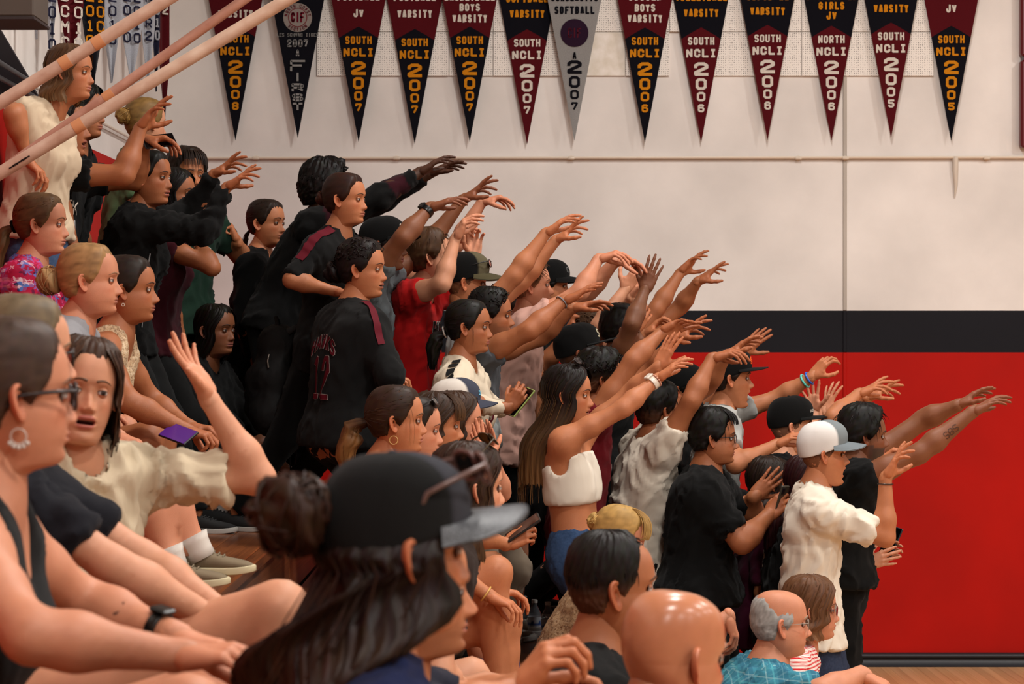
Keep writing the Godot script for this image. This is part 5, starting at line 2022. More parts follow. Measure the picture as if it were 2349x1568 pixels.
	L.append({"label": "person in black cap with pale emblem behind the pink tee", "head": [1262, 656], "s": 438.0, "hy": 4, "row": 2, "skin": tan1, "hairc": jet, "hair": "short", "hairt": 0.008, "cap": {"front": black, "logo": [["C", 0.0, 0.024, 0.026, 0.004, 0.0, lin(110, 110, 110)]]}, "shirt": {"col": ink, "sleeve": 0.5}, "pants": {"col": ink}})
	L.append({"label": "person in black flat-brim cap with white looped emblem", "head": [1328, 812], "s": 490.0, "hy": -4, "hp": 6, "row": 1, "lean": 6, "skin": brown, "stubble": 0.4, "hairc": jet, "hair": "short", "hairt": 0.008, "fade": 0.8, "cap": {"front": black, "captall": 1.35, "brim": 0.080, "brimcurve": 0.006, "brimslope": 0.14, "logo": [["S", 0.0, 0.02, 0.034, 0.005, 0.0, lin(220, 212, 180)]]}, "shirt": {"col": ink, "sleeve": 0.6, "hem": 0.1}, "pants": {"col": ink}})
	L.append({"label": "person with curly black hair in maroon sleeveless jersey, arms thrown forward", "head": [1380, 872], "s": 500.0, "hy": -6, "lean": 8, "row": 1, "skin": tan2, "hairc": jet, "hair": "curly", "hairt": 0.03, "fade": 0.6, "tufts": 260, "shirt": {"name": "jersey", "col": lin(96, 20, 28), "sleeve": 0.16, "loose": 1.0, "hem": 0.16}, "pants": {"col": black}, "R": {"e": [1452, 826], "w": [1516, 764], "t": [1588, 736], "p": "fan", "r": -60}, "L": {"e": [1494, 850], "w": [1548, 778], "t": [1592, 748], "p": "fan"},
		"print": [{"f": 1.0, "l": -0.5, "down": 0.30, "x": 0.05, "lines": [["2", 0.0, 0.0, 0.06, 0.10, 0.016, 0.0, white]]}]})
	L.append({"label": "person with wavy brown hair, palm lifted beside another raised arm", "head": [1370, 768], "s": 446.0, "hy": 6, "lean": 8, "row": 2, "skin": fair, "hairc": lin(72, 50, 34), "hair": "curly", "hairt": 0.024, "tufts": 140, "shirt": {"col": lin(60, 60, 64), "sleeve": 0.4}, "pants": {"col": ink}, "R": {"e": [1374, 748], "w": [1431, 667], "t": [1466, 616], "p": "claw", "r": 120}, "L": {"e": [1420, 735], "w": [1448, 682], "t": [1470, 636], "p": "reach"}})
	L.append({"label": "person with black hair and dark slender arm raised, palm flat", "head": [1428, 758], "s": 448.0, "hy": 0, "lean": 4, "row": 1, "skin": lin(112, 69, 45), "hairc": jet, "hair": "short", "hairt": 0.02, "shirt": {"col": ink, "sleeve": 0.4}, "pants": {"col": ink}, "R": {"e": [1450, 742], "w": [1478, 668], "t": [1500, 604], "p": "flat", "r": 70}})
	L.append({"label": "person hidden behind others whose two tanned arms rise highest over the black stripe", "head": [1442, 748], "s": 428.0, "hy": 0, "lean": 10, "row": 1, "skin": tan2, "hairc": jet, "hair": "short", "shirt": {"col": ink, "sleeve": 0.3}, "pants": {"col": ink}, "R": {"e": [1506, 708], "w": [1560, 626], "t": [1614, 570], "p": "fan", "r": -30}, "L": {"e": [1560, 704], "w": [1600, 646], "t": [1646, 610], "p": "fan", "r": 20}})
	L.append({"label": "person half hidden by curly black hair, fingers curled over the arms in front", "head": [1392, 846], "s": 436.0, "hy": 0, "lean": 6, "row": 1, "skin": tan1, "hairc": jet, "hair": "short", "shirt": {"col": ink, "sleeve": 0.3}, "pants": {"col": ink}, "R": {"e": [1424, 812], "w": [1455, 758], "t": [1488, 702], "p": "claw", "r": 90}, "L": {"e": [1452, 812], "w": [1478, 768], "t": [1508, 738], "p": "claw"}})
	L.append({"label": "person in white crop top and jeans with very long dark hair, smiling", "head": [1306, 906], "s": 545.0, "nsh": [12, 0], "hy": 14, "by": 16, "lean": -6, "fem": true, "row": 1, "bare": true, "jaw": 0.007, "bust": 0.75, "skin": tan1, "hairc": lin(24, 17, 14), "hairtip": lin(128, 92, 56), "hair": "long", "hairlen": 0.44, "hairt": 0.020, "open": 0.78, "hc": 84, "shirt": {"name": "crop_top", "col": lin(226, 216, 200), "type": "crop", "sleeve": 0.0, "loose": 0.15, "hem": -0.225, "cell": 0.0135, "fold": 0.004}, "pants": {"name": "jeans", "col": denim, "mat": "denim", "waist": 0.17, "cell": 0.018}, "R": {"e": [1430, 936], "w": [1508, 868], "t": [1566, 822], "p": "reach"}, "L": {"e": [1446, 900], "w": [1508, 842], "t": [1536, 794], "p": "flat", "r": 60}, "bands": [["R", 0.86, white, 0.024, "watch", "watch"], ["R", 0.95, lin(196, 140, 116), 0.005, "bracelet", "beads"], ["R", 0.9, lin(214, 176, 140), 0.0028, "cord_bracelet"]],
		"glasses": {"name": "sunglasses", "col": black, "up": 0.092, "fwd": -0.03, "tilt": -0.7, "lens": "dark_lens"}})
	L.append({"label": "person in white tee turned to the wall, one bare arm lifted", "head": [1512, 942], "s": 500.0, "hy": -22, "by": -16, "lean": 8, "row": 1, "skin": tan2, "hairc": jet, "hair": "short", "hairt": 0.022, "fade": 0.4, "shirt": {"col": lin(222, 210, 192), "sleeve": 0.5, "loose": 1.5, "hem": 0.17}, "pants": {"name": "shorts", "col": black, "len": 0.95}, "R": {"e": [1586, 918], "w": [1633, 822], "t": [1700, 796], "p": "droop"}, "L": {"e": [1622, 884], "w": [1665, 816], "t": [1718, 776], "p": "reach"}})
	L.append({"label": "person in black cap with teal emblem, mostly hidden behind a raised arm", "head": [1566, 894], "s": 448.0, "hy": 14, "lean": 4, "row": 1, "skin": tan2, "hairc": jet, "hair": "short", "hairt": 0.008, "cap": {"front": black, "logo": [["A", 0.0, 0.02, 0.028, 0.005, 0.0, lin(150, 190, 190)]]}, "shirt": {"col": black, "sleeve": 0.55, "loose": 1.3, "hem": 0.15}, "pants": {"col": black}, "L": {"e": [1652, 878], "w": [1700, 808], "t": [1750, 766], "p": "flat", "r": 60}})
	# ---- the right end
	L.append({"label": "person in grey tee and black cap with orange interlocked letters, shouting", "head": [1676, 868], "s": 455.0, "hy": 2, "hp": 2, "by": 4, "lean": 5, "row": 1, "jaw": 0.028, "skin": tan1, "hairc": dark, "hair": "short", "hairt": 0.008, "hs": 1.05, "cap": {"front": black, "captall": 1.4, "brim": 0.078, "brimcurve": 0.010, "brimslope": 0.0, "logo": [["S", -0.004, 0.02, 0.026, 0.006, 0.0, lin(226, 84, 26)], ["F", 0.004, 0.018, 0.022, 0.005, 0.0, lin(226, 84, 26), -0.32]]}, "shirt": {"col": lin(172, 172, 168), "sleeve": 0.55, "loose": 1.3, "hem": 0.2}, "pants": {"col": ink},
		"L": {"e": [1786, 912], "w": [1862, 864], "t": [1906, 812], "p": "claw", "r": 40}, "R": {"e": [1686, 1066], "w": [1778, 1020], "t": [1806, 1004], "p": "relax"}, "bands": [["L", 0.80, lin(90, 200, 190), 0.0055, "wristband"], ["L", 0.93, lin(40, 90, 190), 0.0055, "wristband"]]})
	L.append({"label": "person in black tee with glasses and straight black hair, holding a phone", "head": [1638, 1004], "s": 505.0, "hy": 6, "by": 10, "lean": 3, "row": 0, "fat": 1.0, "g": 1.34, "arm": 1.06, "skin": tan2, "hairc": jet, "hair": "short", "hairt": 0.022, "bangs": 34, "bangv": 4.6, "tufts": 40, "hc": 84, "glasses": {"col": lin(16, 16, 20), "rim": 0.0016}, "shirt": {"col": black, "sleeve": 0.78, "loose": 1.3, "hem": 0.06, "cell": 0.015}, "pants": {"name": "shorts", "col": black, "len": 0.95}, "R": {"e": [1702, 1244], "w": [1760, 1184], "t": [1790, 1150], "p": "hold", "r": 60}, "L": {"e": [1722, 1180], "w": [1728, 1140], "t": [1772, 1100], "p": "flat", "r": 100},
		"print": [{"f": 1.0, "l": -0.55, "down": 0.24, "x": 0.03, "lines": [["IUS", 0.02, -0.10, 0.03, 0.045, 0.011, 0.005, lin(190, 30, 30)]], "shapes": [[[Vector2(0.0, 0.03), Vector2(0.03, 0.05), Vector2(0.06, 0.02), Vector2(0.05, -0.02), Vector2(0.02, -0.02)], white]]}]})
	L.append({"label": "person in maroon shirt with three white stripes down the sleeve", "head": [1766, 1106], "s": 488.0, "hy": -10, "lean": 2, "fem": true, "row": 0, "skin": tan2, "hairc": dark, "hair": "long", "hairlen": 0.18, "shirt": {"col": lin(62, 20, 36), "sleeve": 0.9, "loose": 0.9, "hem": 0.08, "stripes": [{"at": [-0.018, 0.0, 0.018], "w": 0.009, "t0": -0.1, "t1": 0.88, "col": white}]}, "pants": {"col": black, "stripes": [{"at": [-0.02, 0.0, 0.02], "w": 0.009, "t0": 0.0, "t1": 1.9, "col": white}]}})
	L.append({"label": "person in black cap with small white lettering in front of the red wall", "head": [1815, 977], "s": 480.0, "hy": 0, "lean": 4, "row": 0, "skin": fair, "hairc": jet, "hair": "short", "hairt": 0.006, "fade": 1.0, "cap": {"front": black, "captall": 1.3, "brim": 0.078, "brimcurve": 0.010, "brimslope": 0.02, "logo": [["CLEAR", 0.0, 0.010, 0.011, 0.0022, 0.002, white]]}, "shirt": {"col": black, "sleeve": 0.7, "loose": 1.2, "hem": 0.1}, "pants": {"col": ink},
		"print": [{"f": 0.2, "l": -1.0, "down": 0.13, "x": -0.10, "lines": [["S", 0.0, 0.0, 0.05, 0.06, 0.014, 0.0, lin(190, 40, 30)]]}]})
	L.append({"label": "person hidden behind the cap with white lettering, two open palms raised", "head": [1846, 968], "s": 446.0, "hy": 0, "fem": true, "row": 0, "skin": fair, "hairc": dark, "hair": "pulled", "shirt": {"col": ink, "sleeve": 0.3}, "pants": {"col": ink}, "R": {"e": [1856, 1000], "w": [1870, 946], "t": [1862, 894], "p": "spread", "r": 110}, "L": {"e": [1882, 996], "w": [1890, 944], "t": [1914, 886], "p": "spread", "r": 60}})
	L.append({"label": "person hidden behind the wavy black hair, two hands fanned over the red wall", "head": [1930, 1006], "s": 452.0, "hy": 0, "lean": 8, "row": 0, "skin": tan1, "hairc": jet, "hair": "short", "shirt": {"col": ink, "sleeve": 0.3}, "pants": {"col": ink}, "R": {"e": [1912, 956], "w": [1968, 903], "t": [2042, 868], "p": "fan"}, "L": {"e": [1950, 958], "w": [1990, 912], "t": [2054, 880], "p": "fan"}})
	L.append({"label": "person with dark red hair in black, holding a dark phone behind white tee", "head": [1852, 1104], "s": 488.0, "hy": -8, "fem": true, "row": 0, "skin": fair, "hairc": lin(44, 16, 18), "hair": "long", "hairlen": 0.34, "locks": 90, "shirt": {"col": black, "sleeve": 1.9, "hem": 0.1}, "pants": {"col": lin(118, 104, 86)}, "R": {"e": [1920, 1318], "w": [1984, 1292], "t": [2052, 1270], "p": "flat", "r": 70}, "L": {"e": [1960, 1296], "w": [2010, 1290], "t": [2056, 1246], "p": "relax", "r": -60}})
	L.append({"label": "person in white tee and grey cap with white mesh back, hands shaping a frame", "head": [1890, 1041], "s": 525.0, "hy": 2, "hp": 2, "by": 6, "lean": 2, "row": 0, "jaw": 0.024, "skin": tan1, "hairc": jet, "hair": "short", "hairt": 0.007, "fade": 1.0, "hc": 84, "cap": {"front": lin(124, 132, 134), "back": lin(226, 222, 218), "brimc": lin(116, 124, 128), "captall": 1.45, "brim": 0.080}, "shirt": {"col": lin(228, 216, 198), "sleeve": 0.82, "loose": 1.6, "hem": 0.15, "cell": 0.0145, "fold": 0.008}, "pants": {"name": "shorts", "col": lin(56, 66, 86), "mat": "denim", "len": 0.72}, "R": {"e": [2030, 1232], "w": [2031, 1096], "t": [2068, 1028], "p": "fan", "r": -20}, "L": {"e": [1996, 1184], "w": [2006, 1086], "t": [2044, 1028], "p": "claw"}, "bands": [["R", 0.90, black, 0.0022, "bracelet"]]})
	L.append({"label": "person in black with wavy black hair and beard, tattooed forearm stretched forward", "head": [1984, 1000], "s": 500.0, "hy": 2, "lean": 10, "row": 0, "g": 1.18, "stubble": 0.8, "skin": brown, "hairc": jet, "hair": "short", "hairt": 0.03, "tufts": 120, "shirt": {"col": black, "sleeve": 0.22, "loose": 1.3, "hem": 0.0}, "pants": {"col": black, "loose": 1.4}, "R": {"e": [2108, 1040], "w": [2230, 945], "t": [2296, 906], "p": "reach"}, "L": {"e": [2118, 962], "w": [2196, 930], "t": [2216, 916], "p": "reach"}, "extra": [{"e": "tattoo", "name": "tattoo", "side": "R", "text": "B8S8S", "w": 0.022, "h": 0.034, "s": 0.0035, "gap": 0.004, "t": 0.47, "k": 1.12, "an": -0.1, "col": lin(74, 48, 38), "mat": "skin"}]})
	# ---- seated in front
	L.append({"label": "older person in blue plaid shirt and glasses, thinning grey hair, seated", "head": [1790, 1428], "s": 640.0, "hy": -3, "lean": 4, "sit": true, "row": 1, "fat": 0.9, "g": 1.25, "belly": 1.0, "ear": 1.15, "nose": 1.1, "lipk": 0.6, "skin": rosy, "hairc": lin(150, 148, 144), "hair": "balding", "hairt": 0.010, "browc": lin(150, 132, 112), "hc": 96, "hstep": 0.26, "glasses": {"col": lin(150, 140, 128), "rim": 0.0010}, "shirt": {"col": Color.WHITE, "mat": "plaid", "sleeve": 0.85, "loose": 1.2, "cell": 0.014}, "pants": {"col": lin(70, 84, 130)}, "R": {"e": [1890, 1590], "w": [1975, 1545], "t": [2010, 1560], "p": "relax"}})
	L.append({"label": "person in red and white striped blouse, brown bob and rose glasses, seated", "head": [1862, 1396], "s": 600.0, "hy": 4, "lean": 4, "fem": true, "sit": true, "row": 1, "fat": 0.6, "g": 1.15, "skin": rosy, "hairc": lin(92, 60, 38), "hairtip": lin(120, 80, 50), "hair": "bob", "hairlen": 0.10, "hairt": 0.02, "locks": 130, "open": 0.62, "glasses": {"col": lin(120, 40, 40), "lens": "rose_lens"}, "shirt": {"col": Color.WHITE, "mat": "stripes", "name": "blouse", "sleeve": 0.7}, "pants": {"col": ink}})
	L.append({"label": "person with blonde bun and fringe looking down, seated below the jeans", "head": [1424, 1236], "s": 620.0, "hy": 4, "hp": -12, "lean": 14, "fem": true, "sit": true, "row": 2, "skin": rosy, "hairc": lin(140, 104, 56), "hairtip": lin(206, 168, 100), "shelltip": 0.4, "hair": "bun", "bun": Vector3(0, 0.045, -0.105), "bunr": 0.036, "buntip": 0.6, "bangs": 26, "bangv": 6.4, "browc": lin(130, 96, 66), "shirt": {"col": lin(200, 190, 180), "mat": "speckled", "sleeve": 0.6}, "pants": {"col": lin(60, 60, 70)}, "R": {"e": [1560, 1480], "w": [1672, 1410], "t": [1690, 1470], "p": "relax"}})
	L.append({"label": "person in black shirt with short black hair and bare forehead, seated", "head": [1408, 1346], "s": 1000.0, "hy": -6, "lean": 4, "sit": true, "row": 2, "g": 1.2, "fat": 0.4, "ear": 1.15, "skin": lin(162, 100, 66), "hairc": lin(26, 22, 20), "hair": "short", "hairt": 0.012, "hairline": -0.9, "fade": 0.5, "tufts": 170, "hcols": 130, "hc": 110, "hstep": 0.22, "shirt": {"col": ink, "sleeve": 0.7, "loose": 0.8}, "pants": {"col": ink}})
	L.append({"label": "bald person in navy polo with red shoulder, seen from behind, seated", "head": [1546, 1500], "s": 1260.0, "hy": -30, "hp": -6, "by": -20, "lean": 4, "sit": true, "row": 2, "g": 1.25, "fat": 0.8, "ear": 1.1, "skin": lin(190, 124, 90), "skinmat": "bald", "hairc": lin(120, 100, 84), "hc": 120, "hstep": 0.2, "shirt": {"col": lin(26, 30, 46), "sleeve": 0.7, "loose": 0.8, "cell": 0.011, "zones": [{"z": "shoulder", "w": 0.05, "f": 0.02, "l0": 0.10, "col": lin(150, 24, 34)}]}, "pants": {"col": ink}})
	L.append({"label": "person with brown ponytail, hoop earring and gold bracelet, seated, bare legs", "head": [911, 964], "s": 655.0, "hy": 0, "lean": 12, "fem": true, "sit": true, "row": 3, "bare": true, "skin": tan1, "hairc": lin(46, 29, 20), "hairtip": lin(140, 96, 52), "hair": "pony", "pony": Vector3(0, -0.005, -0.118), "ponylen": 0.2, "ponyr": 0.036, "wave": 0.02, "wisps": 6, "hc": 88, "hstep": 0.28, "cell_leg": 0.018, "shirt": {"col": lin(60, 36, 24), "type": "tank", "sleeve": 0.0, "loose": 0.4}, "pants": {"name": "shorts", "col": lin(60, 70, 100), "len": 0.3}, "legR": {"k": [1138, 1312], "a": [1140, 1590]}, "legL": {"k": [1160, 1430], "a": [1170, 1640], "zk": -0.1}, "R": {"e": [985, 1270], "w": [1120, 1365], "t": [1192, 1392], "p": "relax"}, "L": {"e": [1040, 1280], "w": [1130, 1350], "t": [1190, 1362], "p": "relax"}, "bands": [["R", 0.96, lin(214, 170, 90), 0.0030, "bracelet"]], "extra": [{"e": "hoop", "name": "earring", "r": 0.014, "col": lin(214, 180, 110)}]})
	L.append({"label": "person with dark hair and sunglasses pushed up, seated beside the hoop earring", "head": [953, 984], "s": 622.0, "hy": 0, "hp": -4, "lean": 12, "fem": true, "sit": true, "row": 3, "skin": rosy, "hairc": dark, "hair": "pulled", "hairt": 0.012, "glasses": {"name": "sunglasses", "col": jet, "rim": 0.0022, "up": 0.062, "fwd": -0.012, "tilt": -0.6, "lens": "dark_lens"}, "shirt": {"col": lin(50, 50, 60), "sleeve": 0.6}, "pants": {"col": lin(40, 50, 100)}})
	L.append({"label": "person with dark brown fringe and bob, holding a black phone low, seated", "head": [1002, 974], "s": 604.0, "hy": 0, "hp": -3, "lean": 12, "fem": true, "sit": true, "row": 3, "skin": tan1, "hairc": lin(50, 33, 22), "hairtip": lin(96, 66, 40), "hair": "bob", "hairlen": 0.08, "hairt": 0.016, "open": 0.95, "bangs": 44, "bangv": 6.2, "shirt": {"col": lin(36, 36, 44), "sleeve": 0.6}, "pants": {"col": lin(36, 48, 104)}, "R": {"e": [1086, 1226], "w": [1162, 1248], "t": [1206, 1222], "p": "hold", "r": 60}})
	L.append({"label": "person with straight brown hair pressing both hands to the cheeks, seated", "head": [1050, 970], "s": 592.0, "hy": 4, "lean": 12, "fem": true, "sit": true, "row": 3, "skin": rosy, "hairc": lin(56, 37, 25), "hair": "long", "hairlen": 0.16, "hairt": 0.014, "open": 0.85, "shirt": {"col": lin(70, 60, 60), "sleeve": 0.6}, "pants": {"col": lin(34, 46, 100)}, "R": {"e": [1080, 1140], "w": [1124, 1062], "t": [1098, 996], "p": "spread", "r": 160}, "L": {"e": [1150, 1130], "w": [1136, 1062], "t": [1126, 1000], "p": "flat", "r": 0}})
	L.append({"label": "person in trucker cap with white mesh back and slate front, seated behind the fringe", "head": [1046, 944], "s": 548.0, "hy": 0, "lean": 8, "sit": true, "row": 3, "skin": tan1, "hairc": dark, "hair": "short", "hairt": 0.008, "cap": {"front": lin(62, 66, 78), "back": lin(214, 206, 196), "captall": 1.1, "logo": [["D", 0.0, 0.018, 0.018, 0.005, 0.004, lin(110, 190, 220), -0.30]]}, "shirt": {"col": ink, "sleeve": 0.6}, "pants": {"col": ink}})
	L.append({"label": "person with brown hair and dark sunglasses on top, turned away, seated", "head": [1076, 1118], "s": 840.0, "hy": -22, "lean": 8, "fem": true, "sit": true, "row": 3, "skin": fair, "hairc": lin(50, 32, 22), "hairtip": lin(80, 54, 34), "hair": "long", "hairlen": 0.2, "hairt": 0.016, "glasses": {"name": "sunglasses", "col": lin(60, 44, 20), "rim": 0.0024, "up": 0.078, "fwd": -0.015, "tilt": -0.7, "lens": "dark_lens"}, "shirt": {"col": lin(50, 40, 36), "sleeve": 0.6}, "pants": {"col": ink}})
	L.append({"label": "person with dark hair close beside the glittering cap, hands together, seated", "head": [952, 1350], "s": 1290.0, "hy": -6, "lean": 6, "sit": true, "row": 3, "skin": tan1, "hairc": dark, "hair": "short", "hairt": 0.016, "stubble": 0.15, "hc": 100, "hstep": 0.24, "shirt": {"col": lin(40, 40, 50), "sleeve": 0.6}, "pants": {"col": ink}, "R": {"e": [1060, 1650], "w": [1175, 1590], "t": [1250, 1500], "p": "hold"}, "L": {"e": [1100, 1620], "w": [1200, 1570], "t": [1260, 1560], "p": "relax"}})
	L.append({"label": "person in black cap with glittering brim and rose sunglasses, messy dark bun, navy shirt", "head": [912, 1256], "s": 1690.0, "hy": -22, "hp": -2, "by": -25, "lean": 4, "fem": true, "sit": true, "row": 3, "fat": 0.5, "skin": tan1, "hairc": lin(32, 20, 15), "hairtip": lin(60, 36, 24), "hair": "long", "hairlen": 0.30, "hairt": 0.018, "wave": 0.025, "locks": 150, "bun": Vector3(0.0, 0.045, -0.155), "bunr": 0.058, "hc": 120, "hstep": 0.2, "hcols": 120, "cap": {"front": lin(54, 55, 59), "back": lin(22, 22, 24), "brimmat": "glitter", "brimc": lin(120, 122, 128), "brim": 0.084, "brimcurve": 0.030, "brimslope": 0.12, "captall": 0.55}, "glasses": {"name": "sunglasses", "col": lin(96, 70, 66), "rim": 0.0034, "up": 0.085, "fwd": 0.02, "tilt": -0.35, "lens": "dark_lens", "w": 0.03, "h": 0.022}, "shirt": {"col": lin(28, 30, 62), "sleeve": 0.6, "loose": 0.8}, "pants": {"col": ink}})
	# ---- seated at the left, close
	L.append({"label": "person in loose beige tee waving one open palm, long brown hair, talking", "head": [192, 894], "s": 985.0, "hy": 68, "by": 46, "hr": -8.0, "lean": 12, "fem": true, "sit": true, "row": 4, "jaw": 0.011, "skin": fair, "hairc": lin(62, 42, 30), "hair": "long", "hairlen": 0.30, "hairt": 0.014, "open": 0.62, "hc": 110, "hstep": 0.22, "hcols": 110, "locks": 150, "lip": lin(170, 70, 80), "shirt": {"col": lin(206, 188, 160), "sleeve": 0.78, "loose": 1.7, "fold": 0.009, "cell": 0.012}, "pants": {"col": ink, "mat": "denim"}, "cell_arm": 0.010,
		"L": {"e": [596, 1098], "w": [480, 916], "t": [396, 762], "p": "spread", "r": 168, "ze": 0.1, "zw": 0.1}, "R": {"e": [200, 1240], "w": [300, 1330], "t": [380, 1350], "p": "relax"}, "handk": 1.04,
		"print": [{"f": 1.0, "l": 0.3, "down": 0.34, "x": 0.02, "lines": [["N", 0.0, -0.08, 0.10, 0.12, 0.028, 0.0, lin(34, 40, 34)]]}]})
	L.append({"label": "person in black tee with pale skull print, grey-blond hair, glasses, hands clasped", "head": [54, 816], "s": 1150.0, "hy": -22, "by": -8, "lean": 10, "fem": true, "sit": true, "row": 4, "skin": fair, "hairc": lin(104, 88, 66), "hairtip": lin(190, 150, 90), "hair": "bun", "bun": Vector3(0, 0.09, -0.09), "bunr": 0.045, "glasses": {"col": lin(30, 24, 22), "rim": 0.0022}, "hc": 100, "hstep": 0.24, "cell_arm": 0.011, "cell_leg": 0.016, "shirt": {"col": lin(32, 32, 34), "sleeve": 0.75, "loose": 1.0, "cell": 0.013}, "pants": {"name": "shorts", "col": ink, "len": 0.3},
		"R": {"e": [262, 1300], "w": [492, 1420], "t": [590, 1432], "p": "relax"}, "L": {"e": [330, 1285], "w": [520, 1408], "t": [592, 1420], "p": "relax"}, "legR": {"k": [640, 1440], "a": [700, 1800]}, "legL": {"k": [640, 1400], "a": [720, 1700], "zk": -0.2}, "print": [{"f": 0.9, "l": -0.5, "down": 0.26, "x": 0.02, "lines": [["X", 0.0, -0.06, 0.05, 0.05, 0.012, 0.0, lin(140, 160, 154)]], "shapes": [[[Vector2(-0.03, 0.0), Vector2(0.03, 0.0), Vector2(0.042, 0.05), Vector2(0.0, 0.08), Vector2(-0.042, 0.05)], lin(140, 160, 154)]]}]})
	L.append({"label": "person in black tank top with dark glasses and silver drop earring, forearm tattoo", "head": [26, 905], "over": -0.06, "s": 1450.0, "hy": -27, "by": -6, "lean": 6, "fem": true, "sit": true, "row": 4, "bare": true, "fat": 0.35, "g": 1.12, "skin": rosy, "hairc": lin(66, 48, 38), "hair": "pulled", "hairt": 0.014, "bun": Vector3(0, 0.02, -0.12), "bunr": 0.04, "glasses": {"col": lin(34, 26, 26), "rim": 0.0030, "w": 0.028, "h": 0.022}, "hc": 120, "hstep": 0.2, "hcols": 120, "cell_skin": 0.010, "cell_leg": 0.016, "shirt": {"name": "tank_top", "col": lin(34, 34, 37), "type": "tank", "sleeve": 0.0, "loose": 0.1, "neck": 1.25, "cell": 0.011}, "pants": {"name": "shorts", "col": lin(196, 44, 56), "len": 0.25},
		"R": {"e": [72, 1458], "w": [402, 1502], "t": [530, 1494], "p": "relax"}, "L": {"e": [200, 1385], "w": [392, 1455], "t": [500, 1480], "p": "relax"}, "legR": {"k": [430, 1640], "a": [470, 2000]}, "legL": {"k": [480, 1600], "a": [520, 1980]},
		"bands": [["L", 0.86, lin(16, 16, 18), 0.02, "watch", "watch"]], "extra": [{"e": "hoop", "name": "earring", "r": 0.012, "drops": 5, "col": lin(200, 190, 180)}, {"e": "tattoo", "name": "tattoo", "side": "L", "text": "JVJ", "w": 0.03, "h": 0.03, "s": 0.004, "gap": 0.004, "t": 0.25, "k": 1.0, "an": 0.5, "col": lin(96, 62, 54), "mat": "skin"}]})
	# people next to one another stand a little nearer or farther, and are that much smaller or larger
	for i in L.size():
		var f: float = NEAR[i]
		L[i]["hs"] = L[i].get("hs", 0.97 if L[i].get("fem", false) else 1.0) * f
		L[i]["k"] = L[i].get("k", 1.0) * f
		L[i]["s"] = L[i].s / f
		L[i]["seed"] = i * 17 + 3
	return L

# ------------------------------------------------------------------ the gym
const WALL_Z := -13.0
const LEFT_X := -2.2
const WPX := 362.3   # pixels to a metre at the end wall

func slab(lo: Vector3, hi: Vector3, col := Color.WHITE, bev := 0.0) -> Msh:
	var m := Msh.new()
	m.box(Transform3D(Basis(), (lo + hi) * 0.5), hi - lo, col, bev)
	m.facet()
	return m

func wx(px: float) -> float:
	return (px - 1174.5) / WPX

func wy(py: float) -> float:
	return CAM_Y - (py - 784.0) / WPX

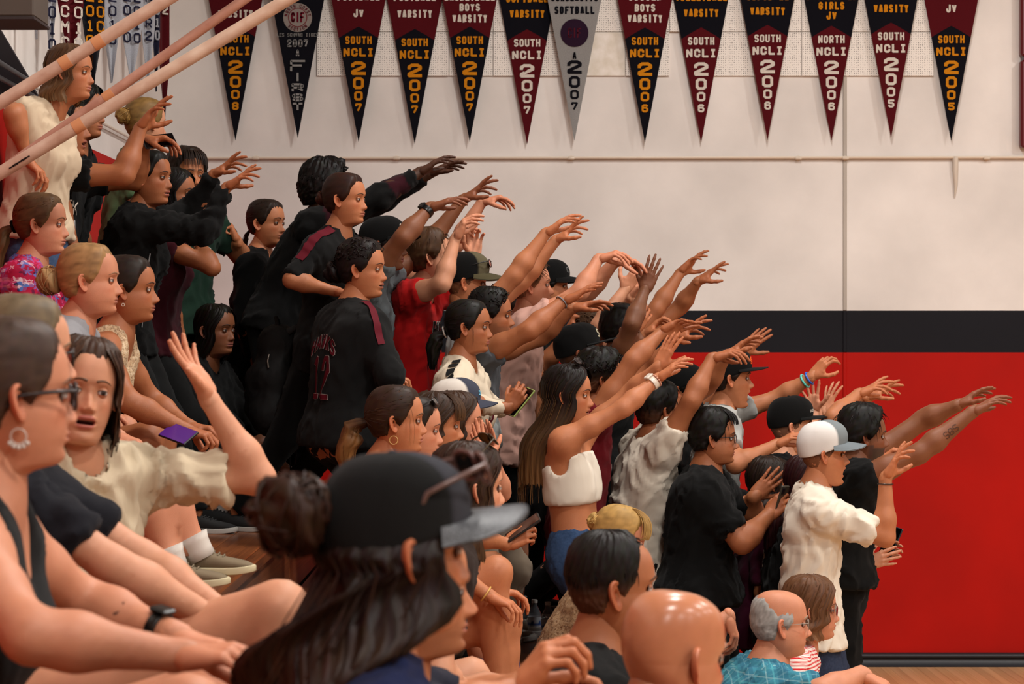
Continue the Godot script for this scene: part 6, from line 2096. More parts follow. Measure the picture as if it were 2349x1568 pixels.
func room_materials() -> void:
	var m := mat("paint", 0.66, 0.3)
	m.albedo_texture = noise_tex(21, 0.006, 512, 5, Color(0.90, 0.90, 0.90), Color(1, 1, 1))
	m.uv1_triplanar = true
	m.uv1_world_triplanar = true
	m.uv1_scale = Vector3.ONE * 0.35
	m.heightmap_enabled = true
	m.heightmap_texture = noise_tex(22, 0.05, 256, 4)
	m.heightmap_scale = 0.12
	m = mat("perforated", 0.9, 0.3)
	m.albedo_texture = dots()
	m.uv1_triplanar = true
	m.uv1_world_triplanar = true
	m.uv1_scale = Vector3.ONE * (1.0 / 0.14)
	m = mat("tile_plain", 0.9, 0.3)
	m.albedo_texture = noise_tex(31, 0.03, 256, 4, Color(0.86, 0.82, 0.76), Color(0.95, 0.92, 0.89))
	m.uv1_triplanar = true
	m.uv1_world_triplanar = true
	m.uv1_scale = Vector3.ONE * 1.3
	m = mat("felt", 0.95, 0.2)
	m.albedo_texture = noise_tex(41, 0.12, 256, 3, Color(0.82, 0.82, 0.82), Color(1, 1, 1))
	m.uv1_triplanar = true
	m.uv1_scale = Vector3.ONE * 5.0
	m.rim_enabled = true
	m.rim = 0.3
	m = mat("pole_paint", 0.5, 0.5)
	m.albedo_texture = noise_tex(51, 0.02, 512, 5, Color(0.80, 0.70, 0.66), Color(1, 1, 1))
	m.uv1_triplanar = true
	m.uv1_world_triplanar = true
	m.uv1_scale = Vector3.ONE * 0.8
	m = mat("black_rubber", 0.45, 0.5)
	m = mat("bleacher_wood", 0.38, 0.5)
	m.albedo_texture = wood_tex(7, 512, Color8(112, 58, 26), Color8(176, 104, 52))
	m.uv1_scale = Vector3(1, 1, 1)
	m.clearcoat_enabled = true
	m.clearcoat = 0.35
	m.clearcoat_roughness = 0.25
	m = mat("court_wood", 0.35, 0.5)
	m.albedo_texture = wood_tex(9, 512, Color8(190, 142, 96), Color8(224, 178, 128))
	m.clearcoat_enabled = true
	m.clearcoat = 0.4
	m.clearcoat_roughness = 0.2
	m = mat("metal", 0.4, 0.5)
	m.metallic = 0.6
	m = mat("ceiling_paint", 0.9, 0.3)
	m = mat("lamp_glow", 0.5, 0.3, false, Color(1, 0.95, 0.88))
	m.emission_enabled = true
	m.emission = Color(1.0, 0.95, 0.90)
	m.emission_energy_multiplier = 6.0
	m = mat("bald", 0.26, 0.5)
	m.subsurf_scatter_enabled = true
	m.subsurf_scatter_strength = 0.08
	m = mat("red_floral", 0.85, 0.25)
	m.albedo_texture = floral(5, Color8(168, 24, 60), [Color8(228, 196, 206), Color8(40, 26, 58), Color8(206, 60, 110), Color8(88, 120, 190)], 150, 20)
	m.uv1_triplanar = true
	m.uv1_scale = Vector3.ONE * 3.2
	m = mat("speckled", 0.9, 0.25)
	m.albedo_texture = floral(6, Color8(196, 168, 134), [Color8(120, 74, 44), Color8(226, 206, 178), Color8(90, 60, 44)], 1500, 5)
	m.uv1_triplanar = true
	m.uv1_scale = Vector3.ONE * 4.0
	m = mat("plaid", 0.88, 0.25)
	m.albedo_texture = plaid_tex()
	m.uv1_triplanar = true
	m.uv1_scale = Vector3.ONE * (1.0 / 0.11)
	m = mat("stripes", 0.88, 0.25)
	var im := Image.create(64, 64, false, Image.FORMAT_RGB8)
	for y in 64:
		for x in 64:
			im.set_pixel(x, y, Color8(196, 40, 44) if (y % 16) < 7 else Color8(226, 214, 204))
	m.albedo_texture = ImageTexture.create_from_image(im)
	m.uv1_triplanar = true
	m.uv1_scale = Vector3.ONE * (1.0 / 0.05)
	m = mat("water", 0.02, 0.5, false, Color(0.92, 0.96, 1.0, 0.12))
	m.transparency = BaseMaterial3D.TRANSPARENCY_ALPHA
	m = mat("nylon", 0.7, 0.35)
	m.heightmap_enabled = true
	m.heightmap_texture = weave_tex()
	m.heightmap_scale = 0.08
	m.uv1_triplanar = true
	m.uv1_scale = Vector3.ONE * 40.0
	m = mat("screen", 0.08, 0.5, false, Color(0.02, 0.02, 0.03))
	m = mat("screen_lit", 0.2, 0.5, false, Color(0.20, 0.08, 0.28))
	m.emission_enabled = true
	m.emission = Color(0.36, 0.16, 0.52)
	m.emission_energy_multiplier = 0.6

func dots() -> ImageTexture:
	var im := Image.create(256, 256, false, Image.FORMAT_RGB8)
	im.fill(Color8(238, 231, 224))
	var r := RandomNumberGenerator.new()
	r.seed = 4
	for j in 10:
		for i in 10:
			var c := Vector2((i + 0.5) * 25.6 + r.randf_range(-3, 3), (j + 0.5) * 25.6 + r.randf_range(-3, 3))
			var rad := r.randf_range(3.0, 5.8)
			for y in range(-7, 8):
				for x in range(-7, 8):
					if x * x + y * y < rad * rad:
						im.set_pixel(posmod(int(c.x) + x, 256), posmod(int(c.y) + y, 256), Color8(92, 84, 78))
	return ImageTexture.create_from_image(im)

func wood_tex(seed: int, size: int, a: Color, b: Color) -> ImageTexture:
	var n := FastNoiseLite.new()
	n.seed = seed
	n.frequency = 1.0
	var im := Image.create(size, size, false, Image.FORMAT_RGB8)
	for y in size:
		for x in size:
			var u := float(x) / size
			var v := float(y) / size
			var g := n.get_noise_2d(u * 42.0, v * 3.0) * 0.5 + n.get_noise_2d(u * 120.0, v * 5.0) * 0.28 + n.get_noise_2d(u * 9.0, v * 1.4) * 0.5
			im.set_pixel(x, y, a.lerp(b, clampf(0.5 + g * 0.75, 0.0, 1.0)))
	return ImageTexture.create_from_image(im)

func floral(seed: int, ground: Color, tones: Array, many: int, big: int) -> ImageTexture:
	var im := Image.create(256, 256, false, Image.FORMAT_RGB8)
	im.fill(ground)
	var r := RandomNumberGenerator.new()
	r.seed = seed
	for i in many:
		var c := Vector2i(r.randi() % 256, r.randi() % 256)
		var col: Color = tones[r.randi() % tones.size()]
		var petals := 3 + r.randi() % 3
		var rad := r.randf_range(0.35, 1.0) * big
		var ph := r.randf() * TAU
		for y in range(-big, big + 1):
			for x in range(-big, big + 1):
				var d := Vector2(x, y)
				if d.length() < rad * (0.55 + 0.45 * sin(d.angle() * petals + ph)):
					im.set_pixel(posmod(c.x + x, 256), posmod(c.y + y, 256), col)
	return ImageTexture.create_from_image(im)

func plaid_tex() -> ImageTexture:
	var im := Image.create(128, 128, false, Image.FORMAT_RGB8)
	for y in 128:
		for x in 128:
			var c := Color8(58, 124, 142)
			if x < 40:
				c = c.lerp(Color8(40, 84, 112), 0.55)
			if y < 40:
				c = c.lerp(Color8(40, 84, 112), 0.55)
			if absi(x - 84) < 3 or absi(y - 84) < 3:
				c = c.lerp(Color8(190, 206, 200), 0.5)
			if absi(x - 20) < 2 or absi(y - 20) < 2:
				c = c.lerp(Color8(150, 190, 190), 0.4)
			if absi(x - 112) < 4 or absi(y - 112) < 4:
				c = c.lerp(Color8(88, 170, 176), 0.6)
			im.set_pixel(x, y, c)
	return ImageTexture.create_from_image(im)

func build_room() -> void:
	var cream := lin(238, 231, 225)
	var red := lin(182, 14, 3)
	var blk := lin(28, 27, 29)
	# end wall: white above, a black stripe, red below; one painted slab
	var m := Msh.new()
	var bands := [[0.0, wy(808), red], [wy(808), wy(712), blk], [wy(712), 7.2, cream]]
	for b in bands:
		m.box(Transform3D(Basis(), Vector3(6.9, (b[0] + b[1]) * 0.5, WALL_Z - 0.1)), Vector3(18.6, b[1] - b[0], 0.2), b[2])
	m.facet()
	var wall := struct_mesh("wall_back", m, "paint", "white gym end wall with black stripe and red base")
	# acoustic tiles below the pennants
	for row in 3:
		for c in 14:
			if row == 0 and c == 8:
				continue
			var x := 727.0 + c * 101.0
			var y := 175.0 - row * 101.0
			var plain := row == 0 and c == 6
			var t := slab(Vector3(wx(x) + 0.0015, wy(y) + 0.0015, WALL_Z), Vector3(wx(x + 101.0) - 0.0015, wy(y - 101.0) - 0.0015, WALL_Z + 0.014 + 0.003 * ((c * 7 + row * 3) % 3)), Color.WHITE, 0.002)
			var o := commit(t, "acoustic_tile", "tile_plain" if plain else "perforated", wall)
			if plain:
				o.set_meta("label", "tile that has lost its perforated face")
	# side wall, ceiling, floor and the far sides of the hall
	m = Msh.new()
	for b in [[0.0, 3.06, red], [3.06, 7.2, cream]]:
		m.box(Transform3D(Basis(), Vector3(LEFT_X - 0.1, (b[0] + b[1]) * 0.5, -2.0)), Vector3(0.2, b[1] - b[0], 22.4), b[2])
	m.facet()
	struct_mesh("wall_left", m, "paint", "side wall, red below and white above")
	struct_mesh("wall_right", slab(Vector3(16.0, 0, WALL_Z - 0.2), Vector3(16.2, 7.2, 9.2), lin(112, 97, 84)), "paint", "far tan side wall of the gym")
	struct_mesh("wall_front", slab(Vector3(LEFT_X - 0.2, 0, 9.0), Vector3(16.2, 7.2, 9.2), lin(112, 97, 84)), "paint", "tan gym wall behind the seats")
	struct_mesh("ceiling", slab(Vector3(LEFT_X - 0.2, 7.2, WALL_Z - 0.2), Vector3(16.2, 7.4, 9.2), lin(110, 102, 94)), "ceiling_paint", "dull gym ceiling")
	m = Msh.new()
	m.box(Transform3D(Basis(), Vector3(6.9, -0.1, -2.0)), Vector3(18.6, 0.196, 22.4), Color(0.92, 0.92, 0.92))
	for i in m.v.size():
		m.uv[i] = Vector2(m.v[i].x * 0.8, m.v[i].z * 0.2)
	m.facet()
	var fl := struct_mesh("floor", m, "court_wood", "pale maple court floor")
	var rg := RandomNumberGenerator.new()
	rg.seed = 12
	for i in 46:
		var x := 1.35 + i * 0.057
		var z := WALL_Z + 0.035
		var k := 0
		while z < -10.9:
			var len := rg.randf_range(0.5, 1.1)
			var z1 := minf(z + len, -10.9)
			var b := rg.randf_range(0.84, 1.04)
			var p := slab(Vector3(x, -0.004, z), Vector3(x + 0.0562, 0.0012, z1 - 0.001), Color(b, b * rg.randf_range(0.96, 1.0), b * rg.randf_range(0.92, 0.98)))
			var off := Vector2(rg.randf(), rg.randf())
			for q in p.v.size():
				p.uv[q] = Vector2((p.v[q].x - x) * 1.2, p.v[q].z * 0.25) + off
			commit(p, "plank", "court_wood", fl)
			z = z1
			k += 1
	# baseboard: rubber with a rounded top rib and a cove
	m = Msh.new()
	var prof := [[0.0, 0.055], [0.006, 0.04], [0.030, 0.018], [0.048, 0.016], [0.052, 0.026], [0.060, 0.033], [0.070, 0.034], [0.079, 0.028], [0.084, 0.014], [0.086, 0.0]]
	for e in [LEFT_X, 16.0]:
		for p in prof:
			m.vert(Vector3(e, p[0], WALL_Z + p[1]), lin(30, 30, 34))
	m.weave(0, 2, prof.size(), false, true)
	m.smooth()
	struct_mesh("baseboard_back", m, "black_rubber", "black rubber baseboard along the red wall")
	# vertical joint cover on the end wall
	m = Msh.new()
	var jx := wx(1938)
	for b in [[1.70, wy(808), red], [wy(808), wy(712), blk], [wy(712), 3.73, lin(190, 180, 170)]]:
		m.box(Transform3D(Basis(), Vector3(jx, (b[0] + b[1]) * 0.5, WALL_Z + 0.002)), Vector3(0.026, b[1] - b[0], 0.010), b[2], 0.004)
	m.facet()
	struct_mesh("trim_1", m, "paint", "thin vertical joint strip on the end wall")
	# conduit along both walls
	var pipe := thing("conduit_pipe", "thin cream conduit pipe running level across the white wall", "pipe", Vector3(0, 3.212, WALL_Z))
	m = Msh.new()
	m.tube(PackedVector3Array([Vector3(LEFT_X + 0.025, 0, 5.0), Vector3(LEFT_X + 0.025, 0, 0.06), Vector3(LEFT_X + 0.035, 0, 0.035), Vector3(LEFT_X + 0.06, 0, 0.022), Vector3(4.2, 0.006, 0.022)]), PackedFloat32Array([0.0085, 0.0085, 0.0085, 0.0085, 0.0085]), 10, lin(222, 206, 188))
	m.smooth()
	commit(m, "pipe", "gloss", pipe)
	for x in [-1.62, wx(910), wx(1310), wx(1830), wx(1938), 3.0]:
		m = Msh.new()
		m.tube(PackedVector3Array([Vector3(x - 0.02, 0, 0.022), Vector3(x - 0.018, 0, 0.022), Vector3(x + 0.018, 0, 0.022), Vector3(x + 0.02, 0, 0.022)]), PackedFloat32Array([0.009, 0.0125, 0.0125, 0.009]), 10, lin(214, 198, 180))
		m.box(Transform3D(Basis(), Vector3(x, 0, 0.008)), Vector3(0.018, 0.03, 0.016), lin(214, 198, 180), 0.002)
		m.smooth()
		commit(m, "coupling", "gloss", pipe)
	m = Msh.new()
	var bx := wx(2190)
	m.tube(PackedVector3Array([Vector3(bx, 0.01, 0.016), Vector3(bx, -0.08, 0.014), Vector3(bx + 0.004, -0.17, 0.010), Vector3(bx - 0.002, -0.25, 0.006)]), PackedFloat32Array([0.020, 0.018, 0.012, 0.003]), 8, lin(222, 208, 192))
	m.smooth()
	commit(m, "hanger", "paint", pipe, "tapered plaster-covered hanger")
	# maroon board at the right edge
	var bd := thing("scoreboard", "maroon framed board at the edge of the white wall", "board", Vector3(wx(2336) + 0.5, wy(340), WALL_Z))
	var mar := lin(96, 20, 26)
	for q in [[0.0, 0.55], [0.575, 0.70]]:
		commit(slab(Vector3(-0.5, q[0], 0.0), Vector3(0.5, q[0] + q[1], 0.07), mar, 0.012), "panel", "gloss", bd)
	commit(slab(Vector3(-0.485, 0.5, 0.0), Vector3(0.485, 0.63, 0.05), lin(50, 12, 16)), "backing", "gloss", bd)
	build_bleachers()
	build_pennants()
	build_corner()
	build_lamps()

func build_bleachers() -> void:
	var t := thing("bleachers", "varnished wooden bleachers stepping up from the court to the side wall", "bleachers", Vector3(0, 0, 0))
	var rg := RandomNumberGenerator.new()
	rg.seed = 5
	var z_ends := [-12.7, -9.3, -5.9, -2.5, 0.9]
	for k in range(1, 6):
		var y := RISE * k
		var x1 := EDGE1 - RUN * (k - 1)
		var x0 := x1 - RUN if k < 5 else LEFT_X + 0.012
		for s in 4:
			var za: float = z_ends[s] + 0.002
			var zb: float = z_ends[s + 1] - 0.002
			# tread boards
			var n := 3
			for j in n:
				var xa := lerpf(x0, x1 - 0.045, float(j) / n)
				var xb := lerpf(x0, x1 - 0.045, float(j + 1) / n)
				plank(t, "tread_board", Vector3(xa + 0.0015, y - 0.035, za), Vector3(xb - 0.0015, y, zb), rg, 0.004)
			plank(t, "nosing", Vector3(x1 - 0.0425, y - 0.045, za), Vector3(x1 + 0.008, y + 0.001, zb), rg, 0.006)
			plank(t, "riser_board", Vector3(x1 - 0.03, y - RISE + 0.001, za), Vector3(x1 - 0.008, y - 0.047, zb), rg, 0.003)
	# carcass under the boards
	var m := Msh.new()
	for k in range(1, 6):
		var x1 := EDGE1 - RUN * (k - 1) - 0.035
		m.box(Transform3D(Basis(), Vector3((x1 + LEFT_X + 0.02) * 0.5, RISE * (k - 0.5) - 0.02, -5.9)), Vector3(x1 - LEFT_X - 0.02, RISE - 0.036, 13.5), lin(70, 40, 26))
	m.facet()
	commit(m, "carcass", "rubber", t)

func plank(parent: Node, called: String, lo: Vector3, hi: Vector3, rg: RandomNumberGenerator, bev: float) -> void:
	var b := rg.randf_range(0.72, 1.08)
	var p := slab(lo, hi, Color(b, b * rg.randf_range(0.94, 1.0), b * rg.randf_range(0.88, 1.0)), bev)
	var off := Vector2(rg.randf(), rg.randf())
	for q in p.v.size():
		var w := p.v[q]
		p.uv[q] = Vector2((w.x + w.y) * 2.2, w.z * 0.35) + off
	commit(p, called, "bleacher_wood", parent)

# ------------------------------------------------------------------ pennants
func flat_letters(m: Msh, text: String, cx: float, y: float, w: float, h: float, s: float, gap: float, z: float, col: Color) -> void:
	for q in letters(text, w, h, s, gap):
		var b := m.v.size()
		for a in q:
			m.vert(Vector3(cx + a.x, y + a.y, z), col)
		m.t.append_array([b, b + 2, b + 1, b, b + 3, b + 2])

# local axes: the tip at the origin, y up, the face towards z
func pennant(top: Color, low: Color, ink_top: Color, ink: Color, lines: Array, place: String, year: String, where: Transform3D, label: String, group: String, columns := []) -> Node3D:
	var t := thing("pennant", label, "pennant", where.origin, group)
	t.basis = where.basis
	var H := 1.22
	var half := 0.232
	var chev_mid := 0.728
	var chev_side := 0.655
	var rip := FastNoiseLite.new()
	rip.seed = label.hash() % 1000
	rip.frequency = 2.2
	for part2 in 2:
		var m := Msh.new()
		var rows := 14
		var cols := 13
		for face in 2:
			var b := m.v.size()
			for j in rows + 1:
				for i in cols:
					var u := 2.0 * i / (cols - 1) - 1.0
					var yl := lerpf(chev_mid, chev_side, absf(u))
					var y := lerpf(0.002, yl, float(j) / rows) if part2 == 0 else lerpf(yl, H, float(j) / rows)
					var x := u * half * y / H
					var z := rip.get_noise_2d(x * 2.0, y) * 0.012 * (1.0 - y / H) + 0.003 * (1.0 - face) - 0.0015
					m.vert(Vector3(x, y, z), low if part2 == 0 else top)
			m.weave(b, rows + 1, cols, false, face == 0)
		m.smooth()
		commit(m, "lower_field" if part2 == 0 else "upper_field", "felt", t)
	var all := []
	for ln in lines:
		# [text, y of the bottom in pixels above the tip, letter width, height]
		all.append([ln[0], 0.0, ln[1] / WPX, ln[2] / WPX, ln[3] / WPX, ln[3] / WPX * 0.235, ln[2] / WPX * 0.30, ink_top])
	if place != "":
		all.append([place, 0.0, 224.0 / WPX, 10.0 / WPX, 17.5 / WPX, 3.6 / WPX, 2.6 / WPX, ink])
		all.append(["NCL|", 0.0, 195.0 / WPX, 14.5 / WPX, 19.5 / WPX, 4.8 / WPX, 3.6 / WPX, ink])
	var yy := [[153.0, 33.0, 31.0], [121.0, 25.0, 27.0], [95.0, 19.5, 21.5], [70.0, 15.0, 18.5]]
	if year != "":
		for i in 4:
			all.append([year[i], 0.0, yy[i][0] / WPX, yy[i][1] / WPX, yy[i][2] / WPX, yy[i][2] * 0.235 / WPX, 0.0, ink])
	for c in columns:
		# [text, x, top y, letter width, height, step, colour]
		for i in c[0].length():
			all.append([c[0][i], c[1], c[2] - i * c[5], c[3], c[4], c[4] * 0.2, 0.0, c[6]])
	for ln in all:
		put_letters(t, ln, rip, H)
	return t

# [text, x, y, letter width, height, stroke, gap, colour]: every letter a piece of felt of its own
func put_letters(t: Node3D, ln: Array, rip: FastNoiseLite, H: float, lift := 0.0040) -> void:
	var n: int = ln[0].length()
	for i in n:
		if ln[0][i] == " ":
			continue
		var m := Msh.new()
		flat_letters(m, ln[0][i], ln[1] + (i - (n - 1) * 0.5) * (ln[3] + ln[6]), ln[2], ln[3], ln[4], ln[5], 0.0, 0.0, ln[7])
		for k in m.v.size():
			var p := m.v[k]
			p.z = lift
			if rip:
				p.z += rip.get_noise_2d(p.x * 2.0, p.y) * 0.012 * (1.0 - p.y / H)
			m.v[k] = p
			m.n[k] = Vector3.BACK
		if m.v.size():
			commit(m, "letter", "felt", t)

func disc(m: Msh, c: Vector3, r: float, col: Color, n := 28) -> void:
	var b := m.v.size()
	for k in n:
		var a := TAU * k / n
		m.vert(c + Vector3(cos(a) * r, sin(a) * r, 0), col)
	m.cap(b, n, col, false)
	for i in range(b, m.v.size()):
		m.n[i] = Vector3.BACK

func build_pennants() -> void:
	var mar := lin(86, 16, 24)
	var navy := lin(20, 21, 28)
	var gold := lin(214, 136, 26)
	var wht := lin(224, 214, 202)
	var gry := lin(150, 148, 146)
	var g := "pennants along the end wall"
	# tip x, tip y, upper, lower, ink above, ink below, lines, place, year, label
	var list := [
		[542, 324, mar, navy, wht, gold, [["VARSITY", 281, 9.0, 18]], "SOUTH", "2008", "maroon and black pennant ending in 2008, orange digits"],
		[824, 328, mar, navy, wht, gold, [["FOOTBALL", 323, 9.5, 18], ["JV", 285, 10, 18]], "SOUTH", "2007", "maroon and black football JV pennant, orange 2007"],
		[952, 332, mar, navy, wht, gold, [["FOOTBALL", 327, 9.5, 18], ["VARSITY", 289, 9, 18]], "SOUTH", "2007", "maroon and black football varsity pennant, orange 2007"],
		[1078, 328, mar, navy, wht, gold, [["BASKETBALL", 322, 9.0, 18], ["BOYS", 299, 9.5, 17], ["VARSITY", 273, 9, 18]], "SOUTH", "2007", "maroon and black boys basketball pennant, orange 2007"],
		[1209, 333, navy, mar, gold, wht, [["SOFTBALL", 325, 9.5, 18], ["VARSITY", 290, 9, 18]], "SOUTH", "2007", "black and maroon softball pennant between boys basketball and grey scholastic pennants"],
		[1478, 330, mar, navy, wht, gold, [["SOCCER", 325, 10, 18], ["BOYS", 300, 9.5, 17], ["VARSITY", 275, 9, 18]], "SOUTH", "2006", "maroon and black boys soccer pennant, orange 2006"],
		[1607, 329, navy, mar, gold, wht, [["VOLLEYBALL", 324, 9.3, 18], ["VARSITY", 288, 9, 18]], "SOUTH", "2006", "black and maroon volleyball varsity pennant, white 2006"],
		[1758, 324, navy, mar, gold, wht, [["SOFTBALL", 320, 9.5, 18], ["VARSITY", 286, 9, 18]], "SOUTH", "2006", "black and maroon softball pennant between volleyball and girls basketball pennants"],
		[1905, 325, navy, mar, gold, wht, [["BASKETBALL", 323, 9.0, 18], ["GIRLS", 301, 9.5, 17], ["JV", 278, 10, 18]], "NORTH", "2006", "black and maroon girls basketball JV pennant lettered NORTH"],
		[2040, 319, navy, mar, gold, wht, [["VARSITY", 287, 9, 18]], "SOUTH", "2005", "black and maroon varsity pennant, white 2005"],
		[2179, 325, mar, navy, wht, gold, [["JV", 294, 10, 18]], "SOUTH", "2005", "maroon and black JV pennant, orange 2005"],
	]
	var turn2 := 0
	for q in list:
		pennant(q[2], q[3], q[4], q[5], q[6], q[7], q[8], Transform3D(Basis(), Vector3(wx(q[0]), wy(q[1]), WALL_Z + 0.038 + 0.02 * (turn2 % 2))), q[9], g)
		turn2 += 1
	# the black one that reads FIRST
	var t := pennant(navy, navy, gry, gry, [["FOOTBALL", 316, 9.5, 17]], "", "", Transform3D(Basis(), Vector3(wx(686), wy(320), WALL_Z + 0.078)), "all black football pennant with round section badge, reading FIRST", g)
	var m := Msh.new()
	disc(m, Vector3(0, 275.0 / WPX, 0.0055), 33.0 / WPX, lin(150, 140, 134))
	disc(m, Vector3(0, 275.0 / WPX, 0.0065), 22.0 / WPX, lin(120, 44, 50))
	disc(m, Vector3(0, 275.0 / WPX, 0.0075), 20.0 / WPX, lin(150, 140, 134))
	commit(m, "badge", "felt", t)
	var W := 1.0 / WPX
	put_letters(t, ["CIF", 0.0, 264.0 * W, 9.0 * W, 23.0 * W, 4.0 * W, 1.5 * W, lin(104, 20, 34)], null, 1.0, 0.0095)
	ring_text(t, "NORTH COAST", 275.0 / WPX, 27.0 / WPX, -1.0, lin(104, 20, 34))
	ring_text(t, "SECTION", 275.0 / WPX, 27.0 / WPX, 1.0, lin(104, 20, 34))
	put_letters(t, ["LES SCHWAB TIRES", 0.0, 231.0 * W, 4.6 * W, 8.5 * W, 1.3 * W, 1.4 * W, gry], null, 1.0, 0.009)
	put_letters(t, ["2007", 0.0, 208.0 * W, 10.0 * W, 17.0 * W, 3.4 * W, 2.6 * W, gry], null, 1.0, 0.009)
	put_letters(t, ["A", 0.0, 186.0 * W, 8.0 * W, 16.0 * W, 3.0 * W, 0.0, gry], null, 1.0, 0.009)
	var ys := [[153.0, 34.0, 25.0], [130.0, 22.0, 19.0], [107.0, 27.0, 18.0], [84.0, 25.0, 18.0], [64.0, 22.0, 17.0]]
	for i in 5:
		put_letters(t, ["FIRST"[i], 0.0, ys[i][0] * W, ys[i][1] * W, ys[i][2] * W, 4.6 * W, 0.0, gry], null, 1.0, 0.011)
	# the grey one
	t = pennant(gry, gry, navy, navy, [["SCHOLASTIC", 318, 8.4, 17], ["SOFTBALL", 289, 9.0, 18]], "", "2007", Transform3D(Basis(), Vector3(wx(1317), wy(326), WALL_Z + 0.078)), "grey scholastic softball pennant with dark round badge", g)
	m = Msh.new()
	disc(m, Vector3(0, 246.0 / WPX, 0.0055), 32.0 / WPX, lin(44, 22, 44))
	commit(m, "badge", "felt", t)
	put_letters(t, ["CIF", 0.0, 235.0 * W, 9.0 * W, 22.0 * W, 3.0 * W, 1.5 * W, lin(84, 22, 40)], null, 1.0, 0.0075)
	put_letters(t, ["A", 0.0, 186.0 * W, 8.5 * W, 16.0 * W, 3.0 * W, 0.0, navy], null, 1.0, 0.009)
	# older banners hung at an angle along the side wall, straight with a pointed foot
	var lg := "banners along the side wall"
	var pale := lin(176, 178, 186)
	var blue := lin(34, 38, 58)
	var sl := [
		[84, 24, 90, pale, blue, [["71", 0.0]], "pale grey banner with few dark numerals beside the grey box"],
		[116, 28, 130, pale, blue, [["2010", 0.0]], "pale grey banner lettered 2010 beside the maroon banner"],
		[161, 58, 150, mar, wht, [["2010", 0.23], ["DCMC", -0.23]], "maroon banner with two columns of white letters"],
		[214, 48, 205, navy, gold, [["2010", -0.20], ["10CS", 0.24]], "black banner with two columns of orange letters"],
		[255, 36, 190, pale, blue, [["2010", 0.0]], "pale grey banner lettered 2010 beside the black banner"],
		[300, 46, 195, pale, blue, [["2010", -0.22], ["2010", 0.22]], "pale banner with two dark columns of numerals"],
		[338, 30, 200, pale, blue, [["NTR2", 0.0]], "pale banner with dark letters above one numeral"],
		[358, 18, 210, blue, pale, [["2010", 0.0]], "narrow dark blue banner with pale numerals"],
		[376, 22, 280, mar, wht, [["U2", 0.0]], "maroon banner hung in the room corner"],
	]
	for q in sl:
		var X := LEFT_X + 0.16
		var s = (1174.5 - q[0]) / -X
		var yaw := 0.62
		var wd: float = q[1] / s / cos(yaw)
		var tip := at(q[0], q[2], s)
		var bt := thing("banner", q[6], "banner", tip, lg)
		bt.basis = Basis(Vector3.UP, yaw)
		var bm := Msh.new()
		for face in 2:
			var b := bm.v.size()
			for j in 16:
				for i in 9:
					var u := i / 4.0 - 1.0
					var y := 1.5 * pow(j / 15.0, 1.3)
					var hw := wd * 0.5 * minf(1.0, 0.02 + y / 0.34)
					bm.vert(Vector3(u * hw, y, 0.010 * sin(u * 4.0 + q[0]) + 0.003 * (1 - face)), q[3])
			bm.weave(b, 16, 9, false, face == 0)
		bm.smooth()
		commit(bm, "cloth", "felt", bt)
		for c in q[5]:
			for i in c[0].length():
				var lw := minf(0.042, wd * 0.55)
				var top: float = (q[2] - 6.0) / s
				put_letters(bt, [c[0][i], c[1] * wd, top - i * 0.072, lw, 0.055, 0.0095, 0.0, q[4]], null, 1.0, 0.018)

func ring_text(t: Node3D, text: String, cy: float, r: float, dir: float, col: Color) -> void:
	var n := text.length()
	for i in n:
		if text[i] == " ":
			continue
		var m := Msh.new()
		var a := PI * 0.5 + (float(i) / (n - 1) - 0.5) * dir * 2.7 if dir < 0.0 else -PI * 0.5 + (float(i) / (n - 1) - 0.5) * 1.5
		var up := Vector2(cos(a), sin(a)) * (1.0 if dir < 0.0 else -1.0)
		var right := Vector2(up.y, -up.x)
		for q in letters(text[i], 4.6 / WPX, 7.5 / WPX, 1.3 / WPX, 0.0):
			var b := m.v.size()
			for p in q:
				var w: Vector2 = Vector2(0, cy) + Vector2(cos(a), sin(a)) * r + right * p.x + up * (p.y - 3.75 / WPX)
				m.vert(Vector3(w.x, w.y, 0.0085), col)
			m.t.append_array([b, b + 2, b + 1, b, b + 3, b + 2])
		for k in m.v.size():
			m.n[k] = Vector3.BACK
		commit(m, "letter", "felt", t)

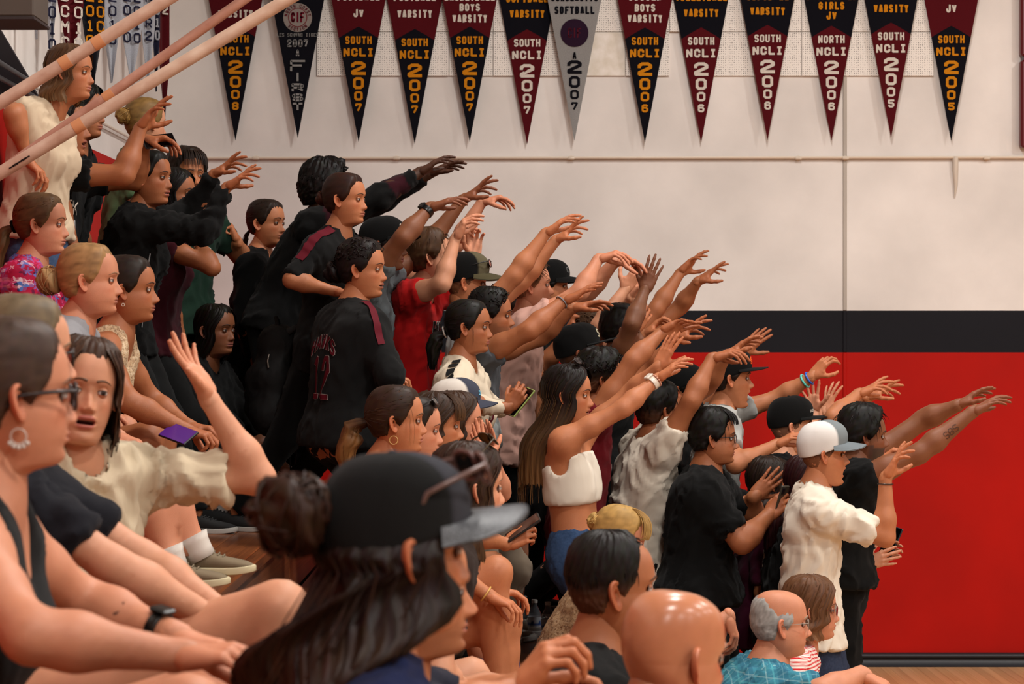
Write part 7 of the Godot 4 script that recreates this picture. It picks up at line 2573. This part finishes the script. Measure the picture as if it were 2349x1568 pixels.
# ------------------------------------------------------------------ poles, rails and panels at the upper left
func build_corner() -> void:
	var s := 640.0
	var spec := [[[-160, 334], [560, -110], 0.0235, lin(232, 206, 186), [[0.43, 0.0], [0.535, 0.0]], s, "thick pale pole slanting across the side wall above two others"],
		[[-160, 507], [700, -100], 0.0185, lin(212, 166, 146), [[0.475, 0.0]], s - 14.0, "thin pinkish pole slanting between two pale poles"],
		[[-160, 494], [760, -62], 0.0235, lin(234, 212, 190), [[0.37, 0.0]], s, "lowest pale slanting pole with chipped paint"]]
	var gi := 0
	for q in spec:
		var a := at(q[0][0], q[0][1], q[5])
		var b := at(q[1][0], q[1][1], q[5])
		if a.x < LEFT_X + 0.05:
			a = a.lerp(b, (LEFT_X + 0.05 - a.x) / (b.x - a.x))
		var t := thing("slanting_pole", q[6], "pole", a, "slanting poles")
		var m := Msh.new()
		var d := (b - a) * 2.2
		m.tube(PackedVector3Array([Vector3.ZERO, d * 0.5, d]), PackedFloat32Array([q[2], q[2], q[2]]), 20, q[3])
		m.smooth()
		commit(m, "tube", "pole_paint", t)
		for tp in q[4]:
			m = Msh.new()
			var p0: Vector3 = at(q[0][0], q[0][1], q[5]).lerp(b, tp[0]) - a
			var u := d.normalized()
			m.tube(PackedVector3Array([p0 - u * 0.02, p0 - u * 0.0195, p0 + u * 0.0195, p0 + u * 0.02]), PackedFloat32Array([q[2], q[2] + 0.0012, q[2] + 0.0012, q[2]]), 20, lin(214, 150, 104))
			m.smooth()
			commit(m, "tape_band", "rubber", t, "peach tape wrapped round the pole")
		if gi == 2:
			m = Msh.new()
			for k in 5:
				var p0: Vector3 = at(30.0 + k * 9.0, 388.0 - k * 5.6, q[5]) - a + Vector3(0, 0.006, q[2] * 0.97)
				m.box(Transform3D(Basis(d.normalized(), d.normalized().cross(Vector3.FORWARD).normalized(), Vector3.BACK), p0), Vector3(0.02, 0.005 + 0.002 * (k % 2), 0.002), lin(40, 24, 16))
			m.facet()
			commit(m, "paint_chip", "rubber", t, "dark chips in the paint")
		gi += 1
	# folded dark panel with two rails
	var t2 := thing("folded_panel", "dark sloping panel with two grey rails beside the red wall", "panel", at(20, 200, 548))
	var o := t2.position
	var m2 := Msh.new()
	var pts := [Vector2(-30, 20), Vector2(0, 68), Vector2(62, 172), Vector2(84, 216), Vector2(84, 236), Vector2(-30, 236)]
	for face in 2:
		var b := m2.v.size()
		for p in pts:
			m2.vert(at(p.x, p.y, 548) - o + Vector3(0, 0, -0.03 * face), lin(40, 38, 40))
		for i in range(1, pts.size() - 1):
			m2.t.append_array([b, b + i, b + i + 1] if face == 0 else [b, b + i + 1, b + i])
	for i in pts.size():
		var j := (i + 1) % pts.size()
		m2.t.append_array([i, i + pts.size(), j, j, i + pts.size(), j + pts.size()])
	m2.facet()
	commit(m2, "panel", "rubber", t2)
	for r in [[[-40, 118], [64, 184]], [[-40, 156], [86, 226]]]:
		m2 = Msh.new()
		m2.tube(PackedVector3Array([at(r[0][0], r[0][1], 552) - o, at(r[1][0], r[1][1], 552) - o]), PackedFloat32Array([0.011, 0.011]), 10, lin(84, 82, 84))
		m2.smooth()
		commit(m2, "rail", "gloss", t2)
	# grey box overhead
	var bp := at(20, 10, 600)
	var t3 := thing("wall_box", "dark grey-brown box hanging from above at the side wall", "box", bp)
	commit(slab(Vector3(-0.12, -0.045, -0.25), Vector3(0.095, 0.25, 0.0), lin(84, 74, 68), 0.006), "case", "rubber", t3)
	commit(slab(Vector3(-0.12, -0.06, -0.255), Vector3(0.10, -0.046, 0.004), lin(54, 46, 44), 0.003), "bottom_edge", "rubber", t3)
	commit(slab(Vector3(-0.05, 0.25, -0.14), Vector3(-0.03, 7.2 - bp.y, -0.12), lin(60, 56, 54)), "hanger_rod", "metal", t3)

# ------------------------------------------------------------------ ceiling lamps
func build_lamps() -> void:
	for z in LAMP_Z:
		for x in LAMP_X:
			var t := thing("ceiling_lamp", "square high-bay lamp hanging from the gym ceiling", "lamp", Vector3(x, 6.35, z), "high-bay ceiling lamps")
			var m := Msh.new()
			m.box(Transform3D(Basis(), Vector3(0, 0.10, 0)), Vector3(0.66, 0.14, 0.66), lin(150, 150, 150), 0.02)
			m.facet()
			commit(m, "housing", "metal", t)
			commit(slab(Vector3(-0.28, 0.02, -0.28), Vector3(0.28, 0.03, 0.28)), "diffuser", "lamp_glow", t)
			commit(slab(Vector3(-0.012, 0.17, -0.012), Vector3(0.012, 0.85, 0.012), lin(120, 120, 120)), "rod", "metal", t)
			var l := AreaLight3D.new()
			l.name = "lamp_light"
			l.area_size = Vector2(0.56, 0.56)
			l.light_energy = LAMP_E
			l.light_color = LAMP_C
			l.area_range = 40.0
			l.shadow_enabled = true
			t.add_child(l)
			l.rotation_degrees = Vector3(-90, 0, 0)
			l.position = Vector3(0, 0.012, 0)

# ------------------------------------------------------------------ things people hold and things standing about
func phone(where: Vector3, normal: Vector3, up: Vector3, col: Color, label: String, lit := "screen") -> void:
	var t := thing("phone", label, "phone", where)
	var z := normal.normalized()
	var y := (up - z * up.dot(z)).normalized()
	t.basis = Basis(y.cross(z), y, z)
	var m := Msh.new()
	m.box(Transform3D(), Vector3(0.073, 0.148, 0.009), col, 0.003)
	m.facet()
	commit(m, "case", "gloss", t)
	commit(slab(Vector3(-0.033, -0.070, 0.0045), Vector3(0.033, 0.070, 0.0052)), "screen", lit, t)
	m = Msh.new()
	m.box(Transform3D(Basis(), Vector3(0.018, 0.05, -0.0055)), Vector3(0.026, 0.03, 0.002), lin(20, 20, 22), 0.0008)
	m.facet()
	commit(m, "camera_bump", "gloss", t)

func bottle(where: Vector3, label: String) -> void:
	var t := thing("water_bottle", label, "bottle", where, "water bottles on the bench")
	var prof := [[0.0, 0.024], [0.004, 0.031], [0.02, 0.0325], [0.028, 0.0305], [0.036, 0.0325], [0.046, 0.0305], [0.056, 0.0325], [0.064, 0.031], [0.075, 0.0325], [0.115, 0.0325], [0.125, 0.0325], [0.140, 0.030], [0.160, 0.021], [0.175, 0.0135], [0.188, 0.0125]]
	var m := Msh.new()
	for p in prof:
		for k in 24:
			m.vert(Vector3(cos(TAU * k / 24.0) * p[1], p[0], sin(TAU * k / 24.0) * p[1]))
	m.weave(0, prof.size(), 24, true, false)
	m.cap(0, 24, Color.WHITE)
	m.smooth()
	commit(m, "bottle_body", "water", t)
	m = Msh.new()
	for p in [[0.188, 0.0145], [0.189, 0.0150], [0.201, 0.0150], [0.203, 0.0135]]:
		for k in 20:
			m.vert(Vector3(cos(TAU * k / 20.0) * p[1], p[0], sin(TAU * k / 20.0) * p[1]), lin(226, 222, 216))
	m.weave(0, 4, 20, true, false)
	m.cap(60, 20, lin(226, 222, 216), true)
	m.smooth()
	commit(m, "bottle_cap", "rubber", t)
	m = Msh.new()
	for j in 5:
		for k in 32:
			var y := lerpf(0.076, 0.122, j / 4.0)
			var a := TAU * k / 32.0
			var hill := 0.106 - 0.02 * absf(fposmod(a * 1.6, 2.0) - 1.0)
			m.vert(Vector3(cos(a) * 0.0334, y, sin(a) * 0.0334), lin(44, 84, 160) if y < hill and y > 0.084 else lin(200, 206, 214))
	m.weave(0, 5, 32, true, false)
	m.smooth()
	commit(m, "wrapper", "gloss", t, "blue and white paper wrapper")

func backpack(where: Vector3) -> void:
	var t := thing("backpack", "black nylon backpack hanging on the back of a standing person in black", "backpack", where)
	var f := Fld.new()
	f.setup(Vector3(-0.2, -0.32, -0.2), Vector3(0.2, 0.32, 0.2), 0.014)
	f.bone(Vector3(-0.02, -0.17, -0.06), Vector3(-0.02, -0.17, 0.06), 0.105, 0.105, 0.05)
	f.bone(Vector3(-0.02, 0.0, -0.05), Vector3(-0.02, 0.0, 0.05), 0.100, 0.100, 0.06)
	f.bone(Vector3(0.0, 0.14, -0.03), Vector3(0.0, 0.14, 0.03), 0.095, 0.095, 0.06)
	f.bone(Vector3(-0.09, -0.14, -0.03), Vector3(-0.09, -0.02, 0.03), 0.07, 0.06, 0.04)
	var r := f.mesh()
	var m := Msh.new()
	m.append(r[0], r[1], r[2], Transform3D(), lin(22, 22, 24))
	var nz := FastNoiseLite.new()
	nz.seed = 77
	nz.frequency = 1.0
	for i in m.v.size():
		m.v[i] += m.n[i] * cloth_folds(m.v[i], nz, Vector3.UP) * 0.007
		m.n[i] = Vector3.ZERO
	m.smooth()
	commit(m, "bag", "nylon", t)
	m = Msh.new()
	m.tube(PackedVector3Array([Vector3(0.0, 0.22, -0.04), Vector3(-0.01, 0.262, -0.03), Vector3(-0.01, 0.268, 0.03), Vector3(0.0, 0.22, 0.04)]), PackedFloat32Array([0.009, 0.009, 0.009, 0.009]), 8, lin(24, 24, 26))
	m.smooth()
	commit(m, "carry_loop", "nylon", t)
	for z in [-0.07, 0.09]:
		m = Msh.new()
		m.tube(PackedVector3Array([Vector3(0.05, 0.20, z), Vector3(0.10, 0.23, z), Vector3(0.135, 0.14, z), Vector3(0.12, -0.02, z), Vector3(0.06, -0.18, z)]), PackedFloat32Array([0.018, 0.022, 0.022, 0.018, 0.010]), 8, lin(30, 30, 32), Vector3.BACK, 0.4)
		m.smooth()
		commit(m, "shoulder_strap", "nylon", t)
	m = Msh.new()
	m.tube(PackedVector3Array([Vector3(-0.03, 0.1, 0.135), Vector3(-0.035, 0.07, 0.145), Vector3(-0.03, 0.04, 0.148)]), PackedFloat32Array([0.004, 0.004, 0.005]), 6, lin(130, 120, 110))
	m.smooth()
	commit(m, "zip_pull", "metal", t)
	m = Msh.new()
	m.tube(PackedVector3Array([Vector3(0.05, -0.22, 0.09), Vector3(0.06, -0.34, 0.10), Vector3(0.065, -0.46, 0.10)]), PackedFloat32Array([0.010, 0.009, 0.011]), 6, lin(18, 18, 20), Vector3.RIGHT, 0.3)
	m.smooth()
	commit(m, "loose_strap", "nylon", t)

func build_small_things() -> void:
	var ix := {}
	for i in jobs.size():
		ix[jobs[i].label] = i
	var find := func(word: String) -> Dictionary:
		for k in ix:
			if word in k:
				return results[ix[k]]
		return {}
	var r: Dictionary = find.call("cream volleyball")
	phone((r.W["R"] + r.T["R"]) * 0.5 + Vector3(0.03, -0.005, -0.03), Vector3(-0.5, 0.5, 0.4), Vector3(0.35, 0.9, 0), lin(150, 166, 92), "light green phone held by the person in cream jersey")
	r = find.call("glasses and straight black hair")
	phone(r.T["R"] + Vector3(0.005, 0.0, -0.01), Vector3(-0.75, 0.25, -0.5), Vector3(0.1, 1, 0), lin(60, 54, 46), "black phone with gold edge held by the person in black tee")
	r = find.call("speckled tan")
	phone((r.W["R"] + r.T["R"]) * 0.5 + Vector3(-0.06, 0.0, 0.08), Vector3(-0.3, 0.8, 0.55), Vector3(-0.5, 0.2, -0.4), lin(24, 26, 34), "dark phone with purple screen held by the person in speckled dress", "screen_lit")
	r = find.call("holding a dark phone behind")
	phone(r.T["L"] + Vector3(-0.03, 0.01, 0.02), Vector3(-0.6, 0.4, 0.7), Vector3(0.3, 1, 0), lin(26, 30, 40), "dark phone held upright in front of the black trousers")
	r = find.call("holding a black phone low")
	phone(r.T["R"] + Vector3(-0.01, 0.02, 0.0), Vector3(-0.5, 0.7, 0.3), Vector3(0.8, 0.4, 0), lin(22, 22, 24), "black phone held low over the bare knees")
	r = find.call("maroon lettering and number")
	phone(at(884, 868, 526), Vector3(0.3, 0.8, 0.5), Vector3(1, 0.1, -0.3), lin(222, 212, 196), "white phone held in front of the lettered black jersey")
	r = find.call("black graphic tee raising")
	phone(r.T["L"] + Vector3(-0.04, -0.01, 0.0), Vector3(0.3, 0.6, 0.7), Vector3(0.9, 0.5, 0), lin(26, 26, 30), "black phone held in the raised hand behind the slanted poles")
	bottle(at(1257, 784, 478) * Vector3(1, 0, 1) + Vector3(0, RISE * 2 + 0.001, 0), "water bottle with blue wrapper beside the black-haired seated person")
	bottle(at(1226, 784, 474) * Vector3(1, 0, 1) + Vector3(0, RISE * 2 + 0.001, 0), "water bottle half hidden behind the hand with the gold bracelet")
	backpack(at(640, 862, 500))


# ------------------------------------------------------------------ materials
var mats := {}

func noise_tex(seed: int, freq: float, size := 256, oct := 3, lo := Color.BLACK, hi := Color.WHITE) -> NoiseTexture2D:
	var f := FastNoiseLite.new()
	f.seed = seed
	f.frequency = freq
	f.fractal_octaves = oct
	var t := NoiseTexture2D.new()
	t.width = size
	t.height = size
	t.seamless = true
	t.noise = f
	var gr := Gradient.new()
	gr.set_color(0, lo)
	gr.set_color(1, hi)
	t.color_ramp = gr
	return t

func mat(called: String, rough: float, spec := 0.5, vertex := true, col := Color.WHITE) -> StandardMaterial3D:
	var m := StandardMaterial3D.new()
	m.resource_name = called
	m.albedo_color = col
	m.roughness = rough
	m.metallic_specular = spec
	m.vertex_color_use_as_albedo = vertex
	mats[called] = m
	return m

func weave_tex() -> ImageTexture:
	var im := Image.create(64, 64, false, Image.FORMAT_RGB8)
	for y in 64:
		for x in 64:
			var a := 0.5 + 0.5 * sin(TAU * x / 8.0) * (1.0 if (y / 8) % 2 == 0 else -1.0)
			var b := 0.5 + 0.5 * sin(TAU * y / 8.0) * (1.0 if (x / 8) % 2 == 0 else -1.0)
			var v := 0.5 * (a + b)
			im.set_pixel(x, y, Color(v, v, v))
	return ImageTexture.create_from_image(im)

func make_materials() -> void:
	var m := mat("skin", 0.54, 0.42)
	m.subsurf_scatter_enabled = true
	m.subsurf_scatter_strength = 0.10
	m.heightmap_enabled = true
	m.heightmap_texture = noise_tex(5, 0.08, 256, 3)
	m.heightmap_scale = 0.03
	m.uv1_triplanar = true
	m.uv1_scale = Vector3.ONE * 14.0
	m = mat("cloth", 0.92, 0.25)
	m.rim_enabled = true
	m.rim = 0.08
	m.heightmap_enabled = true
	m.heightmap_texture = weave_tex()
	m.heightmap_scale = 0.04
	m.uv1_triplanar = true
	m.uv1_scale = Vector3.ONE * 150.0
	m = mat("denim", 0.9, 0.25)
	m.albedo_texture = noise_tex(8, 0.05, 256, 4, Color(0.72, 0.76, 0.80), Color(1, 1, 1))
	m.heightmap_enabled = true
	m.heightmap_texture = weave_tex()
	m.heightmap_scale = 0.06
	m.uv1_triplanar = true
	m.uv1_scale = Vector3.ONE * 6.0
	m = mat("hair", 0.52, 0.32)
	m = mat("gloss", 0.28, 0.5)
	m = mat("rubber", 0.75, 0.4)
	m = mat("print", 0.75, 0.3)
	m = mat("glitter", 0.55, 0.6)
	var gl := noise_tex(3, 0.30, 256, 1, Color(0.30, 0.30, 0.32), Color(1, 1, 1))
	gl.color_ramp.set_offset(0, 0.60)
	gl.color_ramp.set_offset(1, 0.72)
	m.albedo_texture = gl
	m.uv1_triplanar = true
	m.uv1_scale = Vector3.ONE * 5.0
	m = mat("clear", 0.04, 0.5, false, Color(1, 1, 1, 0.05))
	m.transparency = BaseMaterial3D.TRANSPARENCY_ALPHA
	m = mat("amber_lens", 0.05, 0.7, false, Color(0.75, 0.28, 0.03))
	m.metallic = 0.6
	m = mat("dark_lens", 0.06, 0.6, false, Color(0.02, 0.02, 0.025))
	m = mat("rose_lens", 0.06, 0.6, false, Color(0.35, 0.08, 0.08, 0.5))
	m.transparency = BaseMaterial3D.TRANSPARENCY_ALPHA

# ------------------------------------------------------------------ nodes
func commit(m: Msh, called: String, matname: String, parent: Node, label := "") -> MeshInstance3D:
	var am := ArrayMesh.new()
	if m.v.size() > 0 and m.t.size() > 2:
		am.add_surface_from_arrays(Mesh.PRIMITIVE_TRIANGLES, m.arrays())
		am.surface_set_material(0, mats[matname])
	var o := MeshInstance3D.new()
	o.name = called
	o.mesh = am
	parent.add_child(o, true)
	if label != "":
		o.set_meta("label", label)
	return o

var taken := {}
func numbered(called: String) -> String:
	var n: int = taken.get(called, 0)
	taken[called] = n + 1
	return called if n == 0 else "%s_%03d" % [called, n]

func thing(called: String, label: String, category: String, where := Vector3.ZERO, group := "", kind := "") -> Node3D:
	var o := Node3D.new()
	o.name = numbered(called)
	add_child(o)
	o.position = where
	tag(o, label, category, group, kind)
	return o

func tag(o: Node, label: String, category := "", group := "", kind := "") -> void:
	if label != "":
		o.set_meta("label", label)
	if category != "":
		o.set_meta("category", category)
	if group != "":
		o.set_meta("group", group)
	if kind != "":
		o.set_meta("kind", kind)

func struct_mesh(called: String, m: Msh, matname: String, label: String, parent: Node = self) -> MeshInstance3D:
	var o := commit(m, called, matname, parent, label)
	if parent == self:
		o.set_meta("kind", "structure")
	return o

func stage_person(d: Dictionary, r: Dictionary) -> Node3D:
	var o := thing("person", d.label, "person", r.base, d.get("group", ""))
	for p in r.parts:
		if p.m.t.size() < 3:
			continue
		var q := commit(p.m, p.called, p.mat, o, p.label)
		for kq in p.kids:
			if kq.m.t.size() > 2:
				commit(kq.m, kq.called, kq.mat, q, kq.label)
	return o

# people are shaped in several threads, each result by its own number
var jobs := []
var results := []
var hands := {}
func work(first: int, steps: int) -> void:
	var i := first
	while i < jobs.size():
		results[i] = build_person(jobs[i], hands)
		i += steps

func hand_work(first: int, steps: int, out: Array, keys: Array) -> void:
	var i := first
	while i < keys.size():
		out[i] = hand_mesh(HANDS[keys[i]], 0.0056)
		i += steps

func make_hands() -> void:
	var keys := HANDS.keys()
	var out := []
	out.resize(keys.size())
	var th := []
	for k in 4:
		var t := Thread.new()
		t.start(hand_work.bind(k, 4, out, keys))
		th.append(t)
	for t in th:
		t.wait_to_finish()
	for i in keys.size():
		hands[keys[i]] = out[i]

func make_people(list: Array) -> void:
	jobs = list
	results.resize(jobs.size())
	var th := []
	for k in 4:
		var t := Thread.new()
		t.start(work.bind(k, 4))
		th.append(t)
	for t in th:
		t.wait_to_finish()
